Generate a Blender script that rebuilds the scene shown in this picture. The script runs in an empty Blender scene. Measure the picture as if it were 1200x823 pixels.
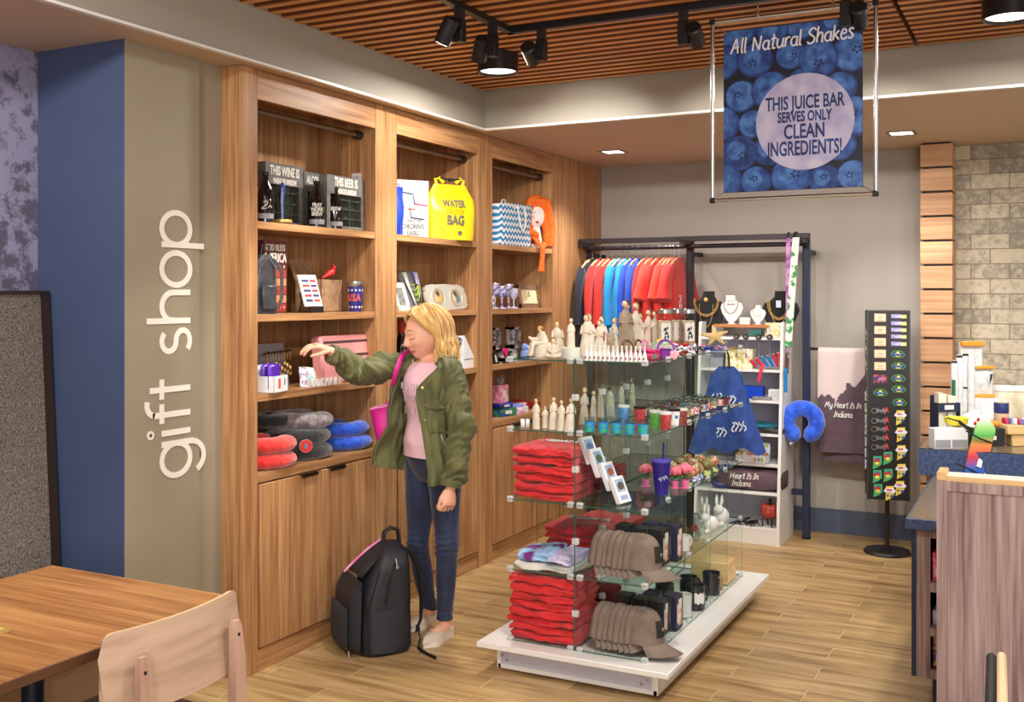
import bpy, bmesh, math, random
from mathutils import Vector, Matrix, Euler, noise
R = math.radians
PI = math.pi
scene = bpy.context.scene
col = scene.collection
random.seed(7)
# camera
CAM_H = 1.68
FPX = 1230.0
YAW = math.atan2(630, 1230)
SY, CY = math.sin(YAW), math.cos(YAW)
cam_d = bpy.data.cameras.new('camera')
cam_d.sensor_width = 36.0
cam_d.lens = 36.0 * FPX / 1200.0
cam_d.shift_y = -(411.5 - 348.0) / 1200.0
cam_d.clip_start = 0.02
cam = bpy.data.objects.new('camera', cam_d)
cam.location = (0, 0, CAM_H)
cam.rotation_euler = (R(90), 0, YAW)
col.objects.link(cam)
scene.camera = cam
# exposure, world, light
scene.view_settings.view_transform = 'Standard'
scene.view_settings.look = 'None'
scene.view_settings.gamma = 1.0
scene.view_settings.use_curve_mapping = False
scene.view_settings.exposure = 0.0
scene.cycles.max_bounces = 10
scene.cycles.diffuse_bounces = 4
scene.cycles.glossy_bounces = 4
scene.cycles.transmission_bounces = 6
scene.cycles.transparent_max_bounces = 48
scene.cycles.caustics_reflective = False
scene.cycles.caustics_refractive = False
scene.cycles.sample_clamp_indirect = 6.0
scene.cycles.use_denoising = True
world = bpy.data.worlds.new('world')
world.use_nodes = True
world.node_tree.nodes['Background'].inputs[0].default_value = (1.0, 0.96, 0.93, 1)
world.node_tree.nodes['Background'].inputs[1].default_value = 0.82
scene.world = world
def lamp(name, kind, loc, energy, color=(1, .9, .78), size=.2, size_y=None, aim=None, angle=None, blend=.5):
 d = bpy.data.lights.new(name, kind)
 d.energy = energy
 d.color = color
 if kind == 'AREA':
  d.size = size
  if size_y:
   d.shape = 'RECTANGLE'
   d.size_y = size_y
 else:
  d.shadow_soft_size = size
 if kind == 'SPOT':
  d.spot_size = R(angle or 40)
  d.spot_blend = blend
 o = bpy.data.objects.new(name, d)
 o.location = loc
 if aim is not None:
  o.rotation_euler = (Vector(aim) - Vector(loc)).to_track_quat('-Z', 'Y').to_euler()
 col.objects.link(o)
 return o
# unseen area lights added as soft fill, behind and above the camera
lamp('front_fill_light', 'AREA', (2.4, -3.4, 2.2), 210, (1, .96, .92), 3.5, 2.2, aim=(-1.8, 4.5, 1.0))
lamp('overhead_fill_light', 'AREA', (-0.8, 0.6, 2.92), 45, (1, .95, .89), 2.6, 2.0, aim=(-0.8, 0.6, 0))
# helpers
def ray(u, v):
 a = (u - 600.0) / FPX
 return Vector((a * CY - SY, a * SY + CY, (348.0 - v) / FPX))
def at(u, v, x=None, y=None, z=None):
 """world point seen at (u, v) of the 1200x823 frame on the plane x=, y= or z="""
 r = ray(u, v)
 if x is not None: t = x / r.x
 elif y is not None: t = y / r.y
 else: t = (z - CAM_H) / r.z
 return Vector((0, 0, CAM_H)) + r * t
def yat(u, x): return at(u, 348, x=x).y
def xat(u, y): return at(u, 348, y=y).x
def lin(c):
 c = c / 255.0
 return c / 12.92 if c <= .04045 else ((c + .055) / 1.055) ** 2.4
def rgb(c): return (lin(c[0]), lin(c[1]), lin(c[2]), 1.0)
_mats = {}
def M(name, c=(128, 128, 128), rough=.5, metal=0.0, c2=None, scale=20.0, stretch=(1, 1, 1), bump=0.0, bscale=None,
 emit=0.0, coat=0.0, detail=3.0, spec=None, lo=.35, hi=.65, sheen=0.0, trans=0.0, alpha=1.0, per_object=False):
 if name in _mats: return _mats[name]
 m = bpy.data.materials.new(name)
 m.use_nodes = True
 nt = m.node_tree
 b = nt.nodes['Principled BSDF']
 b.inputs['Base Color'].default_value = rgb(c)
 b.inputs['Roughness'].default_value = rough
 b.inputs['Metallic'].default_value = metal
 if coat: b.inputs['Coat Weight'].default_value = coat
 if spec is not None: b.inputs['Specular IOR Level'].default_value = spec
 if sheen:
  b.inputs['Sheen Weight'].default_value = sheen
  b.inputs['Sheen Roughness'].default_value = .5
 if trans: b.inputs['Transmission Weight'].default_value = trans
 if alpha < 1: b.inputs['Alpha'].default_value = alpha
 if emit:
  b.inputs['Emission Color'].default_value = rgb(c)
  b.inputs['Emission Strength'].default_value = emit
 if c2 is not None or bump:
  tc = nt.nodes.new('ShaderNodeTexCoord')
  mp = nt.nodes.new('ShaderNodeMapping')
  mp.inputs['Scale'].default_value = stretch
  nt.links.new(tc.outputs['Object'], mp.inputs['Vector'])
  src = mp.outputs['Vector']
  if per_object:
   oi = nt.nodes.new('ShaderNodeObjectInfo')
   mu = nt.nodes.new('ShaderNodeVectorMath'); mu.operation = 'SCALE'
   cb = nt.nodes.new('ShaderNodeCombineXYZ')
   for k in range(3): nt.links.new(oi.outputs['Random'], cb.inputs[k])
   nt.links.new(cb.outputs[0], mu.inputs[0]); mu.inputs['Scale'].default_value = 37.0
   ad = nt.nodes.new('ShaderNodeVectorMath'); ad.operation = 'ADD'
   nt.links.new(src, ad.inputs[0]); nt.links.new(mu.outputs[0], ad.inputs[1])
   src = ad.outputs[0]
 if c2 is not None:
  n = nt.nodes.new('ShaderNodeTexNoise')
  n.inputs['Scale'].default_value = scale
  n.inputs['Detail'].default_value = detail
  nt.links.new(src, n.inputs['Vector'])
  cr = nt.nodes.new('ShaderNodeValToRGB')
  cr.color_ramp.elements[0].position = lo
  cr.color_ramp.elements[1].position = hi
  cr.color_ramp.elements[0].color = rgb(c)
  cr.color_ramp.elements[1].color = rgb(c2)
  nt.links.new(n.outputs['Fac'], cr.inputs['Fac'])
  nt.links.new(cr.outputs['Color'], b.inputs['Base Color'])
 if bump:
  n2 = nt.nodes.new('ShaderNodeTexNoise')
  n2.inputs['Scale'].default_value = bscale or scale
  n2.inputs['Detail'].default_value = detail
  nt.links.new(src, n2.inputs['Vector'])
  bp = nt.nodes.new('ShaderNodeBump')
  bp.inputs['Strength'].default_value = bump
  bp.inputs['Distance'].default_value = .01
  nt.links.new(n2.outputs['Fac'], bp.inputs['Height'])
  nt.links.new(bp.outputs['Normal'], b.inputs['Normal'])
 _mats[name] = m
 return m
def wood(name, dark, mid, light, axis='z', fine=70.0, rough=.42, along=.035, bump=.06, coat=0.0):
 """straight-grained veneer: fine streaks + broad cathedral bands along one axis"""
 if name in _mats: return _mats[name]
 m = bpy.data.materials.new(name); m.use_nodes = True
 nt = m.node_tree; L = nt.links.new
 b = nt.nodes['Principled BSDF']; b.inputs['Roughness'].default_value = rough; b.inputs['Specular IOR Level'].default_value = .28
 if coat: b.inputs['Coat Weight'].default_value = coat
 tc = nt.nodes.new('ShaderNodeTexCoord')
 oi = nt.nodes.new('ShaderNodeObjectInfo')
 cb = nt.nodes.new('ShaderNodeCombineXYZ')
 for k in range(3): L(oi.outputs['Random'], cb.inputs[k])
 mu = nt.nodes.new('ShaderNodeVectorMath'); mu.operation = 'SCALE'; mu.inputs['Scale'].default_value = 29.0
 L(cb.outputs[0], mu.inputs[0])
 ad = nt.nodes.new('ShaderNodeVectorMath'); ad.operation = 'ADD'
 L(tc.outputs['Object'], ad.inputs[0]); L(mu.outputs[0], ad.inputs[1])
 def streak(sc, al, det, dist):
  mp = nt.nodes.new('ShaderNodeMapping')
  s = [1, 1, 1]; s['xyz'.index(axis)] = al
  mp.inputs['Scale'].default_value = s
  L(ad.outputs[0], mp.inputs['Vector'])
  n = nt.nodes.new('ShaderNodeTexNoise')
  n.inputs['Scale'].default_value = sc; n.inputs['Detail'].default_value = det
  n.inputs['Distortion'].default_value = dist
  L(mp.outputs['Vector'], n.inputs['Vector'])
  return n
 n1 = streak(fine, along, 4, .1)
 n2 = streak(fine * .22, along * 1.6, 2, .6)
 mix = nt.nodes.new('ShaderNodeMath'); mix.operation = 'ADD'
 h1 = nt.nodes.new('ShaderNodeMath'); h1.operation = 'MULTIPLY'; h1.inputs[1].default_value = .55
 h2 = nt.nodes.new('ShaderNodeMath'); h2.operation = 'MULTIPLY'; h2.inputs[1].default_value = .45
 L(n1.outputs['Fac'], h1.inputs[0]); L(n2.outputs['Fac'], h2.inputs[0])
 L(h1.outputs[0], mix.inputs[0]); L(h2.outputs[0], mix.inputs[1])
 cr = nt.nodes.new('ShaderNodeValToRGB')
 e = cr.color_ramp.elements
 e[0].position = .36; e[0].color = rgb(dark)
 e[1].position = .64; e[1].color = rgb(light)
 k = e.new(.5); k.color = rgb(mid)
 L(mix.outputs[0], cr.inputs['Fac'])
 L(cr.outputs['Color'], b.inputs['Base Color'])
 bp = nt.nodes.new('ShaderNodeBump'); bp.inputs['Strength'].default_value = bump; bp.inputs['Distance'].default_value = .004
 L(n1.outputs['Fac'], bp.inputs['Height']); L(bp.outputs['Normal'], b.inputs['Normal'])
 _mats[name] = m
 return m
def glass_mat(name, tint=(235, 248, 243), refl=1.0, rough=0.0):
 """thin clear sheet: see-through with a Fresnel reflection"""
 if name in _mats: return _mats[name]
 m = bpy.data.materials.new(name); m.use_nodes = True
 nt = m.node_tree; L = nt.links.new
 for n in list(nt.nodes):
  if n.type != 'OUTPUT_MATERIAL': nt.nodes.remove(n)
 out = nt.nodes[0]
 t = nt.nodes.new('ShaderNodeBsdfTransparent'); t.inputs[0].default_value = rgb(tint)
 g = nt.nodes.new('ShaderNodeBsdfGlossy'); g.inputs['Roughness'].default_value = rough
 fr = nt.nodes.new('ShaderNodeFresnel'); fr.inputs['IOR'].default_value = 1.45
 ge = nt.nodes.new('ShaderNodeNewGeometry')
 iv = nt.nodes.new('ShaderNodeMath'); iv.operation = 'SUBTRACT'; iv.inputs[0].default_value = refl
 sc = nt.nodes.new('ShaderNodeMath'); sc.operation = 'MULTIPLY'; sc.inputs[1].default_value = refl
 L(ge.outputs['Backfacing'], sc.inputs[0]); L(sc.outputs[0], iv.inputs[1])
 mu = nt.nodes.new('ShaderNodeMath'); mu.operation = 'MULTIPLY'; L(iv.outputs[0], mu.inputs[1])
 mx = nt.nodes.new('ShaderNodeMixShader')
 L(fr.outputs[0], mu.inputs[0]); L(mu.outputs[0], mx.inputs[0])
 L(t.outputs[0], mx.inputs[1]); L(g.outputs[0], mx.inputs[2]); L(mx.outputs[0], out.inputs[0])
 _mats[name] = m
 return m
class MB:
 """collects shapes into one mesh"""
 def __init__(s):
  s.bm = bmesh.new(); s.mi = 0; s.X = Matrix.Identity(4)
 def m(s, i): s.mi = i; return s
 def xf(s, mat=None): s.X = mat if mat is not None else Matrix.Identity(4); return s
 def raw(s, vs, fs, mi=None):
  bv = [s.bm.verts.new(s.X @ Vector(v)) for v in vs]
  out = []
  for f in fs:
   try:
    bf = s.bm.faces.new([bv[i] for i in f]); bf.material_index = s.mi if mi is None else mi; out.append(bf)
   except ValueError: pass
  return bv, out
 def box(s, c, d, rz=0.0, bev=0.0, rot=None, seg=1):
  x, y, z = d[0] / 2, d[1] / 2, d[2] / 2
  mt = Matrix.Translation(c) @ (Euler(rot).to_matrix().to_4x4() if rot else Matrix.Rotation(rz, 4, 'Z'))
  vs = [mt @ Vector((i * x, j * y, k * z)) for i in (-1, 1) for j in (-1, 1) for k in (-1, 1)]
  bv, bf = s.raw(vs, [(0, 1, 3, 2), (4, 6, 7, 5), (0, 4, 5, 1), (2, 3, 7, 6), (0, 2, 6, 4), (1, 5, 7, 3)])
  if bev > 0:
   ed = list({e for f in bf for e in f.edges})
   r = bmesh.ops.bevel(s.bm, geom=ed, offset=min(bev, min(d) * .45), segments=seg, affect='EDGES', profile=.5, clamp_overlap=True)
   for f in r['faces']: f.material_index = s.mi
  return s
 def span(s, a, b, bev=0.0):
  return s.box([(a[i] + b[i]) / 2 for i in range(3)], [abs(b[i] - a[i]) for i in range(3)], bev=bev)
 def rings(s, rs, cap0=True, cap1=True, closed=False):
  n = len(rs[0]); vs = [p for r in rs for p in r]; fs = []
  K = len(rs)
  for k in range(K if closed else K - 1):
   a, b = k * n, ((k + 1) % K) * n
   for i in range(n):
    j = (i + 1) % n
    fs.append((a + i, a + j, b + j, b + i))
  if not closed:
   if cap0: fs.append(tuple(range(n - 1, -1, -1)))
   if cap1: fs.append(tuple(range((K - 1) * n, K * n)))
  s.raw(vs, fs)
  return s
 def cyl(s, p0, p1, r0, r1=None, n=16, cap=True):
  r1 = r0 if r1 is None else r1
  p0, p1 = Vector(p0), Vector(p1)
  q = (p1 - p0).to_track_quat('Z', 'Y').to_matrix()
  rs = []
  for p, r in ((p0, r0), (p1, r1)):
   rs.append([p + q @ Vector((r * math.cos(2 * PI * i / n), r * math.sin(2 * PI * i / n), 0)) for i in range(n)])
  return s.rings(rs, cap, cap)
 def lathe(s, prof, c=(0, 0, 0), n=20, sx=1.0, sy=1.0, rot=None):
  mt = Matrix.Translation(c) @ (Euler(rot).to_matrix().to_4x4() if rot else Matrix.Identity(4))
  rs = [[mt @ Vector((max(r, 1e-4) * sx * math.cos(2 * PI * i / n), max(r, 1e-4) * sy * math.sin(2 * PI * i / n), z)) for i in range(n)] for r, z in prof]
  return s.rings(rs)
 def ell(s, c, r, n=12, rot=None, m=None):
  m = m or max(5, n // 2 + 1)
  prof = [(math.sin(PI * k / m), -math.cos(PI * k / m)) for k in range(m + 1)]
  mt = Matrix.Translation(c) @ (Euler(rot).to_matrix().to_4x4() if rot else Matrix.Identity(4))
  rs = [[mt @ Vector((max(a, 1e-3) * r[0] * math.cos(2 * PI * i / n), max(a, 1e-3) * r[1] * math.sin(2 * PI * i / n), z * r[2])) for i in range(n)] for a, z in prof]
  return s.rings(rs)
 def tube(s, pts, r, n=8, closed=False, flat=1.0, up=None):
  pts = [Vector(p) for p in pts]; K = len(pts)
  rr = r if isinstance(r, (list, tuple)) else [r] * K
  rs = []; prev = None
  for k in range(K):
   a = pts[(k - 1) % K] if (closed or k > 0) else pts[0]
   b = pts[(k + 1) % K] if (closed or k < K - 1) else pts[-1]
   t = (b - a).normalized()
   if prev is None:
    ref = Vector(up) if up else (Vector((0, 0, 1)) if abs(t.z) < .9 else Vector((1, 0, 0)))
   else: ref = prev
   nx = ref - t * ref.dot(t)
   if nx.length < 1e-6: nx = t.orthogonal()
   nx.normalize(); ny = t.cross(nx); prev = nx
   rs.append([pts[k] + nx * (rr[k] * math.cos(2 * PI * i / n)) + ny * (rr[k] * flat * math.sin(2 * PI * i / n)) for i in range(n)])
  return s.rings(rs, closed=closed)
 def prism(s, poly, h, mt=None):
  """2-D outline (x, y) extruded 0..h along z, then moved by mt"""
  mt = mt if mt is not None else Matrix.Identity(4)
  n = len(poly)
  vs = [mt @ Vector((p[0], p[1], 0)) for p in poly] + [mt @ Vector((p[0], p[1], h)) for p in poly]
  fs = [tuple(range(n - 1, -1, -1)), tuple(range(n, 2 * n))] + [(i, (i + 1) % n, n + (i + 1) % n, n + i) for i in range(n)]
  s.raw(vs, fs)
  return s
 def sheet(s, fn, nu, nv, th=0.0, wrapu=False):
  """grid fn(u, v) for u, v in 0..1, given a thickness along its normals"""
  P = [[Vector(fn(i / nu, j / nv)) for j in range(nv + 1)] for i in range(nu + (0 if wrapu else 1))]
  NU = len(P)
  idx = lambda i, j: (i % NU) * (nv + 1) + j
  fs = []
  for i in range(nu):
   for j in range(nv): fs.append((idx(i, j), idx(i + 1, j), idx(i + 1, j + 1), idx(i, j + 1)))
  vs = [p for r in P for p in r]
  if th <= 0:
   s.raw(vs, fs); return s
  N = []
  for i in range(NU):
   for j in range(nv + 1):
    a = P[(i + 1) % NU][j] - P[i - 1][j] if (wrapu or 0 < i < NU - 1) else (P[1][j] - P[0][j] if i == 0 else P[i][j] - P[i - 1][j])
    b = P[i][min(j + 1, nv)] - P[i][max(j - 1, 0)]
    q = a.cross(b)
    N.append(q.normalized() if q.length > 1e-12 else Vector((0, 0, 1)))
  o = len(vs)
  vs2 = [v - N[k] * th for k, v in enumerate(vs)]
  fs2 = [tuple(o + i for i in reversed(f)) for f in fs]
  rim = []
  if not wrapu:
   for j in range(nv):
    rim.append((idx(0, j), idx(0, j + 1), o + idx(0, j + 1), o + idx(0, j)))
    rim.append((idx(NU - 1, j + 1), idx(NU - 1, j), o + idx(NU - 1, j), o + idx(NU - 1, j + 1)))
  for i in range(nu):
   rim.append((idx(i + 1, 0), idx(i, 0), o + idx(i, 0), o + idx(i + 1, 0)))
   rim.append((idx(i, nv), idx(i + 1, nv), o + idx(i + 1, nv), o + idx(i, nv)))
  s.raw(vs + vs2, fs + fs2 + rim)
  return s
 def text(s, body, size, mt, sx=1.0, shear=0.0, ext=.0008, align='CENTER', bold=0.0, space=1.0, line=1.0):
  c = bpy.data.curves.new('txt', 'FONT')
  c.body = body; c.size = size; c.align_x = align; c.align_y = 'CENTER'
  c.extrude = ext; c.shear = shear; c.offset = bold; c.space_character = space; c.space_line = line
  c.resolution_u = 3
  o = bpy.data.objects.new('txt', c)
  me = o.to_mesh()
  vs = [mt @ Vector((v.co.x * sx, v.co.y, v.co.z)) for v in me.vertices]
  fs = [tuple(p.vertices) for p in me.polygons]
  s.raw(vs, fs)
  o.to_mesh_clear()
  bpy.data.objects.remove(o); bpy.data.curves.remove(c)
  return s
 def ribbon(s, pts, w, mt, ext=.003, closed=False):
  """flat stroke of width w along 2-D points, extruded ext, placed by mt"""
  P = [Vector((p[0], p[1], 0)) for p in pts]; K = len(P); A = []; B = []
  for k in range(K):
   a = P[(k - 1) % K] if (closed or k > 0) else P[k]
   c = P[(k + 1) % K] if (closed or k < K - 1) else P[k]
   t = c - a
   if t.length < 1e-9: t = Vector((1, 0, 0))
   t.normalize(); n = Vector((-t.y, t.x, 0)) * (w / 2)
   A.append(P[k] + n); B.append(P[k] - n)
  rs = []
  e = Vector((0, 0, ext))
  for k in range(K): rs.append([mt @ A[k], mt @ B[k], mt @ (B[k] + e), mt @ (A[k] + e)])
  return s.rings(rs, closed=closed)
 def add_mesh(s, me, mt=None):
  mt = mt if mt is not None else Matrix.Identity(4)
  s.raw([mt @ v.co for v in me.vertices], [tuple(p.vertices) for p in me.polygons])
  return s
 def mesh(s, name, mats, smooth=40, recalc=True):
  if recalc: bmesh.ops.recalc_face_normals(s.bm, faces=s.bm.faces)
  me = bpy.data.meshes.new(name)
  s.bm.to_mesh(me); s.bm.free()
  for k in (mats if isinstance(mats, (list, tuple)) else [mats]): me.materials.append(k)
  if smooth:
   me.polygons.foreach_set('use_smooth', [True] * len(me.polygons))
   me.set_sharp_from_angle(angle=R(smooth))
  return me
 def build(s, name, mats, parent=None, smooth=40, loc=None, rz=None, recalc=True):
  o = bpy.data.objects.new(name, s.mesh(name, mats, smooth, recalc))
  col.objects.link(o)
  if parent is not None: o.parent = parent
  if loc is not None: o.location = loc
  if rz is not None: o.rotation_euler = (0, 0, rz)
  return o
def tag(o, label, cat, group=None):
 o['label'] = label; o['category'] = cat
 if group: o['group'] = group
 return o
def thing(name, label, cat, loc=(0, 0, 0), rz=0.0, group=None, rot=None):
 o = bpy.data.objects.new(name, None)
 o.empty_display_size = .05
 col.objects.link(o)
 o.location = loc
 o.rotation_euler = rot if rot else (0, 0, rz)
 return tag(o, label, cat, group)
def struct(o):
 o['kind'] = 'structure'
 return o
def dup(root, loc=None, rz=None, label=None, group=None, rot=None, scale=None):
 r = root.copy(); col.objects.link(r)
 if loc is not None: r.location = loc
 if rz is not None: r.rotation_euler = (0, 0, rz)
 if rot is not None: r.rotation_euler = rot
 if scale is not None: r.scale = scale if isinstance(scale, (tuple, list)) else (scale,) * 3
 if label: r['label'] = label
 if group: r['group'] = group
 for ch in list(root.children):
  c = ch.copy(); col.objects.link(c); c.parent = r
  for g in list(ch.children):
   d = g.copy(); col.objects.link(d); d.parent = c
 return r
def recolor(root, mp):
 """give a copied thing its own meshes with some materials swapped (old -> new)"""
 for o in [root] + list(root.children) + [g for c in root.children for g in c.children]:
  if o.type == 'MESH' and any(k in mp for k in o.data.materials):
   o.data = o.data.copy()
   for i, k in enumerate(o.data.materials):
    if k in mp: o.data.materials[i] = mp[k]
def frame(origin, xdir, ydir):
 """matrix whose local x, y run along xdir, ydir at origin"""
 x = Vector(xdir).normalized(); y = Vector(ydir); y = (y - x * y.dot(x)).normalized(); z = x.cross(y)
 m = Matrix((x, y, z)).transposed().to_4x4()
 m.translation = Vector(origin)
 return m
def T(*a): return Matrix.Translation(a)
def RX(a): return Matrix.Rotation(a, 4, 'X')
def RY(a): return Matrix.Rotation(a, 4, 'Y')
def RZ(a): return Matrix.Rotation(a, 4, 'Z')
def ns(p, sc=1.0, seed=0.0): return noise.noise(Vector(p) * sc + Vector((seed, seed * 1.7, seed * .3)))
def arc(cx, cy, rx, ry, a0, a1, n=12):
 return [(cx + rx * math.cos(R(a0 + (a1 - a0) * k / n)), cy + ry * math.sin(R(a0 + (a1 - a0) * k / n))) for k in range(n + 1)]
# single-stroke letters (x-height 1, ascender 1.55, descender -.55): [advance, strokes]
def _strokes():
 o = arc(.42, .5, .42, .5, 0, 360, 24)
 S = {}
 S['o'] = (1.05, [o])
 S['p'] = (1.12, [o, [(0, 1), (0, -.5)]])
 S['g'] = (1.05, [o, [(.84, 1), (.84, .05)] + arc(.42, .0, .42, .5, 0, -150, 12)])
 S['h'] = (.98, [[(.05, 1.5), (.05, 0)], [(.05, .45)] + arc(.42, .62, .37, .38, 160, 0, 10) + [(.79, 0)]])
 S['n'] = (.98, [[(.05, 1), (.05, 0)], [(.05, .45)] + arc(.42, .62, .37, .38, 160, 0, 10) + [(.79, 0)]])
 S['i'] = (.34, [[(.08, 1), (.08, 0)], arc(.08, 1.38, .04, .04, 0, 360, 8)])
 S['f'] = (.62, [arc(.5, 1.2, .28, .3, 70, 180, 8) + [(.22, 0)], [(0, 1), (.5, 1)]])
 S['t'] = (.62, [[(.25, 1.4), (.25, 0)], [(0, 1), (.52, 1)]])
 S['s'] = (.8, [arc(.32, .75, .26, .25, 40, 270, 10) + arc(.32, .26, .28, .25, 80, -140, 10)])
 S[' '] = (.55, [])
 return S
GEO = _strokes()
# loose handwriting
HW = {
'A': (1.0, [[(0, 0), (.25, .8), (.45, 1.5), (.6, .8), (.75, 0)], [(.1, .55), (.8, .62)]]),
'l': (.34, [[(.1, 1.55), (.1, .4), (.16, 0), (.28, .05)]]),
'N': (1.1, [[(.1, 0), (.12, 1.4)], [(.12, 1.4), (.75, .05)], [(.75, .05), (.85, 1.5)]]),
'a': (.82, [arc(.34, .45, .3, .45, 60, 400, 16), [(.62, .95), (.6, .25), (.7, 0), (.8, .1)]]),
't': (.62, [[(.25, 1.45), (.22, .3), (.3, 0), (.5, .1)], [(0, .98), (.52, 1.05)]]),
'u': (.8, [[(.05, .95), (.05, .35), (.2, .02), (.45, .1), (.6, .5), (.62, .95)], [(.62, .95), (.62, .2), (.74, .02)]]),
'r': (.6, [[(.08, .95), (.08, 0)], [(.08, .5), (.25, .9), (.5, .92)]]),
'S': (.9, [[(.8, 1.25), (.55, 1.5), (.2, 1.35), (.15, 1.0), (.45, .75), (.7, .5), (.6, .1), (.25, -.02), (.02, .2)]]),
's': (.62, [[(.5, .85), (.25, .98), (.08, .75), (.3, .5), (.48, .25), (.3, 0), (.02, .08)]]),
'h': (.78, [[(.08, 1.6), (.06, 0)], [(.07, .5), (.3, .95), (.55, .8), (.58, .1), (.7, 0)]]),
'k': (.74, [[(.08, 1.5), (.06, 0)], [(.55, .9), (.1, .4)], [(.2, .5), (.62, 0)]]),
'e': (.72, [[(.1, .5), (.5, .6), (.45, .92), (.2, .92), (.05, .5), (.15, .08), (.4, 0), (.62, .2)]]),
'M': (1.35, [[(.0, 0), (.2, 1.3), (.3, 1.3), (.5, .5), (.8, 1.4), (.9, 1.35), (.98, .2), (1.15, 0)]]),
'y': (.76, [[(.05, .95), (.1, .35), (.3, .1), (.55, .4), (.6, .95)], [(.6, .95), (.55, -.1), (.35, -.55), (.1, -.4), (.7, .15)]]),
'H': (1.2, [[(.15, 1.4), (.05, 0)], [(.9, 1.5), (.8, .3), (.95, 0)], [(.0, .7), (.9, .8)]]),
'I': (.6, [[(.4, 1.4), (.2, .6), (.1, 0)], [(.15, 1.3), (.6, 1.45)], [(-.1, 0), (.3, .05)]]),
'n': (.8, [[(.06, .95), (.06, 0)], [(.06, .5), (.3, .95), (.55, .8), (.58, .1), (.72, .03)]]),
'd': (.85, [arc(.34, .45, .3, .45, 60, 400, 16), [(.68, 1.6), (.62, .25), (.72, 0), (.84, .1)]]),
'i': (.34, [[(.1, .95), (.1, .2), (.2, 0), (.3, .1)], [(.12, 1.3), (.15, 1.36)]]),
' ': (.5, []),
}
def strokes(b, body, table, xh, w, mt, ext=.001, slant=0.0, center=True, space=1.0, rise=0.0):
 """write body in single-stroke letters on the x axis of mt"""
 tot = sum(table[c][0] for c in body) * xh * space
 x = -tot / 2 if center else 0.0
 for c in body:
  adv, ss = table[c]
  for q, st in enumerate(ss):
   pts = [(x + p[0] * xh + slant * p[1] * xh, p[1] * xh + rise * x) for p in st]
   if 2 < len(pts) < 12:
    P4 = [pts[0]] + pts + [pts[-1]]; pts = [tuple(.5 * (2 * b0[i] + (c0[i] - a0[i]) * w4 + (2 * a0[i] - 5 * b0[i] + 4 * c0[i] - d0[i]) * w4 ** 2 + (3 * b0[i] - a0[i] - 3 * c0[i] + d0[i]) * w4 ** 3) for i in (0, 1)) for a0, b0, c0, d0 in zip(P4, P4[1:], P4[2:], P4[3:]) for w4 in (0, .25, .5, .75)] + [pts[-1]]
   closed = len(pts) > 6 and (Vector(pts[0]) - Vector(pts[-1])).length < 1e-6
   b.ribbon(pts[:-1] if closed else pts, w, mt, ext * (1 + .12 * q), closed)
  x += adv * xh * space
 return tot
# room
CABX = -3.15
BACKY = 7.70
CEIL = 2.94
SOF = 2.70
W_WALNUT = wood('walnut veneer', (140, 96, 62), (172, 126, 84), (196, 150, 104), 'z', 80)
W_WALNUT_H = wood('walnut veneer along', (142, 98, 62), (174, 128, 86), (196, 150, 104), 'y', 80)
W_TABLE = wood('table top veneer', (128, 82, 44), (164, 112, 64), (188, 136, 84), 'x', 60, rough=.35)
W_SLAT = wood('ceiling slat wood', (190, 124, 70), (216, 150, 90), (230, 170, 108), 'x', 60, rough=.5)
W_OAK = wood('grey oak veneer', (116, 94, 92), (160, 136, 132), (184, 160, 156), 'z', 110, rough=.5, along=.03, bump=.12)
W_LIGHT = wood('pale beech', (206, 168, 112), (222, 186, 132), (232, 200, 150), 'x', 60)
W_BLOCK = wood('cherry board', (168, 122, 92), (194, 148, 110), (212, 170, 130), 'x', 40, rough=.5)
P_TAUPE = M('taupe wall paint', (146, 135, 114), .6, c2=(151, 140, 119), scale=3)
P_GREY = M('warm grey wall paint', (164, 157, 149), .65, c2=(169, 162, 154), scale=2)
P_BLUE = M('slate blue wall paint', (64, 78, 112), .6, c2=(68, 82, 116), scale=3)
P_FASCIA = M('fascia paint', (160, 153, 140), .6, c2=(164, 157, 144), scale=2)
P_SOFFIT = M('soffit paint', (204, 176, 150), .6, c2=(200, 178, 150), scale=1.5)
P_BASE = M('blue grey baseboard', (78, 88, 108), .5)
C_WHITE = M('white lacquer', (232, 230, 226), .35)
C_TRIMW = M('white metal trim', (236, 234, 228), .3)
C_BLACK = M('black metal', (26, 25, 26), .4)
C_BLACKM = M('matt black', (18, 18, 19), .65)
C_STEEL = M('brushed steel', (190, 190, 190), .28, 1.0)
C_CHROME = M('chrome', (215, 215, 218), .12, 1.0)
C_GOLD = M('gold metal', (236, 198, 116), .3, .65)
C_BRONZE = M('dark bronze', (70, 58, 48), .35, .8)
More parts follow.
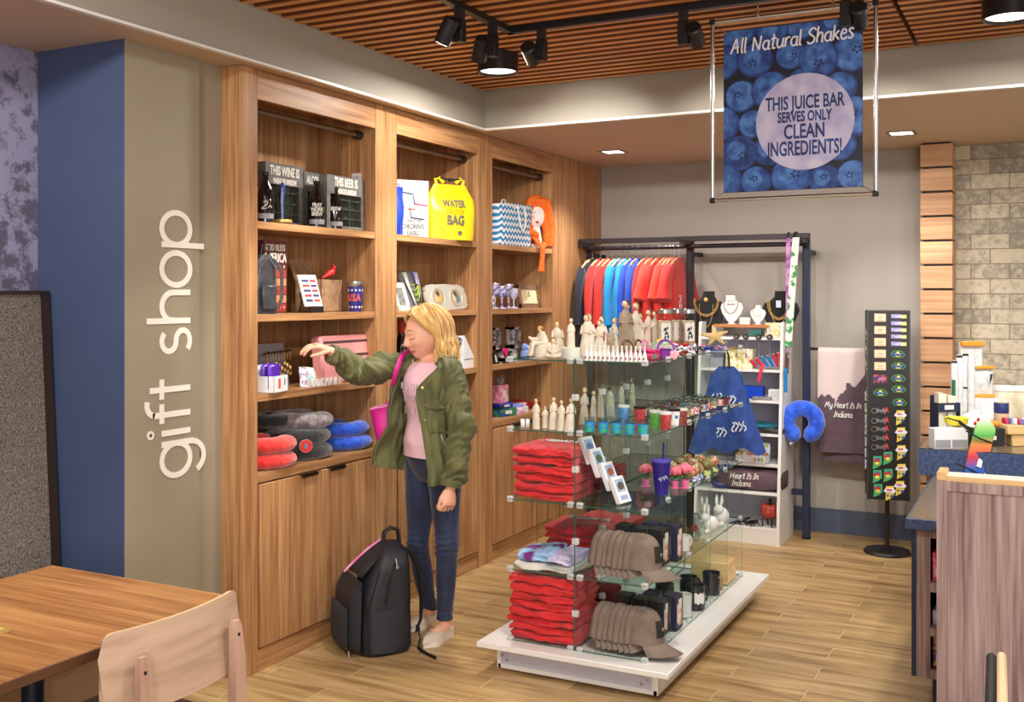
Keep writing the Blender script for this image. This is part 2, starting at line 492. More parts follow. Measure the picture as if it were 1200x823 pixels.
# floor: wood-look plank tiles running across the shop
def floor_mat():
 m = bpy.data.materials.new('wood look plank tile'); m.use_nodes = True
 nt = m.node_tree; L = nt.links.new; b = nt.nodes['Principled BSDF']
 tc = nt.nodes.new('ShaderNodeTexCoord')
 br = nt.nodes.new('ShaderNodeTexBrick')
 br.offset = .37; br.offset_frequency = 2
 br.inputs['Scale'].default_value = 1.0
 br.inputs['Brick Width'].default_value = .92
 br.inputs['Row Height'].default_value = .152
 br.inputs['Mortar Size'].default_value = .0022
 br.inputs['Mortar Smooth'].default_value = .2
 br.inputs['Bias'].default_value = 0
 br.inputs['Color1'].default_value = (0, 0, 0, 1); br.inputs['Color2'].default_value = (1, 1, 1, 1)
 br.inputs['Mortar'].default_value = (.5, .5, .5, 1)
 L(tc.outputs['Object'], br.inputs['Vector'])
 sc = nt.nodes.new('ShaderNodeVectorMath'); sc.operation = 'SCALE'; sc.inputs['Scale'].default_value = 9
 L(br.outputs['Color'], sc.inputs[0])
 ad = nt.nodes.new('ShaderNodeVectorMath'); ad.operation = 'ADD'
 L(tc.outputs['Object'], ad.inputs[0]); L(sc.outputs[0], ad.inputs[1])
 mp = nt.nodes.new('ShaderNodeMapping'); mp.inputs['Scale'].default_value = (.16, 1.4, 1)
 L(ad.outputs[0], mp.inputs['Vector'])
 n = nt.nodes.new('ShaderNodeTexNoise'); n.inputs['Scale'].default_value = 13; n.inputs['Detail'].default_value = 6; n.inputs['Distortion'].default_value = .5
 L(mp.outputs[0], n.inputs['Vector'])
 cr = nt.nodes.new('ShaderNodeValToRGB'); e = cr.color_ramp.elements
 e[0].position = .3; e[0].color = rgb((136, 106, 66)); e[1].position = .72; e[1].color = rgb((200, 170, 122))
 k = e.new(.5); k.color = rgb((174, 142, 94))
 L(n.outputs['Fac'], cr.inputs['Fac'])
 hs = nt.nodes.new('ShaderNodeHueSaturation')
 mr = nt.nodes.new('ShaderNodeMapRange'); mr.inputs['To Min'].default_value = .9; mr.inputs['To Max'].default_value = 1.08
 L(br.outputs['Color'], mr.inputs['Value']); L(mr.outputs[0], hs.inputs['Value'])
 L(cr.outputs['Color'], hs.inputs['Color'])
 mx = nt.nodes.new('ShaderNodeMix'); mx.data_type = 'RGBA'
 L(br.outputs['Fac'], mx.inputs['Factor']); L(hs.outputs['Color'], mx.inputs['A'])
 mx.inputs['B'].default_value = rgb((206, 184, 146))
 L(mx.outputs['Result'], b.inputs['Base Color'])
 b.inputs['Roughness'].default_value = .38
 bp = nt.nodes.new('ShaderNodeBump'); bp.inputs['Strength'].default_value = .12; bp.inputs['Distance'].default_value = .003
 L(n.outputs['Fac'], bp.inputs['Height']); L(bp.outputs['Normal'], b.inputs['Normal'])
 return m
b = MB(); b.span((-4.6, -4, -.1), (3.2, 8.0, 0))
struct(b.build('floor', floor_mat()))
# left wall: patterned wallpaper behind the booth, then the projecting sign pier
def wallpaper():
 m = bpy.data.materials.new('lilac distressed wallpaper'); m.use_nodes = True
 nt = m.node_tree; L = nt.links.new; b = nt.nodes['Principled BSDF']; b.inputs['Roughness'].default_value = .6
 tc = nt.nodes.new('ShaderNodeTexCoord')
 n = nt.nodes.new('ShaderNodeTexNoise'); n.inputs['Scale'].default_value = 15; n.inputs['Detail'].default_value = 12; n.inputs['Roughness'].default_value = .72
 L(tc.outputs['Object'], n.inputs['Vector'])
 n2 = nt.nodes.new('ShaderNodeTexNoise'); n2.inputs['Scale'].default_value = 2.2; n2.inputs['Detail'].default_value = 3
 L(tc.outputs['Object'], n2.inputs['Vector'])
 cr = nt.nodes.new('ShaderNodeValToRGB'); e = cr.color_ramp.elements
 e[0].position = .44; e[0].color = rgb((92, 88, 106)); e[1].position = .53; e[1].color = rgb((146, 142, 170))
 ad = nt.nodes.new('ShaderNodeMath'); ad.operation = 'ADD'
 ml = nt.nodes.new('ShaderNodeMath'); ml.operation = 'MULTIPLY_ADD'; ml.inputs[1].default_value = .35; ml.inputs[2].default_value = -.17
 L(n2.outputs['Fac'], ml.inputs[0]); L(ml.outputs[0], ad.inputs[0]); L(n.outputs['Fac'], ad.inputs[1])
 L(ad.outputs[0], cr.inputs['Fac']); L(cr.outputs['Color'], b.inputs['Base Color'])
 return m
b = MB(); b.span((-3.87, -4, 0), (-3.75, 2.99, SOF))
struct(b.build('wall_left', wallpaper()))
b = MB()
vs = [(-3.87, 2.99), (-3.25, 2.99), (-3.25, 3.40), (-3.265, 3.40), (-3.265, 3.60), (-3.87, 3.60)]
for i in range(6):
 p, q = vs[i], vs[(i + 1) % 6]
 b.m(1 if i == 0 else 0).raw([(p[0], p[1], 0), (q[0], q[1], 0), (q[0], q[1], SOF), (p[0], p[1], SOF)], [(0, 1, 2, 3)])
b.m(0).raw([(x, y, SOF) for x, y in vs], [tuple(range(6))])
b.raw([(x, y, 0) for x, y in vs], [tuple(range(5, -1, -1))])
struct(b.build('wall_pier', [P_TAUPE, P_BLUE], smooth=0))
# back wall in grey paint, then the stone-look brick
b = MB(); b.span((-3.9, BACKY, 0), (-.66, BACKY + .12, SOF))
struct(b.build('wall_back', P_GREY))
def brick_mat():
 m = bpy.data.materials.new('pale stone brick'); m.use_nodes = True
 nt = m.node_tree; L = nt.links.new; b = nt.nodes['Principled BSDF']; b.inputs['Roughness'].default_value = .75
 tc = nt.nodes.new('ShaderNodeTexCoord')
 mp = nt.nodes.new('ShaderNodeMapping'); mp.inputs['Rotation'].default_value = (R(90), 0, 0)
 L(tc.outputs['Object'], mp.inputs['Vector'])
 br = nt.nodes.new('ShaderNodeTexBrick'); br.inputs['Scale'].default_value = 1
 br.inputs['Brick Width'].default_value = .235; br.inputs['Row Height'].default_value = .1; br.inputs['Mortar Size'].default_value = .0035
 br.inputs['Color1'].default_value = (0, 0, 0, 1); br.inputs['Color2'].default_value = (1, 1, 1, 1); br.inputs['Mortar'].default_value = (.4, .4, .4, 1)
 L(mp.outputs[0], br.inputs['Vector'])
 n = nt.nodes.new('ShaderNodeTexNoise'); n.inputs['Scale'].default_value = 26; n.inputs['Detail'].default_value = 8; n.inputs['Roughness'].default_value = .65
 L(tc.outputs['Object'], n.inputs['Vector'])
 cr = nt.nodes.new('ShaderNodeValToRGB'); e = cr.color_ramp.elements
 e[0].position = .34; e[0].color = rgb((140, 132, 118)); e[1].position = .62; e[1].color = rgb((196, 184, 160))
 ad = nt.nodes.new('ShaderNodeMath'); ad.operation = 'MULTIPLY_ADD'; ad.inputs[1].default_value = .26; 
 sb = nt.nodes.new('ShaderNodeMath'); sb.operation = 'SUBTRACT'; sb.inputs[1].default_value = .13
 L(n.outputs['Fac'], sb.inputs[0]); L(br.outputs['Color'], ad.inputs[0]); L(sb.outputs[0], ad.inputs[2])
 L(ad.outputs[0], cr.inputs['Fac'])
 mx = nt.nodes.new('ShaderNodeMix'); mx.data_type = 'RGBA'
 L(br.outputs['Fac'], mx.inputs['Factor']); L(cr.outputs['Color'], mx.inputs['A']); mx.inputs['B'].default_value = rgb((128, 118, 100))
 L(mx.outputs['Result'], b.inputs['Base Color'])
 bp = nt.nodes.new('ShaderNodeBump'); bp.inputs['Strength'].default_value = .5; bp.inputs['Distance'].default_value = .004
 iv = nt.nodes.new('ShaderNodeMath'); iv.operation = 'SUBTRACT'; iv.inputs[0].default_value = 1
 L(br.outputs['Fac'], iv.inputs[1]); L(iv.outputs[0], bp.inputs['Height']); L(bp.outputs['Normal'], b.inputs['Normal'])
 return m
b = MB(); b.span((-.66, BACKY - .03, 0), (3.2, BACKY + .12, SOF))
struct(b.build('wall_back_brick', brick_mat()))
b = MB(); b.span((-3.15, BACKY - .016, 0), (-.72, BACKY, .165)); b.span((-3.15, BACKY - .02, .155), (-.72, BACKY, .168))
struct(b.build('baseboard_back', P_BASE))
# column of stacked boards beside the brick
b = MB()
for k in range(17):
 z0 = SOF - .012 - k * .161
 b.m(0).span((-.765, 7.43, z0 - .147), (-.565, BACKY, z0), bev=.003)
b.m(1).span((-.745, 7.45, 0), (-.585, BACKY, SOF))
struct(b.build('trim_column', [W_BLOCK, C_BLACKM]))
# soffits, fascias, trims
b = MB()
b.m(1).raw([(-3.9, -4, SOF), (-3.08, -4, SOF), (-3.08, 5.65, SOF), (-3.9, 5.65, SOF)], [(0, 3, 2, 1)])
b.m(0).raw([(-3.08, -4, SOF), (-3.08, 5.65, SOF), (-3.08, 5.65, 3.05), (-3.08, -4, 3.05)], [(0, 1, 2, 3)])
struct(b.build('ceiling_soffit_left', [P_FASCIA, P_SOFFIT], smooth=0, recalc=False))
b = MB()
b.m(1).raw([(-3.9, 5.65, SOF), (3.2, 5.65, SOF), (3.2, 7.85, SOF), (-3.9, 7.85, SOF)], [(0, 3, 2, 1)])
b.m(0).raw([(-3.08, 5.65, SOF), (3.2, 5.65, SOF), (3.2, 5.65, 3.05), (-3.08, 5.65, 3.05)], [(0, 1, 2, 3)])
struct(b.build('ceiling_soffit_back', [P_FASCIA, P_SOFFIT], smooth=0, recalc=False))
b = MB()
b.span((-3.085, -4, SOF - .006), (-3.058, 5.65, SOF + .005))
struct(b.build('trim_1', C_TRIMW))
b = MB(); b.span((-3.085, 5.625, SOF - .005), (3.2, 5.66, SOF + .008))
struct(b.build('trim_2', C_TRIMW))
# slatted wood ceiling over a dark void, with one open joint between panels
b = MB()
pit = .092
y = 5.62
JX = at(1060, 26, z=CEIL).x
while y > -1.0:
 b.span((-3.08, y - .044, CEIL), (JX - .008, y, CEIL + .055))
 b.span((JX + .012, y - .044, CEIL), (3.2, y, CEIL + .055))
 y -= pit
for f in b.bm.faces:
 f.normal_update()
 if f.normal.z > -.5: f.material_index = 1  # all but the undersides darker: shade between the slats put into the colour
struct(b.build('ceiling_slats', [W_SLAT, M('shaded slat side', (128, 72, 38), .6)], smooth=0))
b = MB(); b.span((-3.9, -4, 3.05), (3.2, 7.85, 3.12))
struct(b.build('ceiling', M('dark stained ceiling board', (44, 24, 14), .7)))
# letters on the pier
GX = -3.25
b = MB()
mt = frame((GX + .001, yat(207, GX), at(207, 403, x=GX).z), (0, 0, 1), (0, -1, 0))
strokes(b, 'gift shop', GEO, .160, .024, mt @ T(.022, -.075, 0), .003)
sign = b.build('wall_lettering', M('white vinyl letter', (236, 230, 220), .4))
tag(sign, 'white vertical letters reading gift shop on the taupe wall pier', 'sign')
# wall cabinets
def cabinet(name, y0, y1, oy0, oy1, label, left_end=False):
 t = thing(name, label, 'cabinet', (CABX, y0, 0), group='walnut display cabinets along the left wall')
 D = .37; L = y1 - y0; a = oy0 - y0; c = oy1 - y0; H = SOF - .002
 b = MB()
 b.span((-D, 0.001, 0), (-.02, a, H)); b.span((-D, c, 0), (-.02, L - .001, H))
 b.span((-D - .02, 0.001, 0), (-D, L - .001, H))
 b.span((-D, a, H - .06), (-.02, c, H))
 b.build('carcass', W_WALNUT, t)
 b = MB()
 b.span((-.02, 0.001, 0), (0, a, H), bev=.0015); b.span((-.02, c, 0), (0, L - .001, H), bev=.0015)
 b.build('stile', W_WALNUT, t)
 b = MB(); b.span((-.025, a, 2.565), (-.002, c, H), bev=.0015); b.build('header', W_WALNUT_H, t)
 b = MB(); b.span((-.30, a, 0), (-.004, c, .098)); b.build('plinth', W_WALNUT_H, t)
 for z in (2.02, 1.602, 1.243):
  b = MB(); b.span((-D, a, z - .034), (-.006, c, z), bev=.001); b.build('shelf', W_WALNUT_H, t)
 b = MB(); b.span((-D, a, .845), (-.004, c, .888), bev=.001); b.build('deck', W_WALNUT_H, t)
 mid = (a + c) / 2
 for k, (p, q) in enumerate(((a + .012, mid - .0015), (mid + .0015, c - .012))):
  b = MB(); b.span((-.022, p, .106), (.006, q, .838), bev=.002)
  d = b.build('door', W_WALNUT, t)
  hy = mid - .11 if k == 0 else mid + .11
  b = MB(); b.span((-.004, hy - .06, .8385), (.024, hy + .06, .8425)); b.span((.021, hy - .06, .826), (.024, hy + .06, .8425))
  b.build('handle', C_BRONZE, d)
 b = MB(); b.cyl((-.10, a + .004, 2.535), (-.10, c - .004, 2.535), .015, n=14)
 r = b.build('rail', M('bronze rail', (122, 98, 74), .35, .6), t)
 for p, q in ((c - .045, c - .0005), (a + .0005, a + .03)): b = MB(); b.cyl((-.10, p, 2.535), (-.10, q, 2.535), .024, n=14); b.build('bracket', C_BLACK, r)
 return t
cabinet('wall_cabinet', 3.551, 4.679, 3.657, 4.578, 'walnut wall cabinet nearest the gift shop lettering, holding neck pillows')
cabinet('wall_cabinet', 4.679, 5.782, 4.780, 5.687, 'walnut wall cabinet holding the yellow dry bag, behind the blonde woman')
cabinet('wall_cabinet', 5.782, 6.890, 5.877, 6.790, 'walnut wall cabinet holding the chevron tote, last before the clothes rail')
b = MB(); b.span((CABX - .39, 6.892, 0), (CABX, BACKY - .001, SOF - .002), bev=.001)
o = b.build('end_panel', W_WALNUT); o.name = 'filler_panel'
tag(o, 'plain walnut panel filling the corner between the cabinets and grey wall', 'panel')
# small white card / outlet on the first bay's side
# glass cube display on a white base
GX0, GXM, GX1 = -2.165, -1.836, -1.505
GY0, GY1 = 4.18, 5.72
GZ = [.145, .4585, .772, 1.0855, 1.399]
GYS = [GY0 + (GY1 - GY0) * k / 5 for k in range(6)]
GLASS = glass_mat('clear shelf glass', (250, 253, 252), .8)
GEDGE = M('green glass edge', (52, 92, 78), .15)
CLIP = M('clear acrylic clip', (226, 230, 230), .2, alpha=.6)
gd = thing('glass_cube_display', 'glass cube display unit of stacked cells on a low white base', 'display stand', (0, 0, 0))
b = MB()
b.span((-2.28, 4.10, .115), (-1.385, 5.84, .140), bev=.003)
bt = b.build('base_top', C_WHITE, gd)
b = MB()
b.m(0).span((-2.215, 4.185, 0.012), (-1.455, 5.76, .115))
b.m(1).span((-2.195, 4.183, .03), (-1.485, 4.186, .112))
for x in (-2.19, -2.165, -1.53, -1.505):
 for z in ((.05, .085) if x in (-2.165, -1.53) else (.07,)):
  b.m(2).cyl((x, 4.178, z), (x, 4.186, z), .006, n=10)
b.m(0).span((-2.21, 4.178, .012), (-1.46, 4.19, .03)); b.span((-2.215, 4.178, .012), (-2.197, 4.19, .115)); b.span((-1.475, 4.178, .012), (-1.455, 4.19, .115))
b.build('plinth', [C_WHITE, M('lavender grey laminate', (190, 190, 206), .4), C_STEEL], gd)
def pane(name, a, c, edges=True):
 """5 mm pane; the four narrow faces are the green cut edge"""
 b = MB(); b.m(0).span(a, c)
 d = [abs(c[i] - a[i]) for i in range(3)]; k = d.index(min(d))
 b.bm.faces.ensure_lookup_table()
 for f in b.bm.faces:
  n = f.normal; f.normal_update(); n = f.normal
  if abs(n[k]) < .5: f.material_index = 1
 return b.build(name, [GLASS, GEDGE], gd, smooth=0)
g = .0025
for k, z in enumerate(GZ):
 zt = z + .005
 for x0, x1 in ((GX0, GXM - .004), (GXM + .004, GX1)):
  pane('glass_shelf', (x0, GY0, z - .001), (x1, GY1, zt - .001))
for k in range(4):
 pane('glass_divider', (GXM - g, GY0 + .002, GZ[k] + .006), (GXM + g, GY1 - .002, GZ[k + 1] - .003))
for yk, yy in enumerate(GYS[1:-1]):
 for x0, x1 in ((GX0, GXM - .004), (GXM + .004, GX1)):
  pane('glass_cross_panel', (x0, yy - g, GZ[0] + .006), (x1, yy + g, GZ[4] - .003))
for x0, x1 in ((GX0, GXM - .004), (GXM + .004, GX1)):
 pane('glass_back_panel', (x0, GY1 - 2 * g, GZ[0] + .006), (x1, GY1, GZ[4] - .003))
# corner clips: front corners of every shelf, plus the middle of the divider edges
for z in GZ:
 for x in (GX0 + .012, GXM - .022, GXM + .022, GX1 - .012):
  b = MB(); b.box((x, GY0 + .008, z + .002), (.028, .022, .026), bev=.003)
  b.m(1).box((x, GY0 + .008, z + .002), (.022, .0225, .0035)); b.build('clip', [CLIP, C_STEEL], gd)
 for yy in GYS[1:]:
  b = MB(); b.box((GX1 - .010, yy, z + .002), (.020, .026, .026), bev=.003)
  b.build('clip', CLIP, gd)
for k in range(4):
 zc = (GZ[k] + GZ[k + 1]) / 2
 for yy in GYS[:5]:
  b = MB(); b.box((GXM, yy + .010, zc), (.030, .022, .028), bev=.003); b.build('clip', CLIP, gd)
# track lights, drum lights, recessed lights
TX, TY, TZ = -2.25, 4.38, 2.915
b = MB()
b.span((TX - .018, -.5, TZ - .002), (TX + .018, TY + .018, CEIL + .002))
b.span((TX - .018, TY - .018, TZ - .002), (2.6, TY + .018, CEIL + .002))
for x, y in ((TX, 2.2), (-.9, TY), (.7, TY), (TX, 3.4)): b.span((x - .008, y - .008, CEIL), (x + .008, y + .008, 3.05))
tr = b.build('lighting_track', C_BLACK)
tag(tr, 'black L shaped lighting track under the slatted wood ceiling', 'lighting track')
def track_head(x, y, side, aim, energy, label, angle=46, blend=.6):
 t = thing('track_spotlight', label, 'spotlight', (x, y, TZ), group='black spotlights on the ceiling track')
 sx, sy = side
 b = MB(); b.span((-.017, -.017, -.045), (.017, .017, 0)); b.build('adapter', M('satin black', (52, 52, 56), .3, .3), t)
 b = MB(); b.span((-.022, -.022, -.145), (.022, .022, -.045), bev=.003); b.build('driver_box', C_BLACK, t)
 c = Vector((sx * .062, sy * .062, -.105))
 a = (Vector(aim) - (Vector((x, y, TZ)) + c)).normalized()
 b = MB(); b.cyl((0, 0, -.105), c, .007, n=10)
 f = c + a * .055; k = c - a * .055
 b.cyl(k, f, .035, n=22)
 b.cyl(k - a * .006, k, .028, .035, n=22)
 h = b.build('lamp_head', C_BLACK, t)
 b = MB(); b.cyl(f - a * .001, f + a * .002, .028, n=22)
 b.build('lens', M('lit spotlight lens', (255, 236, 205), emit=12), h)
 lamp('spot', 'SPOT', Vector((x, y, TZ)) + f + a * .012, energy, (1, .95, .88), .022, aim=aim, angle=angle, blend=blend)
L1 = 'black track spotlight %s'
track_head(TX, at(519, 8, z=TZ).y if False else 3.90, (-.5, -.85), (-3.25, 4.0, 1.25), 75, L1 % 'nearest the camera on the short track, angled down to the neck pillows')
track_head(TX, 4.20, (-1, 0), (-3.25, 5.15, 1.35), 95, L1 % 'just before the corner of the track, beside the drum light')
track_head(-2.09, TY, (-.9, 0), (-2.75, 7.6, 1.55), 100, L1 % 'first past the corner, above the clothes rail', 60, .8)
track_head(-1.41, TY, (.75, .3), (-1.7, 7.6, 1.45), 115, L1 % 'beside the top left corner of the blueberry banner', 60, .8)
track_head(-.73, TY, (.75, 0.2), (-1.0, 7.6, 1.4), 90, L1 % 'over the top right corner of the blueberry banner', 52, .7)
# heads out of the frame, most along the same track
lamp('spot', 'SPOT', (TX + .3, 3.0, 2.82), 42, (1, .95, .88), .022, aim=(-3.25, 3.25, .85), angle=38, blend=.6)
lamp('spot', 'SPOT', (TX, 2.6, 2.82), 70, (1, .95, .88), .022, aim=(-3.2, 4.05, 1.15), angle=40, blend=.6)
lamp('spot', 'SPOT', (TX, 2.2, 2.82), 105, (1, .95, .88), .022, aim=(-2.7, 2.2, .75), angle=60, blend=.7)
lamp('spot', 'SPOT', (-2.5, 1.0, 2.85), 140, (1, .95, .9), .05, aim=(-3.7, 2.7, 1.5), angle=95, blend=.8)  # unseen spot off the track, added to brighten the wallpaper and booth
lamp('spot', 'SPOT', (.2, TY, 2.82), 110, (1, .95, .88), .022, aim=(-.1, 5.8, .9), angle=60, blend=.7)
lamp('spot', 'SPOT', (.9, TY, 2.82), 90, (1, .95, .88), .022, aim=(.3, 7.6, 1.4), angle=55, blend=.7)
lamp('spot', 'SPOT', (-.9, 3.0, 2.82), 110, (1, .95, .88), .03, aim=(-1.8, 4.6, .5), angle=55, blend=.7)
def drum(x, y, label, real=True):
 if real:
  t = thing('drum_light', label, 'ceiling light', (x, y, 2.845), group='drum lights set in the slatted ceiling')
  b = MB(); b.lathe([(.094, .012), (.1, .0), (.106, .0), (.106, .14), (.02, .14)], n=36)
  b.lathe([(.094, .012), (.094, .10), (.02, .10)], n=36)
  b.build('housing', M('black drum', (44, 42, 42), .35, .4), t)
  b = MB(); b.lathe([(.0, .004), (.05, .003), (.093, .012), (.093, .02), (.0, .02)], n=36)
  b.build('diffuser', M('lit diffuser', (255, 244, 226), emit=3.2), t)
 o = lamp('drum_glow', 'AREA', (x, y, 2.84), 32, (1, .95, .88), .18, aim=(x, y, 0))
 o.data.shape = 'DISK'
drum(-2.55, 4.82, 'black drum ceiling light left of the banner, near the corner')
drum(-.15, 4.86, 'black drum ceiling light at the right edge past the banner')
for x, y in ((-.15, 2.6), (2.2, 4.86)): drum(x, y, '', False)
def downlight(x, y, label):
 t = thing('recessed_downlight', label, 'downlight', (x, y, SOF), group='square recessed lights in the back soffit')
 b = MB()
 for a, c in (((-.085, -.085), (.085, -.065)), ((-.085, .065), (.085, .085)), ((-.085, -.065), (-.065, .065)), ((.065, -.065), (.085, .065))):
  b.span((a[0], a[1], -.004), (c[0], c[1], .0))
 b.build('trim_ring', M('grey trim', (120, 112, 106), .4), t)
 b = MB(); b.span((-.065, -.065, -.002), (.065, .065, -.0005)); b.build('lens', M('lit downlight lens', (255, 246, 232), emit=4), t)
 lamp('downlight_glow', 'SPOT', (x, y, SOF - .02), 90, (1, .95, .89), .05, aim=(x, y, 0), angle=110, blend=.8)
downlight(-2.73, 6.89, 'square recessed light in the soffit above the clothes rail')
downlight(-.82, 6.92, 'square recessed light in the soffit by the board column')
lamp('downlight_glow', 'SPOT', (1.1, 6.92, SOF - .02), 90, (1, .95, .89), .05, aim=(1.1, 6.92, 0), angle=110, blend=.8)
# the woman
def pixpos(u, d):
 r = ray(u, 348); return Vector((r.x * d, r.y * d, 0))
PD = 5.19
P0 = pixpos(510, PD)
PL0 = (510 - 600) * PD / FPX
def L(u, v, y):
 """person-space point (x right, y away from the camera, z up) seen at pixel (u, v)"""
 d = PD + y
 return Vector(((u - 600) * d / FPX - PL0, y, CAM_H - (v - 348) * d / FPX))
woman = thing('person', 'blonde woman in an olive jacket, pink shirt and jeans reaching into the wall cabinet', 'person', P0, YAW)
F = Vector((-.75, -.66, 0)).normalized()
LF = Vector((-F.y, F.x, 0)) * 1.0
LF = Vector((0, 0, 1)).cross(F)
TC = Vector((-.02, .05, 0))
def skin_mat():
 m = M('fair skin', (226, 166, 138), .48, c2=(232, 176, 148), scale=14)
 nt = m.node_tree; L_ = nt.links.new; b = nt.nodes['Principled BSDF']
 src = b.inputs['Base Color'].links[0].from_socket
 at_ = nt.nodes.new('ShaderNodeAttribute'); at_.attribute_name = 'tint'
 mx = nt.nodes.new('ShaderNodeMix'); mx.data_type = 'RGBA'
 L_(at_.outputs['Fac'], mx.inputs['Factor']); L_(src, mx.inputs['A']); mx.inputs['B'].default_value = rgb((186, 84, 80))
 L_(mx.outputs['Result'], b.inputs['Base Color'])
 b.inputs['Subsurface Weight'].default_value = .08; b.inputs['Subsurface Radius'].default_value = (.02, .008, .005)
 return m
SKIN = skin_mat()
LASH = M('lash brown', (62, 42, 34), .6)
BROW = M('brow brown', (152, 112, 72), .7)
def fold(p, seed=0.0): return min(.6, abs(ns(p, 1.0, seed)))
def rid(p, sc, seed=0.0, pw=2.5):
 return (1 - min(1, abs(ns(p, sc, seed)) * 2.2)) ** pw
def tring(z, a, b_, cx=0.0, cy=0.0, n=28, off=(0, 0)):
 c = TC + F * cx + LF * cy + Vector((off[0], off[1], z))
 return [c + F * (b_ * math.cos(2 * PI * i / n)) + LF * (a * math.sin(2 * PI * i / n)) for i in range(n)]
TORSO = [(.80, .140, .080, -.012), (.86, .150, .088, -.012), (.92, .150, .092, -.01), (.99, .146, .098, 0), (1.06, .134, .094, .005), (1.14, .142, .100, .01),
  (1.21, .152, .112, .016), (1.28, .158, .106, .008), (1.335, .160, .088, -.004), (1.375, .118, .066, -.012), (1.40, .062, .054, -.012)]
S_R = Vector((-.150, .135, 1.335)); E_R = L(418, 437, -.02); W_R = L(386, 411, -.16)
S_L = Vector((.092, -.082, 1.325)); E_L = L(541, 503, -.14); W_L = L(528, 572, -.19)
HIP_R, KN_R, AN_R = Vector((-.075, .115, .84)), L(490, 640, .13), L(503, 716, .24)
HIP_L, KN_L, AN_L = Vector((.045, -.015, .84)), L(524, 640, -.03), L(521, 728, -.01)
HC = L(499.5, 391.5, .03)
HF = Vector((-.87, -.46, -.20)).normalized()
HL = Vector((0, 0, 1)).cross(HF).normalized()
HU = HF.cross(HL).normalized()
HS = 1.12
def hp(f, l, u): return HC + (HF * f + HL * l + HU * u) * HS
def head_mesh(b):
 nu, nv = 56, 44
 def g(x, m, s): return math.exp(-((x - m) / s) ** 2)
 def fn(u, v):
  th = 2 * PI * u; ph = PI * v
  f = math.cos(th) * math.sin(ph); l = math.sin(th) * math.sin(ph); up = -math.cos(ph)
  f0 = max(f, 0)
  X, Y, Z = f * .094, l * .073, up * .116
  jaw = max(0, -up - .15)
  Y *= 1 - .42 * jaw * jaw * 1.3
  if f < .3: X *= 1 - .45 * max(0, -up - .35) * (1 - max(f, 0) / .3 if f > 0 else 1)
  ay = abs(Y)
  X -= .004 * g(Z, .075, .03) * 0
  if f > 0:
   Zm = Z - 5.0 * Y * Y
   X += .022 * g(Y, 0, .0100) * g(Z, -.027, .013) * f0 + .013 * g(Y, 0, .009) * g(Z, -.006, .022) * f0
   X += .008 * g(ay, .012, .008) * g(Z, -.034, .009) * f0
   X += .006 * g(Z, .026, .010) * g(ay, .022, .022) * f0
   X -= .010 * g(ay, .031, .015) * g(Z, .006, .013) * f0
   X += .0075 * g(ay, .031, .011) * g(Z, .005, .009) * f0
   X += .008 * g(ay, .040, .018) * g(Z, -.030, .022) * f0
   X += .0085 * g(Y, 0, .024) * g(Zm, -.057, .0050) * f0 + .0085 * g(Y, 0, .022) * g(Zm, -.0685, .0055) * f0
   X -= .0045 * g(Y, 0, .028) * g(Zm, -.0625, .0028) * f0
   X += .022 * g(Y, 0, .026) * g(Z, -.094, .018) * f0
   X += .006 * g(Y, 0, .03) * g(Z, -.062, .02) * f0
  return hp(X, Y, Z)
 b.sheet(fn, nu, nv, 0, wrapu=True)
 for s in (-1, 1):
  b.ell(hp(-.008, s * .072, -.004), (.011, .016, .030), n=12, rot=None)
def finger(b, pts, r0, r1, n=8):
 K = len(pts)
 b.tube(pts, [r0 + (r1 - r0) * k / (K - 1) for k in range(K)], n=n)
 b.ell(pts[-1], (r1, r1, r1), n=8)
def hand_reach(b):
 """right hand, palm down over the little packets, fingers drooping to pick one up"""
 D = (L(357, 402, -.22) - W_R).normalized()
 S = Vector((.25, 1, -.1)); S = (S - D * S.dot(D)).normalized()
 N = D.cross(S);  N = N if N.z > 0 else -N
 tips = []
 rs = []
 for t, w, h, dz in ((-.02, .023, .020, 0), (.012, .025, .019, 0), (.04, .034, .018, .002), (.066, .039, .016, .003), (.082, .036, .012, .001)):
  c = W_R + D * t + N * dz
  rs.append([c + S * (w * math.cos(2 * PI * i / 16)) + N * (h * math.sin(2 * PI * i / 16)) for i in range(16)])
 b.rings(rs)
 for k, (o, l, bend) in enumerate(((-.030, .074, 1.0), (-.010, .082, .92), (.011, .076, .9), (.030, .060, .95))):
  p = W_R + D * .078 + S * o
  a0 = R(28) * bend; a1 = R(62) * bend; a2 = R(78) * bend
  d1 = D * math.cos(a0) - N * math.sin(a0); d2 = D * math.cos(a1) - N * math.sin(a1); d3 = D * math.cos(a2) - N * math.sin(a2)
  q = [p - D * .012, p + d1 * l * .42, p + d1 * l * .42 + d2 * l * .32, p + d1 * l * .42 + d2 * l * .32 + d3 * l * .26]
  finger(b, [q[0], p, (p + q[1]) / 2, q[1], (q[1] + q[2]) / 2, q[2], (q[2] + q[3]) / 2, q[3]], .0092 - .0006 * k, .0068 - .0004 * k)
  tips.append((q[3], d3))
 p = W_R + D * .022 - S * .026 - N * .008
 td = (D * .80 - N * .55 - S * .15).normalized(); t2 = (D * .85 - N * .5 + S * .1).normalized()
 q = [W_R + D * .004 - S * .010, p, p + td * .034, p + td * .034 + t2 * .026, p + td * .034 + t2 * .040]
 finger(b, q, .0125, .0080); tips.append((q[-1], t2))
 return tips
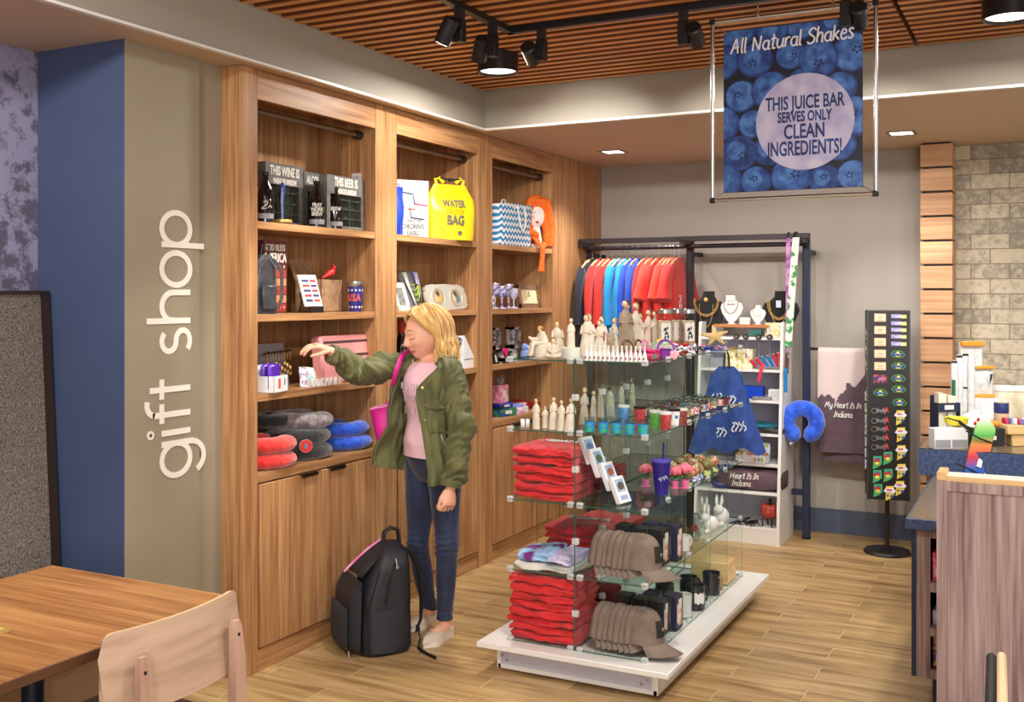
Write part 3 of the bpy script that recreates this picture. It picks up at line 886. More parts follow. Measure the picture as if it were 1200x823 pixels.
def hand_fist(b):
 """left hand hanging, fingers loosely curled, back of the hand to the camera"""
 D = Vector((-.10, -.10, -1)).normalized()
 S = (-F); S = (S - D * S.dot(D)).normalized()
 N = S.cross(D)
 if N.dot(LF) < 0: N = -N
 rs = []
 for t, w, h in ((-.03, .024, .020), (.01, .026, .019), (.04, .036, .018), (.068, .041, .017), (.084, .038, .013)):
  c = W_L + D * t
  rs.append([c + S * (w * math.cos(2 * PI * i / 16)) + N * (h * math.sin(2 * PI * i / 16)) for i in range(16)])
 b.rings(rs)
 tips = []
 for k, (o, l) in enumerate(((-.031, .070), (-.010, .078), (.011, .072), (.030, .058))):
  p = W_L + D * .080 + S * o
  ang = [R(32), R(98), R(150)]
  ds = [D * math.cos(a) - N * math.sin(a) for a in ang]
  q1 = p + ds[0] * l * .46; q2 = q1 + ds[1] * l * .32; q3 = q2 + ds[2] * l * .22
  finger(b, [p - D * .012, p, (p + q1) / 2, q1, (q1 + q2) / 2, q2, (q2 + q3) / 2, q3], .0094 - .0006 * k, .0070 - .0004 * k)
  tips.append((q3, ds[2]))
 p = W_L + D * .022 - S * .030 - N * .004
 td = (D * .88 - S * .32 - N * .28).normalized(); t2 = (D * .93 + S * .05 - N * .35).normalized()
 finger(b, [W_L + D * .004 - S * .012, p, p + td * .034, p + td * .034 + t2 * .027, p + td * .034 + t2 * .042], .0125, .0080)
 return tips
def remesh(b, name, mats, vox, smooth_it=2, parent=None):
 me = b.mesh(name + ' base', mats, 0)
 o = bpy.data.objects.new(name, me); col.objects.link(o)
 m = o.modifiers.new('r', 'REMESH'); m.mode = 'VOXEL'; m.voxel_size = vox; m.use_smooth_shade = True
 if smooth_it:
  s = o.modifiers.new('s', 'SMOOTH'); s.factor = .5; s.iterations = smooth_it
 dg = bpy.context.evaluated_depsgraph_get()
 dg.update()
 nm = bpy.data.meshes.new_from_object(o.evaluated_get(dg))
 o.modifiers.clear(); o.data = nm
 nm.name = name
 nm.materials.clear()
 for k in mats: nm.materials.append(k)
 nm.polygons.foreach_set('use_smooth', [True] * len(nm.polygons))
 if parent: o.parent = parent
 return o
b = MB()
head_mesh(b)
b.tube([TC + Vector((-.012 + 0, 0, 1.36)), TC + Vector((-.022, -.006, 1.405)), hp(-.030, 0, -.085), hp(-.022, 0, -.03)], [.060, .051, .050, .052], n=20)
b.rings([tring(z, a, c, cx) for z, a, c, cx in TORSO])
b.tube([S_R + Vector((.06, -.05, .0)), S_R, (S_R + E_R) / 2, E_R, (E_R * .45 + W_R * .55), W_R], [.046, .048, .044, .037, .035, .023], n=16)
b.tube([S_L + Vector((-.06, .05, .0)), S_L, (S_L + E_L) / 2, E_L, (E_L * .55 + W_L * .45), W_L], [.036, .038, .038, .036, .035, .023], n=16)
tipsR = hand_reach(b); tipsL = hand_fist(b)
for h, k, a, fd in ((HIP_R, KN_R, AN_R, L(483, 738, .08)), (HIP_L, KN_L, AN_L, L(494, 757, -.20))):
 b.tube([h + Vector((0, 0, .06)), h, h * .5 + k * .5, k, k * .62 + a * .38, k * .25 + a * .75, a], [.066, .070, .056, .042, .038, .029, .028], n=18)
 d = Vector((fd.x - a.x, fd.y - a.y, 0)).normalized()
 b.tube([Vector((a.x, a.y, a.z + .03)) - d * .008, Vector((a.x, a.y, .052)) - d * .020], [.031, .030], n=14)
 fl = Vector((a.x, a.y, 0)) - d * .045
 b.tube([fl + Vector((0, 0, .032)), fl + d * .06 + Vector((0, 0, .048)), fl + d * .12 + Vector((0, 0, .040)), fl + d * .19 + Vector((0, 0, .026)), fl + d * .222 + Vector((0, 0, .022))], [.026, .034, .032, .026, .014], n=14, up=(0, 0, 1))
body = remesh(b, 'body', [SKIN], .0036, 2, woman)
tint = body.data.attributes.new('tint', 'FLOAT', 'POINT')
vals = []
def sst(x, e0, e1): t = min(1, max(0, (x - e0) / (e1 - e0))); return t * t * (3 - 2 * t)
for v in body.data.vertices:
 c = v.co; r = (c - HC); q_ = 0.0
 if r.length < .2:
  r = r / HS
  f, l, u = r.dot(HF), r.dot(HL), r.dot(HU); al = abs(l)
  if f > .05:
   um = u - 5.0 * l * l
   q_ = max(q_, .85 * sst(.0135 - al * .38 - abs(um + .063), -.001, .003) * (al < .027))
   q_ = max(q_, .16 * math.exp(-((al - .045) / .018) ** 2 - ((u + .03) / .018) ** 2))
 else:
  for p, d in tipsR[:4] + tipsL[:4]:
   w = c - p
   if w.length < .010 and w.dot(d) > .001: q_ = max(q_, .45)
 vals.append(q_)
tint.data.foreach_set('value', vals)
b = MB()
def face_pt(l, u, out=.001):
 th = math.asin(max(-1, min(1, l / .073)))
 best = None
 for k in range(24):
  f = .13 - k * .004
  q = hp(f, l, u)
  hit, loc, nor, _ = body.closest_point_on_mesh(q)
  d = (loc - q).length
  if best is None or d < best[0]: best = (d, loc + nor * out)
  if d < .0045: break
 return best[1]
for sg in (-1, 1):
 b.m(0).tube([face_pt(sg * (.013 + .038 * t), .029 + .010 * math.sin(PI * min(1, t * .8 + .12)) - .006 * t, .0012) for t in (0, .2, .4, .6, .8, 1)], [.0016, .0024, .0026, .0023, .0018, .0008], n=6, flat=.6)
 b.m(1).tube([face_pt(sg * (.018 + .028 * t), -.001 - .0060 * math.sin(PI * t) + .002 * t, .0012) for t in (0, .2, .4, .6, .8, 1)], [.0006, .0013, .0017, .0018, .0016, .0009], n=6)
b.build('brows_and_lashes', [BROW, LASH], woman)
# ---- hair: a fitted cap plus wavy locks to the shoulders
HAIRS = [M('blonde hair %d' % k, c, .42, c2=c2, scale=60, stretch=(1, 1, .12), bump=.25, bscale=240) for k, (c, c2) in enumerate((((196, 150, 84), (226, 186, 120)), ((220, 178, 110), (240, 208, 146)), ((170, 120, 62), (206, 160, 96))))]
b = MB()
def sk(th, ph, grow=0.0):
 """point on the skull's outer surface: th round from the face, ph down from the crown, degrees"""
 t, q = R(th), R(ph)
 f = math.cos(t) * math.sin(q); l = math.sin(t) * math.sin(q); up = math.cos(q)
 back = 1 + .10 * max(0, -math.cos(t)) * math.sin(q)
 return hp(f * (.101 + grow) * back - .004, l * (.080 + grow), up * (.122 + grow) + .002)
def cap(u, v):
 th = 74 + u * (360 - 148); ph = v * 108
 ph = v * (108 - 34 * max(0, abs(2 * u - 1) - .72) / .28)
 return sk(th, ph, .005 + .001 * math.sin(u * 90))
b.sheet(cap, 48, 18, .008)
b.sheet(lambda u, v: sk(-74 + 148 * u, 2 + v * (38 + 12 * abs(2 * u - 1)), .003), 24, 8, .004)
rnd = random.Random(5)
def lock(th, ph0, ph1, drop, r, k, curl, out=0.0, seed=0, th0=None):
 pts = []; n = 9
 th0 = th if th0 is None else th0
 for i in range(n + 1):
  t = i / n; e = t * t * (3 - 2 * t)
  pts.append(sk(th0 + (th - th0) * e, ph0 + (ph1 - ph0) * t, .009 + .006 * math.sin(PI * t)))
 e = pts[-1]
 rad = Vector((e.x - HC.x, e.y - HC.y, 0)).normalized(); side = Vector((-rad.y, rad.x, 0))
 m = 16
 for i in range(1, m + 1):
  s = i / m; a = min(1, s * 2.5)
  pts.append(e + Vector((0, 0, -drop * s)) + rad * (out * s + a * curl * .010 * math.sin(s * 7.5 + seed)) + side * (a * curl * .012 * math.sin(s * 6.2 + seed * 2.1)))
 K = len(pts)
 rr = [r * (.45 + .55 * min(1, i / 6)) * (1 - .85 * max(0, (i - K + 7) / 7) ** 1.3) for i in range(K)]
 b.m(k).tube(pts, rr, n=8, flat=.5)
th = 97
while th < 266:
 for j in range(3):
  t = th + rnd.uniform(-3, 3)
  edge = min(t - 92, 268 - t) / 88
  lock(t, rnd.uniform(3, 34), rnd.uniform(92, 106), rnd.uniform(.100, .150) * (.85 + .3 * edge), rnd.uniform(.008, .013), rnd.choice((0, 1, 1, 2, 0)), rnd.uniform(.4, 1.1), rnd.uniform(.004, .034), rnd.uniform(0, 6))
 th += 5.5
for k in range(30):
 s = k / 29
 lock(90 + 22 * s + rnd.uniform(-2, 2), 14 + 8 * rnd.random(), 96 + 8 * rnd.random(), rnd.uniform(.085, .135), rnd.uniform(.007, .011), rnd.choice((0, 1, 1, 1)), rnd.uniform(.3, .9), rnd.uniform(.0, .022), rnd.uniform(0, 6), th0=14 + 50 * s)
for k in range(16):
 s = k / 15
 lock(-84 - 18 * s, 14 + 8 * rnd.random(), 98, rnd.uniform(.07, .12), rnd.uniform(.007, .011), rnd.choice((0, 1, 1)), .5, .006, rnd.uniform(0, 6), th0=-8 - 50 * s)
b.build('hair', HAIRS, woman, smooth=60)
# ---- T-shirt
PINK = M('pale pink jersey', (232, 188, 200), .8, c2=(238, 196, 208), scale=6, bump=.15, bscale=14)
def shirt_fn(z0, z1, grow, wr):
 zs = [t[0] for t in TORSO]
 def prof(z):
  z = min(max(z, zs[0]), zs[-1])
  for k in range(len(zs) - 1):
   if z <= zs[k + 1]:
    t = (z - zs[k]) / (zs[k + 1] - zs[k]); A, B = TORSO[k], TORSO[k + 1]
    return [A[i] + (B[i] - A[i]) * t for i in range(4)]
 def fn(u, v):
  th = 2 * PI * u; z = z0 + (z1 - z0) * v
  _, a, c, cx = prof(z)
  w = wr * (ns((math.cos(th) * 2, math.sin(th) * 2, z * 7), 1.6) + .6 * ns((math.cos(th) * 3 + z * 9, math.sin(th) * 3, z * 4), 1.5, 5))
  a += grow + w; c += grow + w
  if z < 1.04:
   q = min(1, (1.04 - z) / .09); a = max(a, .145 + .037 * q + w); c = max(c, .104 + .026 * q + w)
  if v > .86:
   pass
  return TC + F * (cx + c * math.cos(th)) + LF * (a * math.sin(th)) + Vector((0, 0, z + (.012 * math.cos(th) * (1 - v) - .022 * max(0, math.cos(th)) * (v > .9) * (v - .9) * 10)))
 return fn
b = MB()
sf = shirt_fn(.878, 1.392, .007, .004)
b.sheet(sf, 48, 30, .004, wrapu=True)
# silver lettering across the chest
def on_shirt(dx, z):
 th = dx / .135; _, = (0,)
 p = sf((th / (2 * PI)) % 1.0, (z - .885) / (1.392 - .885)); q = sf(((th + .05) / (2 * PI)) % 1.0, (z - .885) / (1.392 - .885))
 tx = (q - p).normalized(); up = Vector((0, 0, 1)); n = tx.cross(up)
 return p + F * .0075, tx, up
b.m(1)
for z, word, sz in ((1.235, 'AWESOME', .050), (1.175, 'LIFE', .044), (1.115, 'HELLO', .052)):
 n = len(word)
 for k, ch in enumerate(word):
  p, tx, up = on_shirt(-.012 + (k - (n - 1) / 2) * sz * .66, z)
  b.text(ch, sz, frame(p, tx, up), sx=.8, ext=.0008)
for k in range(1, 0, -1): pass
sh = b.build('shirt', [PINK, M('silver print', (186, 176, 190), .4)], woman, smooth=60)
# ---- jeans
DEN = M('dark blue denim', (20, 28, 54), .75, c2=(38, 50, 86), scale=9, stretch=(1, 1, .5), bump=.3, bscale=30, sheen=.2)
b = MB()
def leg(h, k, a, sgn):
 c0 = h + Vector((0, 0, .02))
 pts = [(c0, .086), (h * .8 + k * .2, .084), (h * .5 + k * .5, .072), (h * .2 + k * .8, .061), (k + F * .004, .057), (k * .84 + a * .16, .053), (k * .62 + a * .38, .053), (k * .3 + a * .7, .044), (k * .08 + a * .92, .038), (a + Vector((0, 0, .012)), .0375)]
 P = []; N = 110
 for i in range(N + 1):
  t = i / N * (len(pts) - 1); j = min(int(t), len(pts) - 2); q = t - j
  P.append((pts[j][0].lerp(pts[j + 1][0], q), pts[j][1] + (pts[j + 1][1] - pts[j][1]) * q))
 rs = []
 for i, (c, r) in enumerate(P):
  ring = []
  kn = math.exp(-((c.z - k.z) / .06) ** 2) + .8 * math.exp(-((c.z - a.z - .05) / .05) ** 2) + .5 * math.exp(-((c.z - h.z + .05) / .06) ** 2)
  for m in range(36):
   th = 2 * PI * m / 36
   w = .0022 * ns((math.cos(th) * 1.2, math.sin(th) * 1.2, c.z * 22), 1.0, sgn) + .006 * kn * math.sin(c.z * 210 + 2.2 * math.sin(th + sgn)) * .55
   w += .005 * (.35 + kn) * (rid((math.cos(th) * 1.3, math.sin(th) * 1.3, c.z * 9), 1.2, sgn) - .4)
   ring.append(c + Vector((math.cos(th) * (r + w), math.sin(th) * (r + w), 0)))
  rs.append(ring)
 b.rings(rs, True, True)
leg(HIP_R, KN_R, AN_R, 1.0); leg(HIP_L, KN_L, AN_L, 4.0)
b.rings([tring(z, a, c, cx) for z, a, c, cx in ((.76, .105, .075, -.02), (.79, .150, .095, -.016), (.83, .168, .108, -.014), (.87, .172, .114, -.010), (.91, .170, .116, -.007), (.955, .158, .110, -.003))])
jn = b.build('jeans', DEN, woman, smooth=70)
b = MB()
for c, r in ((AN_R, .0385), (AN_L, .0385)): b.lathe([(r, .0), (r + .0015, .002), (r + .0015, .016), (r, .018)], c=(c.x, c.y, c.z + .010), n=24)
b.rings([tring(z, a, c, cx) for z, a, c, cx in ((.925, .170, .1165, -.006), (.9255, .171, .118, -.006), (.956, .160, .113, -.003), (.957, .158, .111, -.003))])
b.build('hem_stitching', M('denim band', (38, 46, 74), .75, bump=.2, bscale=60), jn)
# ---- shoes
SHOE = M('oatmeal canvas', (206, 190, 172), .85, c2=(216, 202, 186), scale=200, bump=.2, bscale=400)
SOLE = M('cream rubber sole', (226, 216, 200), .6)
def shoe(a, toe):
 d = Vector((toe.x - a.x, toe.y - a.y, 0)).normalized(); s = Vector((-d.y, d.x, 0))
 o = Vector((a.x, a.y, 0)) - d * .062
 def outline(t, sc=1.0):
  return sc * (.031 * math.sin(min(1, t / .12) * PI / 2) * (1 - max(0, (t - .72) / .28) ** 2.2) + .012 * math.exp(-((t - .68) / .22) ** 2) * (1 - max(0, (t - .8) / .2) ** 2))
 LN = .258
 b = MB()
 N = 26; rs = []
 for i in range(N + 1):
  t = .004 + .992 * i / N
  w = max(outline(t), .004) * 1.0
  hgt = .058 - .018 * min(1, t / .5) - .012 * max(0, (t - .5) / .5)
  hgt = hgt if t < .9 else hgt * (1 - ((t - .9) / .1) ** 2 * .55)
  if t < .06: hgt = .058
  c = o + d * (LN * t)
  ring = []
  for m in range(20):
   th = 2 * PI * m / 20
   ring.append(c + s * (w * math.copysign(abs(math.cos(th)) ** .8, math.cos(th))) + Vector((0, 0, .020 + max(math.sin(th), -.02) * hgt)))
  rs.append(ring)
 b.rings(rs)
 kill = []
 for f in b.bm.faces:
  c = f.calc_center_median(); t = (c - o).dot(d) / LN; w = abs((c - o).dot(s))
  if .07 < t < .56 and c.z > .046 + (.012 if t < .12 else 0) - .010 * max(0, t - .3) and w < .034 * (1 - max(0, (t - .40) / .16) ** 2 * .8): kill.append(f)
 bmesh.ops.delete(b.bm, geom=kill, context='FACES')
 u = b.build('shoe', SHOE, woman, smooth=60)
 md = u.modifiers.new('thick', 'SOLIDIFY'); md.thickness = .003; md.offset = 1
 b = MB()
 pl = []
 for i in range(0, 31):
  t = i / 30; pl.append((LN * t, outline(t, 1.12) + .001))
 poly = pl + [(x, -y) for x, y in reversed(pl[1:-1])]
 mt = frame(o + Vector((0, 0, .0005)), d, s)
 b.prism(poly, .024, mt)
 b.build('sole', SOLE, u, smooth=50)
 b = MB()
 c = o + d * .150 + Vector((0, 0, .058))
 for k in range(2):
  q = c - d * .018 * k + Vector((0, 0, .004 * k))
  b.tube([q - s * .024 - Vector((0, 0, .008)), q + Vector((0, 0, .003)), q + s * .024 - Vector((0, 0, .008))], .0022, n=6)
 for sg in (-1, 1):
  b.tube([c, c + s * .012 * sg + d * .016 + Vector((0, 0, .008)), c + s * .026 * sg + d * .014 + Vector((0, 0, .003)), c + s * .020 * sg - d * .004 + Vector((0, 0, .003)), c], .0020, n=6)
  b.tube([c, c + s * .02 * sg + d * .03 - Vector((0, 0, .004))], .0018, n=6)
 b.build('lace', M('cream lace', (236, 228, 212), .8), u)
shoe(AN_R, L(483, 738, .08)); shoe(AN_L, L(494, 757, -.20))
# ---- olive field jacket
OLIVE = M('olive cotton', (82, 84, 46), .72, c2=(100, 100, 58), scale=10, bump=.25, bscale=26, sheen=.15)
BRASS = M('brass snap', (206, 178, 104), .3, 1.0)
def jprof(z):
 K = [(.785, .192, .150, .0), (.86, .192, .148, .0), (.95, .182, .138, .0), (1.03, .164, .124, .004), (1.10, .168, .128, .008), (1.20, .174, .138, .01), (1.28, .178, .134, .006), (1.335, .172, .112, .0), (1.375, .134, .092, -.006), (1.405, .092, .080, -.010)]
 z = min(max(z, K[0][0]), K[-1][0])
 for k in range(len(K) - 1):
  if z <= K[k + 1][0]:
   t = (z - K[k][0]) / (K[k + 1][0] - K[k][0]); t2 = t * t * (3 - 2 * t)
   return [K[k][i] + (K[k + 1][i] - K[k][i]) * t2 for i in range(4)]
def jack(u, v):
 """u runs from her left front edge round the back to her right front edge, v from hem to neck"""
 z = .785 + .62 * v
 _, a, c, cx = jprof(z)
 op_l = R(40 - 26 * v if v < .72 else 21.3 + (v - .72) * 190)
 op_r = R(34 - 2 * v)
 th = op_l + u * (2 * PI - op_l - op_r)
 cs, sn = math.cos(th), math.sin(th)
 w = .046 * fold((cs * 2.4, sn * 2.4, z * 3.0 + 1.2 * sn), 3) + .024 * fold((cs * 5, sn * 5, z * 7), 9) - .008
 w += .012 * math.exp(-((z - 1.03) / .05) ** 2) * (abs(math.sin(th * 15 + 1.5 * math.sin(th * 4))) - .6)
 p = TC + F * (cx + (c + w) * cs) + LF * ((a + w) * sn) + Vector((0, 0, z))
 rr = max(0, (u - .80) / .20)
 lo = min(1, max(0, (1.30 - z) / .40))
 p += Vector((-.105, -.015, -.0)) * (rr ** 1.4 * lo) + Vector((0, 0, .055)) * rr * (1 - v) * 0.9
 ll = max(0, (.10 - u) / .10)
 p += LF * (.020 * ll * lo) + F * (.012 * ll)
 p += Vector((0, 0, -.012)) * (1 - v) * (1 if u < .5 else 0)
 return p
b = MB()
b.sheet(jack, 150, 80, .005)
jk = b.build('jacket', OLIVE, woman, smooth=70)
def sleeve(pts, seed, cuff):
 P = []; N = 110
 for i in range(N + 1):
  t = i / N * (len(pts) - 1); j = min(int(t), len(pts) - 2); q = t - j
  A, B = pts[max(j - 1, 0)], pts[j]; C_, D_ = pts[j + 1], pts[min(j + 2, len(pts) - 1)]
  def cr(x0, x1, x2, x3): return .5 * (2 * x1 + (x2 - x0) * q + (2 * x0 - 5 * x1 + 4 * x2 - x3) * q * q + (3 * x1 - x0 - 3 * x2 + x3) * q ** 3)
  P.append((cr(A[0], B[0], C_[0], D_[0]), cr(A[1], B[1], C_[1], D_[1])))
 b = MB(); rs = []; prev = None
 for i, (c, r) in enumerate(P):
  t = (P[min(i + 1, N)][0] - P[max(i - 1, 0)][0]).normalized()
  ref = prev if prev is not None else t.orthogonal()
  nx = (ref - t * ref.dot(t)).normalized(); ny = t.cross(nx); prev = nx
  s = i / N; ring = []
  for m in range(40):
   th = 2 * PI * m / 40
   amp = .55 + .9 * math.exp(-((s - .52) / .17) ** 2) + .5 * (s > .6)
   tw = s * 13 + 1.1 * math.sin(th + seed * 2)
   w = amp * (.042 * fold((math.cos(th) * .55, math.sin(th) * .55, tw), seed) + .022 * fold((math.cos(th) * 1.1, math.sin(th) * 1.1, tw * 2.1), seed + 3)) - .014
   if s > .95: w *= .3
   ring.append(c + nx * ((r + w) * math.cos(th)) + ny * ((r + w) * math.sin(th)))
  rs.append(ring)
 c, r = P[-1]; t = (P[-1][0] - P[-3][0]).normalized()
 rs.append([c + (q - c) * .86 for q in rs[-1]]); rs.append([c - t * .03 + (q - c) * .80 for q in rs[-2]])
 b.rings(rs, True, True)
 o = b.build('sleeve', OLIVE, jk, smooth=75)
 return o
sleeve([(S_R + Vector((.09, -.04, -.005)), .070), (S_R + Vector((.03, -.01, .004)), .074), (S_R * .75 + E_R * .25, .070), (S_R * .4 + E_R * .6, .064), (E_R, .058), (E_R * .6 + W_R * .4, .050), (E_R * .2 + W_R * .8, .040), (W_R + (E_R - W_R) * .02, .036)], 1.0, 0)
sleeve([(S_L + Vector((-.07, .045, .030)), .042), (S_L + Vector((-.010, .004, -.004)), .060), (S_L * .75 + E_L * .25, .060), (S_L * .4 + E_L * .6, .056), (E_L, .054), (E_L * .6 + W_L * .4, .052), (E_L * .25 + W_L * .75, .048), (W_L + Vector((0, 0, .004)), .045)], 3.4, 0)
# collar: a stand-up band open at the front
b = MB()
def collar(u, v):
 th = R(72) + u * R(250)
 r1, r2 = .090 + .030 * v, .082 + .028 * v
 z = 1.366 + .026 * v * (1 - .35 * abs(math.cos(th / 2)) ** 6) - .03 * max(0, math.cos(th)) - .012 * v * v
 w = .003 * math.sin(u * 40)
 return TC + F * ((r2 + w) * math.cos(th) - .012) + LF * ((r1 + w) * math.sin(th)) + Vector((0, 0, z))
b.sheet(collar, 40, 8, .005)
b.build('collar', OLIVE, jk, smooth=70)
# plackets, pocket flap, snaps, cord
def jpt(u, z, out=.004):
 p = jack(u, (z - .785) / .62); q = jack(min(u + .01, 1), (z - .785) / .62); r_ = jack(u, (z - .785 + .01) / .62)
 n = (q - p).cross(r_ - p).normalized()
 c = TC + Vector((0, 0, z))
 if n.dot(p - c) < 0: n = -n
 return p + n * out, n, (q - p).normalized()
b = MB()
b.sheet(lambda u, v: jpt(.006 + .040 * u, .800 + .50 * v, .006)[0], 4, 30, .003)
b.sheet(lambda u, v: jpt(.994 - .040 * u, .800 + .50 * v, .006)[0], 4, 30, .003)
b.build('placket', OLIVE, jk, smooth=60)
b = MB()
b.sheet(lambda u, v: jpt(.050 + .105 * u, 1.145 + .045 * v, .009 + .003 * (1 - v))[0], 8, 4, .004)
b.build('pocket_flap', OLIVE, jk, smooth=60)
b = MB()
b.sheet(lambda u, v: jpt(.155 + .018 * u + .03 * (1 - v), .86 + .13 * v, .007)[0], 3, 10, .003)
b.build('side_pocket', OLIVE, jk, smooth=60)
for u, z in ((.028, 1.245), (.028, 1.09), (.050, 1.165), (.028, .94), (.972, 1.20), (.97, .84)):
 p, n, t = jpt(u, z, .010)
 b = MB(); b.cyl(p - n * .002, p + n * .003, .006, n=12); b.ell(p + n * .003, (.004, .004, .004), n=8); b.build('snap', BRASS, jk)
p, n, t = jpt(.10, 1.315, .012)
b = MB()
b.tube([p, p + t * .018 + Vector((0, 0, .004)), p + t * .034], .0035, n=6); b.tube([p + t * .016, p + t * .016 - Vector((0, 0, .03))], .003, n=6)
b.build('toggle', M('cream toggle', (226, 206, 150), .5), jk)
b = MB()
b.tube([jpt(.05 + .36 * k / 20, 1.035, .008)[0] for k in range(21)], .003, n=6)
b.build('waist_cord', OLIVE, jk)
# ring
b = MB()
b.lathe([(.0095, -.002), (.0105, 0), (.0095, .002), (.0085, 0)], c=W_L + Vector((-.008, -.006, -.098)) + S_L * 0, n=14, rot=(R(8), R(6), 0))
b.build('ring', C_CHROME, woman)
# ---- magenta tote on her far shoulder
MAG = M('magenta leather', (196, 24, 128), .42, c2=(206, 34, 138), scale=6)
tote = thing('tote_bag', 'magenta tote bag hanging from her far shoulder behind the open jacket', 'bag', P0, YAW)
b = MB()
c = L(450, 505, .13)
def bag(u, v):
 th = 2 * PI * u
 w = .030 + .034 * v; t = .028 + .018 * v
 return Vector((c.x + .012 - .02 * v + w * math.copysign(abs(math.cos(th)) ** .7, math.cos(th)), c.y + t * math.sin(th) + .004 * math.sin(v * 9), c.z - .135 + .26 * v + .03 * v * math.cos(th) * .6))
b.sheet(bag, 28, 16, .004, wrapu=True)
b.build('bag_body', [MAG], tote, smooth=60)
b = MB(); b.tube([bag(k / 28, 1.0) for k in range(28)], .004, n=6, closed=True); b.build('rim', M('pink piping', (236, 150, 200), .5), tote)
b = MB()
top = S_R + Vector((.040, -.055, .070))
sh0 = L(473, 412, .03)
b.tube([bag(.97, .98), L(458, 462, .12), L(461, 449, .03), L(464.5, 434, .0), L(470, 419, .02), L(477, 411, .10), Vector((-.10, .20, 1.36)), Vector((-.16, .22, 1.2)), bag(.25, .98)], .012, n=8, flat=.25, up=(1, 0, 0))
b.build('strap', MAG, tote, smooth=60)
# booth, table, chairs
TWEED = M('grey brown tweed', (60, 54, 50), .9, c2=(150, 138, 126), scale=330, stretch=(1, 1, .4), bump=.3, bscale=300, lo=.38, hi=.66)
booth = thing('booth_bench', 'high backed grey tweed booth bench against the lilac wallpaper', 'bench', (-3.75, 2.93, 0))
b = MB()
def bp(dx0, dx1, y0, y1, z0, z1, lean, m=0):
 vs = []
 for z in (z0, z1):
  l = lean * (1 - (z - .45) / 1.24)
  vs += [(dx0, y0, z), (dx1 + l, y0, z), (dx1 + l, y1, z), (dx0, y1, z)]
 b.m(m).raw(vs, [(3, 2, 1, 0), (4, 5, 6, 7), (0, 1, 5, 4), (1, 2, 6, 5), (2, 3, 7, 6), (3, 0, 4, 7)])
bp(.004, .075, -2.6, .03, .45, 1.69, .075, 0)
b.build('backrest', [TWEED], booth, smooth=0)
b = MB()
bp(.004, .088, .012, .046, .3, 1.70, .075, 0); bp(.004, .088, -2.6, .046, 1.69, 1.705, .075, 0)
b.build('back_edge', M('dark walnut edge', (44, 32, 26), .45), booth, smooth=0)
b = MB(); b.span((.004, -2.6, .35), (.62, .03, .47), bev=.02); b.build('seat_cushion', TWEED, booth)
b = MB(); b.span((.004, -2.6, .0), (.55, .03, .10)); b.span((.004, -2.6, .1), (.60, .03, .35)); b.build('seat_base', M('brown bench base', (122, 92, 66), .5), booth)
table = thing('dining_table', 'rectangular dining table with a walnut veneer top in the near left corner', 'table', (-2.655, 1.8, 0))
b = MB(); b.m(1).span((-.415, -.75, .722), (.415, .705, .751), bev=.002); b.m(0).span((-.413, -.748, .7505), (.413, .703, .752)); b.build('tabletop', [W_TABLE, M('dark table edge', (92, 60, 38), .4)], table)
NAVY = M('dark navy metal', (26, 32, 46), .4, .4)
b = MB(); b.cyl((0, .30, .02), (0, .30, .70), .032, n=24); b.build('pedestal_column', NAVY, table)
b = MB(); b.cyl((0, .30, 0), (0, .30, .014), .24, .235, n=36); b.cyl((0, .30, .014), (0, .30, .03), .06, .036, n=24); b.build('base_plate', NAVY, table)
b = MB(); b.span((-.25, .18, .70), (.25, .42, .716)); b.build('mounting_plate', NAVY, table)
b = MB(); b.lathe([(.026, 0), (.03, .001), (.03, .003), (.024, .003), (.024, .0012), (0, .0012)], n=24)
o = b.build('gold_ring', C_GOLD, loc=at(0, 740, z=.752)); tag(o, 'thin gold ring lying on the table top at the left edge', 'ring')
PLY = wood('pale ash ply', (176, 146, 124), (198, 168, 144), (208, 180, 156), 'y', 30, rough=.45, bump=.03)
PLYEDGE = M('cream ply edge', (226, 196, 152), .5)
CHW = wood('pinkish beech leg', (172, 136, 118), (190, 154, 134), (202, 168, 146), 'z', 30, rough=.5, bump=.03)
UPH = M('plum brown upholstery', (96, 70, 62), .7, bump=.1, bscale=200)
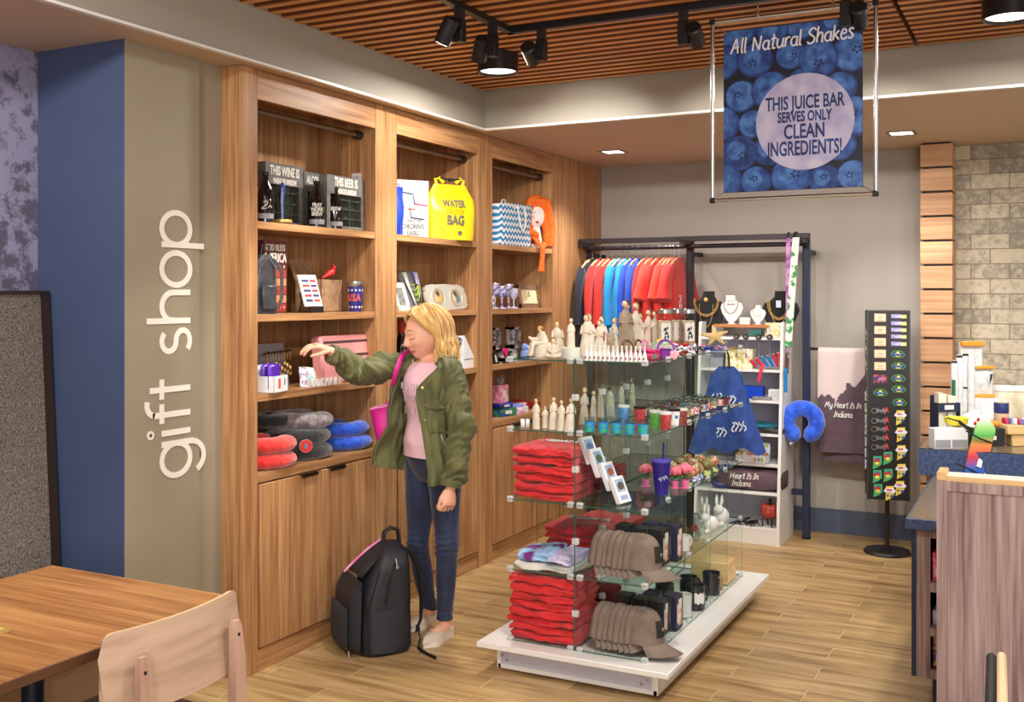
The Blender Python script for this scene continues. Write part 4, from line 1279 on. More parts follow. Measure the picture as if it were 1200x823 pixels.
def chair(label, loc, rz):
 """faces -x; the back is at +x"""
 t = thing('dining_chair', label, 'chair', loc, rz, group='light wood dining chairs')
 b = MB()
 def bk(u, v):
  s = 2 * u - 1
  e = max(0, (abs(s) - .86) / .14); k = 1 - (1 - math.sqrt(max(0, 1 - e * e))) * .55
  zc, hh = .690, .112
  z = zc + hh * k * (2 * v - 1)
  return Vector((.045 * (1 - s * s) + .018 * (2 * v - 1) * -1 * .6 - .02, s * .262, z))
 b.sheet(bk, 40, 14, .012)
 for f in b.bm.faces:
  f.normal_update()
  c = f.calc_center_median()
  if f.normal.z > .6: f.material_index = 1
 b.build('backrest', [PLY, PLYEDGE], t, smooth=35)
 for s in (-1, 1):
  b = MB()
  rs = []
  for z, x, w, th in ((0, .085, .028, .030), (.25, .056, .034, .032), (.45, .030, .046, .034), (.62, .032, .046, .024), (.715, .026, .036, .018), (.735, .024, .024, .016)):
   y = s * (.178 + .012 * (.6 - z))
   rs.append([Vector((x - th / 2 + .012, y - w / 2, z)), Vector((x + th / 2 + .012, y - w / 2, z)), Vector((x + th / 2 + .012, y + w / 2, z)), Vector((x - th / 2 + .012, y + w / 2, z))])
  b.rings(rs)
  lg = b.build('leg', CHW, t, smooth=20)
  b = MB(); b.cyl((.047, s * .178, .695), (.0505, s * .178, .695), .005, n=12); b.build('screw', C_BLACKM, lg)
  b = MB(); b.tube([(-.40, s * .20, 0), (-.385, s * .185, .44)], [.013, .019], n=12); b.build('leg', CHW, t)
 b = MB(); b.span((-.42, -.19, .405), (.035, .19, .432), bev=.006); b.build('seat_frame', CHW, t)
 b = MB()
 def st(u, v):
  x = -.45 + .46 * u; y = (2 * v - 1) * (.215 - .02 * u)
  return Vector((x, y, .455 + .012 * math.sin(PI * u) * math.sin(PI * v)))
 b.sheet(st, 14, 12, .024); b.build('seat_pad', UPH, t, smooth=60)
 return t
chair('pale ash dining chair with a curved back pulled up to the dining table', (-2.155, 2.185, 0), 0)
dv = Vector((ray(1168, 348).x, ray(1168, 348).y, 0)).normalized(); fb = at(1168, 763, z=.80)
t = thing('dining_chair', 'black padded chair seen edge on at the bottom right, before the oak partition', 'chair', (fb.x, fb.y, 0), math.atan2(-dv.y, -dv.x))
b = MB(); b.span((0, 0, .50), (.42, .022, .80), bev=.006); b.build('backrest', PLYEDGE, t)
b = MB(); b.span((.004, -.024, .50), (.416, 0, .797), bev=.008); b.build('back_pad', C_BLACKM, t)
b = MB(); b.span((-.01, .022, .43), (.43, .46, .475), bev=.015); b.build('seat_pad', C_BLACKM, t)
for x in (.02, .40):
 b = MB(); b.tube([(x, -.05, 0), (x, -.005, .45), (x, .010, .56)], [.014, .018, .016], n=10); b.build('leg', C_BLACK, t)
 b = MB(); b.tube([(x, .44, 0), (x, .42, .43)], [.013, .017], n=10); b.build('leg', C_BLACK, t)
# oak partition, counters
part = thing('partition', 'low grey oak partition with a white top in the right foreground', 'partition', (-.34, 3.81, 0))
b = MB(); b.span((0.001, .012, 0), (1.9, .118, 1.062)); b.build('core', W_OAK, part)
b = MB(); b.span((.03, .004, 0), (1.9, .012, 1.03)); b.build('panel', W_OAK, part)
b = MB(); b.span((0, 0, 0), (.032, .0125, 1.06), bev=.001); b.build('end_stile', W_OAK, part)
b = MB(); b.span((.032, 0, 1.026), (1.9, .0125, 1.06), bev=.001); b.build('top_rail', W_OAK, part)
b = MB(); b.span((.030, 0, 1.06), (1.9, .012, 1.076)); b.span((0, 0, 1.06), (.030, .12, 1.088), bev=.002); b.build('cap_edge', W_LIGHT, part)
b = MB(); b.span((.030, .012, 1.062), (1.9, .12, 1.074)); b.build('cap_top', C_WHITE, part)
GRAN = M('blue speckled laminate', (40, 56, 92), .3, c2=(78, 98, 140), scale=70, detail=6, lo=.3, hi=.7)
CTOP = M('olive brown counter laminate', (104, 92, 74), .22, c2=(120, 106, 84), scale=60)
CT = .82
lc = thing('low_counter', 'low checkout counter with a blue edge and open shelves beside the partition', 'counter', (-.50, 4.33, 0))
b = MB(); b.m(0).span((0, 0, CT - .042), (1.6, 1.09, CT - .001), bev=.002); b.m(1).span((.008, .008, CT - .002), (1.6, 1.09, CT)); b.build('countertop', [GRAN, CTOP], lc)
NB = M('navy laminate', (30, 40, 66), .45)
b = MB(); b.span((.02, .03, .20), (.038, 1.08, CT - .042)); b.build('side_panel', NB, lc)
b = MB(); b.span((.09, .10, 0), (1.5, 1.05, .20)); b.build('toe_kick', NB, lc)
b = MB()
b.span((.038, .028, .20), (.088, .05, CT - .042)); b.span((.088, .028, CT - .075), (1.5, .05, CT - .042)); b.span((.088, .028, .20), (1.5, .05, .235))
b.build('face_frame', W_OAK, lc)
for z in (.395, .565):
 b = MB(); b.span((.088, .03, z - .03), (1.5, .5, z)); b.build('shelf', W_OAK, lc)
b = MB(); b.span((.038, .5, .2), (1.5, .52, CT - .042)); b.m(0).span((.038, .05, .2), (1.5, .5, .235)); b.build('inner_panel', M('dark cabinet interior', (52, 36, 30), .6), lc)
hc = thing('raised_counter', 'higher back counter with a blue speckled front crowded with merchandise', 'counter', (-.565, 5.42, 0))
HT = .945
b = MB(); b.m(0).span((0, 0, HT - .125), (1.7, .03, HT)); b.span((0, .03, HT - .04), (1.7, 1.7, HT - .001)); b.m(1).span((.006, .006, HT - .002), (1.7, 1.7, HT)); b.build('countertop', [GRAN, CTOP], hc)
b = MB(); b.span((.03, .04, 0.0), (1.65, 1.68, HT - .04)); b.build('base_cabinet', W_OAK, hc)
# hanging blueberry banner
BZ0, BZ1, BY, BX0, BX1 = 2.095, 2.862, 4.42, -1.293, -.622
bn = thing('hanging_banner', 'hanging poster of blueberries in an aluminium frame reading ALL NATURAL SHAKES', 'banner', ((BX0 + BX1) / 2, BY, BZ1))
w, h = BX1 - BX0, BZ1 - BZ0
FR = M('polished aluminium', (205, 205, 206), .22, 1.0)
for k, (p, q) in enumerate((((-w / 2, 0, 0), (w / 2, 0, 0)), ((-w / 2, 0, -h), (w / 2, 0, -h)), ((-w / 2, 0, 0), (-w / 2, 0, -h)), ((w / 2, 0, 0), (w / 2, 0, -h)))):
 b = MB(); b.cyl(p, q, .0085, n=14); b.build('frame_tube', FR, bn)
for x in (-w / 2, w / 2):
 for z in (0, -h):
  b = MB(); b.box((x, 0, z), (.024, .024, .024), bev=.004); b.build('corner', C_BLACK, bn)
for x in (-.14, .17):
 b = MB(); b.cyl((x, 0, .006), (x, 0, .062), .003, n=8); b.box((x, 0, .012), (.014, .022, .03), bev=.003); b.build('hanger_clip', FR, bn)
PW, PH = .572, .690
pz = -h / 2 - .008
b = MB()
b.m(0).span((-PW / 2, -.0015, pz - PH / 2), (PW / 2, .0015, pz + PH / 2))
rb = random.Random(11)
berries = []
Yp = -.0022
def berry(x, z, r, k, lay):
 n = 26; Y = Yp - lay
 pts = []
 for i in range(n):
  a = 2 * PI * i / n
  px, pzz = x + r * math.cos(a), z + r * .96 * math.sin(a)
  px = min(max(px, -PW / 2 + .001), PW / 2 - .001); pzz = min(max(pzz, -PH / 2 + .001), PH / 2 - .001)
  pts.append((px, Y, pz + pzz))
 b.m(3).raw(pts, [tuple(range(n))])
 for f_, kk, o_ in ((.88, k, .04), (.52, 1, .16)): b.m(kk).raw([(min(max(x + r * f_ * math.cos(2 * PI * i / n) - r * o_, -PW / 2 + .001), PW / 2 - .001), Y - .00004 * (1 + (f_ < .6)), pz + min(max(z + r * f_ * math.sin(2 * PI * i / n) + r * o_, -PH / 2 + .001), PH / 2 - .001)) for i in range(n)], [tuple(range(n))])
 ca = rb.uniform(0, 6.3); cx, cz = x + r * .25 * math.cos(ca), z + r * .2 * math.sin(ca)
 if abs(cx) < PW / 2 - .02 and abs(cz) < PH / 2 - .02:
  st = []
  for i in range(10):
   rr = r * (.30 if i % 2 == 0 else .15); a = ca + 2 * PI * i / 10
   st.append((cx + rr * math.cos(a), Y - .00012, pz + cz + rr * .8 * math.sin(a)))
  b.m(4).raw(st, [tuple(range(10))])
  st2 = [(cx + r * .13 * math.cos(2 * PI * i / 10), Y - .00015, pz + cz + r * .10 * math.sin(2 * PI * i / 10)) for i in range(10)]
  b.m(1).raw(st2, [tuple(range(10))])
lay = 0
rows = 6; cols = 5
cand = [(-PW / 2 + (i + .5 * (j % 2)) * PW / 4.2 + rb.uniform(-.014, .014), -PH / 2 + (j + .3) * PH / 5.4 + rb.uniform(-.018, .018), rb.uniform(.062, .088)) for i in range(cols) for j in range(rows)]
rb.shuffle(cand)
for x, z, r in cand:
 if abs(x) > PW / 2 + .03 or abs(z) > PH / 2 + .03: continue
 berry(x, z, r, rb.choice((1, 2, 2, 3)), lay); lay += .00018
def blue(name, c, c2): return M(name, c, .45, c2=c2, scale=24, detail=5, lo=.3, hi=.75)
BM_ = [M('poster dark', (14, 18, 40), .45), blue('poster blue', (30, 66, 140), (96, 150, 222)), blue('poster mid blue', (24, 52, 120), (72, 122, 200)), blue('poster deep blue', (18, 34, 92), (56, 92, 170)), M('poster calyx', (18, 26, 62), .45), M('poster disc', (178, 172, 212), .45, c2=(206, 202, 226), scale=14), M('poster white', (240, 240, 246), .45), M('poster ink', (22, 30, 74), .45, c2=(34, 66, 140), scale=14)]
n = 48
cx, cz, cr = .055, pz - .065, .200
b.m(5).raw([(cx + cr * math.cos(2 * PI * i / n), -.0084, cz + cr * math.sin(2 * PI * i / n)) for i in range(n)], [tuple(range(n))])
def fm(x, z, y=-.0088): return frame((x, y, z), (1, 0, 0), (0, 0, 1))
b.m(7)
for tx, s_, dz, sx in (('THIS JUICE BAR', .078, .078, .60), ('SERVES ONLY', .060, .020, .60), ('CLEAN', .084, -.042, .64), ('INGREDIENTS!', .084, -.112, .56)):
 b.text(tx, s_, fm(cx, cz + dz), sx=sx, ext=.0003, bold=.0018)
b.m(6); strokes(b, 'All Natural Shakes', HW, .041, .0075, fm(.0, pz + PH / 2 - .092, -.0088), .0005, slant=.12, rise=.03)
b.build('poster', BM_, bn, smooth=0, recalc=False)
for sx in (-1, 1):
 for sz in (-1, 1):
  b = MB()
  p = Vector((sx * (PW / 2 - .008), -.003, pz + sz * (PH / 2 - .008))); q = Vector((sx * w / 2, 0, 0 if sz > 0 else -h))
  b.cyl(p, q, .0022, n=6); b.lathe([(.004, -.002), (.007, -.002), (.007, .002), (.004, .002)], c=p, n=12, rot=(R(90), 0, 0)); b.build('tie', C_STEEL, bn)
# goods on the glass display
rd = random.Random(21)
ORD = ['first', 'second', 'third', 'fourth', 'fifth', 'sixth', 'seventh', 'eighth', 'ninth', 'tenth', 'eleventh', 'twelfth', 'thirteenth', 'fourteenth', 'fifteenth', 'sixteenth', 'seventeenth', 'eighteenth', 'nineteenth', 'twentieth']
SZ = [z + .0045 for z in GZ]
CREAM = M('cream carved resin', (208, 196, 176), .6, c2=(222, 212, 194), scale=30, bump=.2, bscale=60)
STONE = M('grey carved resin', (150, 132, 110), .65, c2=(168, 150, 128), scale=30, bump=.2, bscale=60)
CFACE = M('figurine skin', (226, 196, 160), .6)
HAIRB = [M('figurine brown hair', (124, 80, 42), .6), M('figurine dark hair', (96, 68, 44), .6), M('figurine fair hair', (180, 130, 70), .6)]
RIBR = M('figurine red ribbon', (176, 44, 48), .6)
def fig_person(bb, bh, hd, x, y, h, w, lean=0.0, seed=0, arms='fold', face=0.0):
 """one carved figure h tall into three meshes: gown, head/hands, hair"""
 rs = []
 hs = h * .80
 for k in range(15):
  t = k / 14; z = hs * t
  r = w * (1.0 - .42 * t ** .7 + .10 * math.sin(t * 5 + seed)) if t < .82 else w * (.62 - .30 * ((t - .82) / .18))
  if t > .55: r *= 1 + .16 * math.exp(-((t - .86) / .10) ** 2)
  ring = []
  for i in range(18):
   a = 2 * PI * i / 18
   q = r * (1 + .05 * math.sin(a * 6 + seed * 3) * (1 - t))
   ring.append(Vector((x + lean * t * h + q * math.cos(a), y + .72 * q * math.sin(a), z)))
  rs.append(ring)
 bb.rings(rs)
 cx, cz = x + lean * h * .9, h * .885
 bh.cyl((cx, y, hs * .97), (cx, y, cz), w * .17, n=10)
 bh.ell((cx, y, cz), (h * .062, h * .066, h * .078), n=14)
 hd.ell((cx - math.cos(face) * h * -.012, y + h * .014, cz + h * .016), (h * .068, h * .068, h * .076), n=14)
 hd.ell((cx + h * .02, y + h * .065, cz + h * .004), (h * .034, h * .034, h * .034), n=10)
 zs = hs * .90
 for s in (-1, 1):
  sh = Vector((x + lean * h * .8 + s * w * .52, y, zs)); el = Vector((x + lean * h * .6 + s * w * .78, y - w * .25, zs - h * .20)); ha = Vector((x + lean * h * .6 + s * w * .10, y - w * .62, zs - h * (.16 if arms == 'fold' else .10)))
  bb.tube([sh, (sh + el) / 2, el, (el + ha) / 2], [w * .22, w * .21, w * .19, w * .16], n=8)
  bh.tube([(el + ha) / 2, ha], [w * .11, w * .08], n=8)
def figurine(label, pos, h, w, people=((0, 0, 1.0, 0),), rz=0.0, mat=None, hair=0, ribbon=False, name='figurine'):
 t = thing(name, label, 'figurine', pos, rz, group='carved cream figurines on the glass display')
 for k, (dx, dy, s, le) in enumerate(people):
  B, H, D = MB(), MB(), MB()
  fig_person(B, H, D, dx, dy, h * s, w * s ** .5, le, seed=k * 2 + h * 40, arms='fold' if k % 2 == 0 else 'up')
  B.build('gown', mat or CREAM, t, smooth=60); H.build('head', CFACE, t, smooth=60); D.build('hair', HAIRB[hair], t, smooth=60)
 if ribbon: B = MB(); B.box((w * .6, -w * .72, h * .48), (.006, .004, h * .22), bev=.001); B.build('ribbon', RIBR, t)
 return t
def seated(label, pos, h, rz, child=True):
 t = thing('figurine', label, 'figurine', pos, rz, group='carved cream figurines on the glass display')
 B, H, D = MB(), MB(), MB()
 B.lathe([(h * .28, 0), (h * .30, h * .06), (h * .28, h * .42), (h * .24, h * .46)], c=(h * .16, .01, 0), n=18, sy=.8)
 B.tube([(h * .16, 0, h * .45), (h * .14, 0, h * .62), (h * .10, 0, h * .80)], [h * .17, h * .145, h * .10], n=14)
 for s in (-1, 1):
  B.tube([(h * .14, s * h * .07, h * .47), (-h * .18, s * h * .08, h * .46), (-h * .24, s * h * .085, h * .22), (-h * .30, s * h * .085, .008)], [h * .10, h * .088, h * .075, h * .055], n=12)
  B.tube([(h * .10, s * h * .13, h * .75), (h * .0, s * h * .17, h * .58), (-h * .12, s * h * .08, h * .54)], [h * .055, h * .05, h * .04], n=10)
 H.cyl((h * .09, 0, h * .78), (h * .05, 0, h * .88), h * .04, n=10); H.ell((h * .04, 0, h * .90), (h * .07, h * .07, h * .085), n=14)
 D.ell((h * .058, 0, h * .918), (h * .075, h * .075, h * .082), n=14); D.ell((h * .12, 0, h * .93), (h * .035, h * .035, h * .035), n=10)
 if child:
  B.ell((-h * .14, 0, h * .57), (h * .16, h * .07, h * .065), n=14); H.ell((-h * .28, 0, h * .62), (h * .055,) * 3, n=12)
 B.build('gown', CREAM, t, smooth=60); H.build('head', CFACE, t, smooth=60); D.build('hair', HAIRB[2], t, smooth=60)
Z1 = SZ[4]
CAMYAW = YAW
FG = 'cream carved %s on the glass display top, '
seated('cream carved seated mother holding a baby, leftmost on the glass display top', at(631, 419.0, z=Z1), .145, CAMYAW + .2)
t = thing('figurine', 'small cream carved child sitting cross legged beside the stone drum', 'figurine', at(648.5, 420.3, z=Z1), CAMYAW, group='carved cream figurines on the glass display')
B = MB(); B.tube([(0, 0, .012), (0, 0, .05), (0, 0, .066)], [.024, .018, .011], n=12)
for s in (-1, 1):
 B.tube([(s * .012, 0, .012), (s * .030, -.012, .014), (-s * .006, -.026, .010)], [.012, .011, .008], n=10); B.tube([(s * .016, 0, .058), (s * .022, -.012, .036), (s * .004, -.022, .026)], [.007, .006, .005], n=8)
B.build('gown', CREAM, t, smooth=60); B = MB(); B.ell((0, -.002, .078), (.012, .012, .014)); B.build('head', CFACE, t); B = MB(); B.ell((0, .002, .081), (.0135, .0135, .0135)); B.build('hair', HAIRB[1], t)
figurine('cream carved hooded mother leaning over, behind the cross legged child', at(655, 417.0, z=Z1), .165, .034, ((0, 0, 1, -.06),), CAMYAW, hair=2)
t = thing('stone_drum', 'grey green round stone drum standing among the carved figurines', 'pedestal', at(669, 420.6, z=Z1), 0)
B = MB(); B.lathe([(.040, 0), (.043, .003), (.043, .046), (.040, .05)], n=30); B.build('drum', M('grey green stone', (190, 192, 178), .7, c2=(204, 204, 190), scale=20), t)
p = at(669, 420.6, z=Z1); figurine('single cream carved figure with folded arms standing on the stone drum', p + Vector((0, 0, .0505)), .135, .021, ((0, 0, 1, 0),), CAMYAW + .3, hair=2)
figurine('embracing cream carved couple just right of the stone drum', at(688, 417.6, z=Z1) + Vector((0, 0.0, 0)), .200, .029, ((-.012, 0, 1, .04), (.018, .014, 1.02, -.04)), CAMYAW, hair=0)
figurine('embracing cream carved couple with a red ribbon', at(703.5, 416.6, z=Z1), .190, .028, ((-.010, 0, .9, .03), (.016, .014, 1.0, -.05)), CAMYAW, hair=1, ribbon=True)
figurine('small carved figure with dark hair crouching, in front of the tall grey couple', at(713.5, 414.6, z=Z1), .130, .026, ((0, 0, 1, .08),), CAMYAW, mat=STONE, hair=1)
figurine('single cream carved figure with fair hair left of the tall grey couple', at(720.0, 412.6, z=Z1), .175, .022, ((0, 0, 1, .0),), CAMYAW - .4, hair=2)
figurine('tall grey carved couple dancing, tallest on the glass display top', at(733, 411.0, z=Z1), .268, .034, ((-.014, 0, 1, .05), (.022, .012, .98, -.06)), CAMYAW, mat=STONE, hair=1)
figurine('cream carved pair right of the tall grey couple', at(746.5, 410.2, z=Z1), .256, .027, ((-.010, 0, 1, .02), (.022, .012, .78, -.02)), CAMYAW, hair=0)
figurine('cream carved pair of small figures left of the glass jars', at(763, 408.4, z=Z1), .215, .024, ((-.020, 0, 1, .03), (.024, .0, .96, -.03)), CAMYAW, hair=0)
# second shelf
Z2 = SZ[3]
for k, (u, v, h, w, ppl, hair, lab) in enumerate(((627, 503, .142, .019, ((0, 0, 1, 0),), 0, 'slim single cream carved figure, leftmost on the second glass shelf'),
  (637.5, 502, .105, .017, ((0, 0, 1, 0),), 0, 'short cream carved figure between two taller ones on the second glass shelf'),
  (647.5, 503.5, .150, .021, ((-.004, 0, 1, .03), (.008, .010, .95, -.05)), 0, 'cream carved pair with touching heads on the second glass shelf'),
  (655.5, 505.3, .142, .018, ((0, 0, 1, .04),), 0, 'cream carved figure with raised arms on the second glass shelf'),
  (667, 506.5, .155, .025, ((-.004, 0, 1, .06),), 1, 'wide cream carved figure leaning by the glass divider on the second glass shelf'))):
 figurine(lab, at(u, v, z=Z2) + Vector((0, .012, 0)), h, w, ppl, CAMYAW + (.2 * (k % 3 - 1)), hair=hair)
for k, (u, v, h, hair) in enumerate(((684, 497, .175, 2), (695, 494, .15, 0), (704, 490, .15, 1), (716, 487, .15, 1), (729, 482.5, .16, 0), (741, 480, .17, 1))):
 figurine('%s cream carved figure in the row seen through the glass behind the shot glasses' % ORD[k], at(u, v, z=Z2) + Vector((-.0, 0, 0)), h, .022, ((0, 0, 1, .03),), CAMYAW + k, hair=hair)
for k in range(2):
 t = thing('tent_card', ('left' if k == 0 else 'right') + ' one of two small white folded cards beside the slim carved figure', 'card', at(612.5 + 6 * k, 500.5, z=Z2), CAMYAW)
 B = MB(); B.raw([(-.009, -.010, 0), (.009, -.010, 0), (.009, 0, .036), (-.009, 0, .036), (.009, .010, 0), (-.009, .010, 0)], [(0, 1, 2, 3), (3, 2, 4, 5)]); o = B.build('card', C_WHITE, t, recalc=False); m = o.modifiers.new('s', 'SOLIDIFY'); m.thickness = .001
# white bell bottles in a row along the front edge
bell = None
TRI = M('red brown mark', (140, 60, 60), .5)
for k in range(14):
 x = -1.790 + k * .0205; y = 4.205
 if bell is None:
  bell = thing('bell_bottle', '', 'bottle', (x, y, Z1), 0, group='small white bell shaped bottles along the front edge')
  B = MB(); B.lathe([(.0096, 0), (.0098, .003), (.0092, .026), (.0060, .038), (.0036, .042), (.0036, .060), (.0042, .061), (.0042, .066), (.001, .068)], n=14)
  B.build('body', C_WHITE, bell)
  B = MB(); B.raw([(-.006, -.0102, .010), (.005, -.0102, .010), (.002, -.0098, .022)], [(0, 1, 2)]); B.build('mark', TRI, bell, smooth=0)
  o = bell
 else: o = dup(bell, (x, y, Z1))
 o['label'] = '%s small white bell shaped bottle from the left, front edge of the display' % ORD[k]
# glass jars with dog print labels
JG = glass_mat('jar glass', (236, 240, 236), .8)
for k, (u, v, lab) in enumerate(((779, 408.6, 'with dog print label, left of the three'), (794, 407.4, 'with red lettering, rear one of the three'), (806.5, 408.4, 'with dog print label, right of the three'))):
 t = thing('glass_jar', 'lidded glass jar on the display top ' + lab, 'jar', at(u, v, z=Z1), CAMYAW + .1, group='lidded glass jars'); t.scale = (1, 1, 1.32)
 B = MB(); B.lathe([(.036, 0), (.039, .004), (.039, .125), (.034, .138), (.034, .142)], n=26); B.build('jar_body', JG, t)
 B = MB(); B.lathe([(.033, .004), (.035, .006), (.035, .110), (.030, .114)], n=22); B.build('contents', M('oat treats', (196, 160, 122), .8, c2=(224, 206, 180), scale=60), t)
 B = MB(); B.lathe([(.037, .142), (.038, .143), (.038, .158), (.035, .161)], n=26); B.build('lid', C_STEEL, t)
 B = MB(); B.sheet(lambda a, c: (.0398 * math.sin(-.75 + 1.5 * a), -.0398 * math.cos(-.75 + 1.5 * a), .030 + .075 * c), 12, 2)
 if k == 1:
  for q in range(4): B.m(1).text('TREAT'[q], .022, frame((.0, -.0402, .094 - q * .019), (1, 0, 0), (0, 0, 1)), ext=.0004)
 else:
  def P(x, z, rx, rz_): B.m(1).raw([(.0402 * math.sin((x + rx * math.cos(2 * PI * i / 12)) / .04), -.0403 * math.cos((x + rx * math.cos(2 * PI * i / 12)) / .04), z + rz_ * math.sin(2 * PI * i / 12)) for i in range(12)], [tuple(range(12))])
  P(0, .058, .010, .012); P(-.006, .078, .008, .008); P(.010, .048, .005, .008); P(-.008, .044, .004, .008); P(.006, .084, .004, .006); P(-.013, .074, .004, .003)
 B.build('label', [M('jar label', (236, 232, 226), .6), M('jar label ink', (40, 38, 44) if k != 1 else (190, 50, 50), .6) if k != 1 else M('jar label red ink', (196, 44, 48), .6)], t, recalc=False)
# tray of green and yellow candies
t = thing('candy_tray', 'white oval tray heaped with green and yellow wrapped sweets', 'tray', at(776, 410.5, z=Z1), CAMYAW)
B = MB(); B.lathe([(.060, 0), (.075, .004), (.085, .030), (.082, .030), (.072, .008), (.0, .006)], n=30, sy=.6); B.build('tray', C_WHITE, t)
SWEET = [M('green wrapper', (120, 196, 128), .3), M('yellow wrapper', (236, 196, 70), .3), M('clear wrapper', (214, 226, 214), .25), M('orange wrapper', (232, 150, 60), .3)]
for k in range(34):
 a = rd.uniform(0, 6.3); q = math.sqrt(rd.random()); x, y = .068 * q * math.cos(a), .038 * q * math.sin(a); z = .022 + .026 * (1 - q) + rd.uniform(0, .008)
 B = MB(); c = Vector((x, y, z)); d = Vector((rd.uniform(-1, 1), rd.uniform(-1, 1), rd.uniform(-.3, .6))).normalized()
 B.ell(c, (.008, .007, .006), n=8); B.cyl(c + d * .006, c + d * .016, .002, .007, n=7); B.cyl(c - d * .006, c - d * .016, .002, .007, n=7)
 pos = t.matrix_world
 o = B.build('wrapped_sweet', SWEET[rd.choice((0, 0, 1, 2, 3))], smooth=60)
 o.location = Vector(t.location) + Matrix.Rotation(CAMYAW, 3, 'Z') @ Vector((0, 0, 0)); o.rotation_euler = (0, 0, CAMYAW)
 tag(o, 'wrapped sweet in the heap on the white oval tray', 'sweet', 'wrapped sweets heaped on the white tray')
# bracelets and hair things along the right front
def loopband(label, u, v, r, mat, tilt, w=.006, cat='headband', name='headband', rz=0.0):
 B = MB()
 pts = [(r * math.cos(R(-50 + 280 * k / 24)), 0, r * .62 + r * math.sin(R(-50 + 280 * k / 24)) * 1.0) for k in range(25)]
 B.tube(pts, w, n=8, flat=.5)
 o = B.build(name, mat, smooth=60); o.location = at(u, v, z=Z1 + r * .20); o.rotation_euler = (tilt, 0, CAMYAW + rz)
 tag(o, label, cat); return o
PURP = M('purple satin', (120, 40, 140), .35); HOT = M('hot pink satin', (206, 40, 110), .4); DKB = M('tortoiseshell', (70, 40, 30), .25, c2=(130, 80, 50), scale=80); PNK = M('candy pink', (232, 120, 170), .4)
loopband('tortoiseshell headband standing behind the white bell bottles', 737, 412, .034, DKB, -.3, rz=.6)
loopband('second tortoiseshell headband, next to the pink one', 750, 411.5, .034, DKB, -.2, rz=.9)
loopband('pink headband standing right of the tortoiseshell ones', 758, 412.5, .036, PNK, -.25, rz=1.0)
loopband('purple headband standing alone in front of the sweets tray', 781, 414.5, .040, PURP, -.3, rz=.2)
HB = M('houndstooth fabric', (240, 236, 240), .7, c2=(70, 20, 100), scale=130, lo=.48, hi=.52)
HB2 = M('black dotted fabric', (24, 22, 26), .7, c2=(236, 232, 232), scale=150, lo=.55, hi=.58)
def bow(label, u, v, s, mat, rz=0.0, nm='hair_bow', cat='bow'):
 t = thing(nm, label, cat, at(u, v, z=Z1), CAMYAW + rz)
 for sg in (-1, 1):
  B = MB(); B.sheet(lambda a, c: (sg * s * (.08 + .92 * a), -.012 * math.sin(PI * a) + .012 * math.sin(PI * 2 * c) * a, s * (.42 + (c - .5) * (.35 + .6 * a)) + .002 * math.sin(a * 9)), 10, 8, .004); B.build('loop', mat, t, smooth=60)
 B = MB(); B.ell((0, -.004, s * .42), (s * .16, .012, s * .20), n=12); B.build('knot', mat, t)
bow('purple and white houndstooth hair bow at the front right of the display top', 802, 414.5, .055, HB)
bow('black and white dotted hair bow right of the houndstooth one', 817.5, 412.5, .040, HB2, .3)
bow('hot pink hair bow beside the purple gift box', 766, 417.5, .046, HOT, .2)
bow('red hair bow behind the houndstooth one', 798, 409.0, .04, M('red satin', (200, 36, 40), .4), .2)
t = thing('gift_box', 'small purple gift box between the pink bow and the pink flower clip', 'box', at(780, 420.0, z=Z1), CAMYAW + .1)
B = MB(); B.box((0, 0, .018), (.044, .034, .036), bev=.002); B.build('box_body', PURP, t); B = MB(); B.box((0, 0, .040), (.047, .037, .009), bev=.002); B.build('lid', M('dark purple satin', (90, 24, 112), .35), t)
t = thing('flower_clip', 'pale pink flower hair clip near the front right corner', 'hair clip', at(790, 421.5, z=Z1), CAMYAW)
for k in range(5):
 B = MB(); a = 2 * PI * k / 5; B.ell((.012 * math.cos(a), -.004, .022 + .012 * math.sin(a)), (.0095, .004, .0095), n=10); B.build('petal', PNK if False else M('pale pink petal', (240, 170, 190), .5), t)
B = MB(); B.ell((0, -.008, .022), (.005, .004, .005)); B.box((0, .002, .010), (.008, .004, .020)); B.build('centre', C_GOLD, t)
HT_ = M('hairclip rose', (220, 70, 130), .4)
for k, (u, v) in enumerate(((742, 417.5), (752, 418.5), (733, 417.0), (760, 420.5))):
 bow('%s small rose coloured bow behind the white bell bottles' % ('leftmost', 'second', 'third', 'rightmost')[(1, 2, 0, 3)[k]], u, v, .022, (HT_, DKB, DKB, HT_)[k], .3 * k)
STRAW = M('gold straw', (206, 170, 108), .7, c2=(226, 198, 140), scale=90, bump=.3, bscale=120)
t = thing('straw_starfish', 'large straw coloured starfish ornament behind the dotted bow', 'ornament', at(838, 407.5, z=Z1), CAMYAW)
for k in range(5):
 a = R(90 + 72 * k + 8); B = MB(); c = Vector((0, 0, .062)); e = c + Vector((.078 * math.cos(a), .010, .060 * math.sin(a)))
 B.tube([c, (c + e) / 2, e], [.018, .013, .004], n=8, flat=.6); B.build('arm', STRAW, t)
PTS = [(826, 409, HOT), (830, 411, M('royal satin', (40, 70, 180), .4)), (845, 410.5, M('lilac satin', (176, 140, 200), .4))]
for k, (u, v, m_) in enumerate(PTS): bow(('pink', 'blue', 'lilac')[k] + ' ribbon bow lying at the starfish ornament', u, v, .026, m_, .4)
t = thing('price_card', 'flat blue and white card lying at the right front edge of the display top', 'card', at(838, 412.5, z=Z1), CAMYAW - .3)
B = MB(); B.m(0).box((0, 0, .002), (.10, .03, .003)); B.m(1).box((0, -.002, .0037), (.05, .014, .0006)); B.build('card', [M('pale blue card', (150, 186, 216), .5), M('blue print', (40, 110, 190), .5)], t)
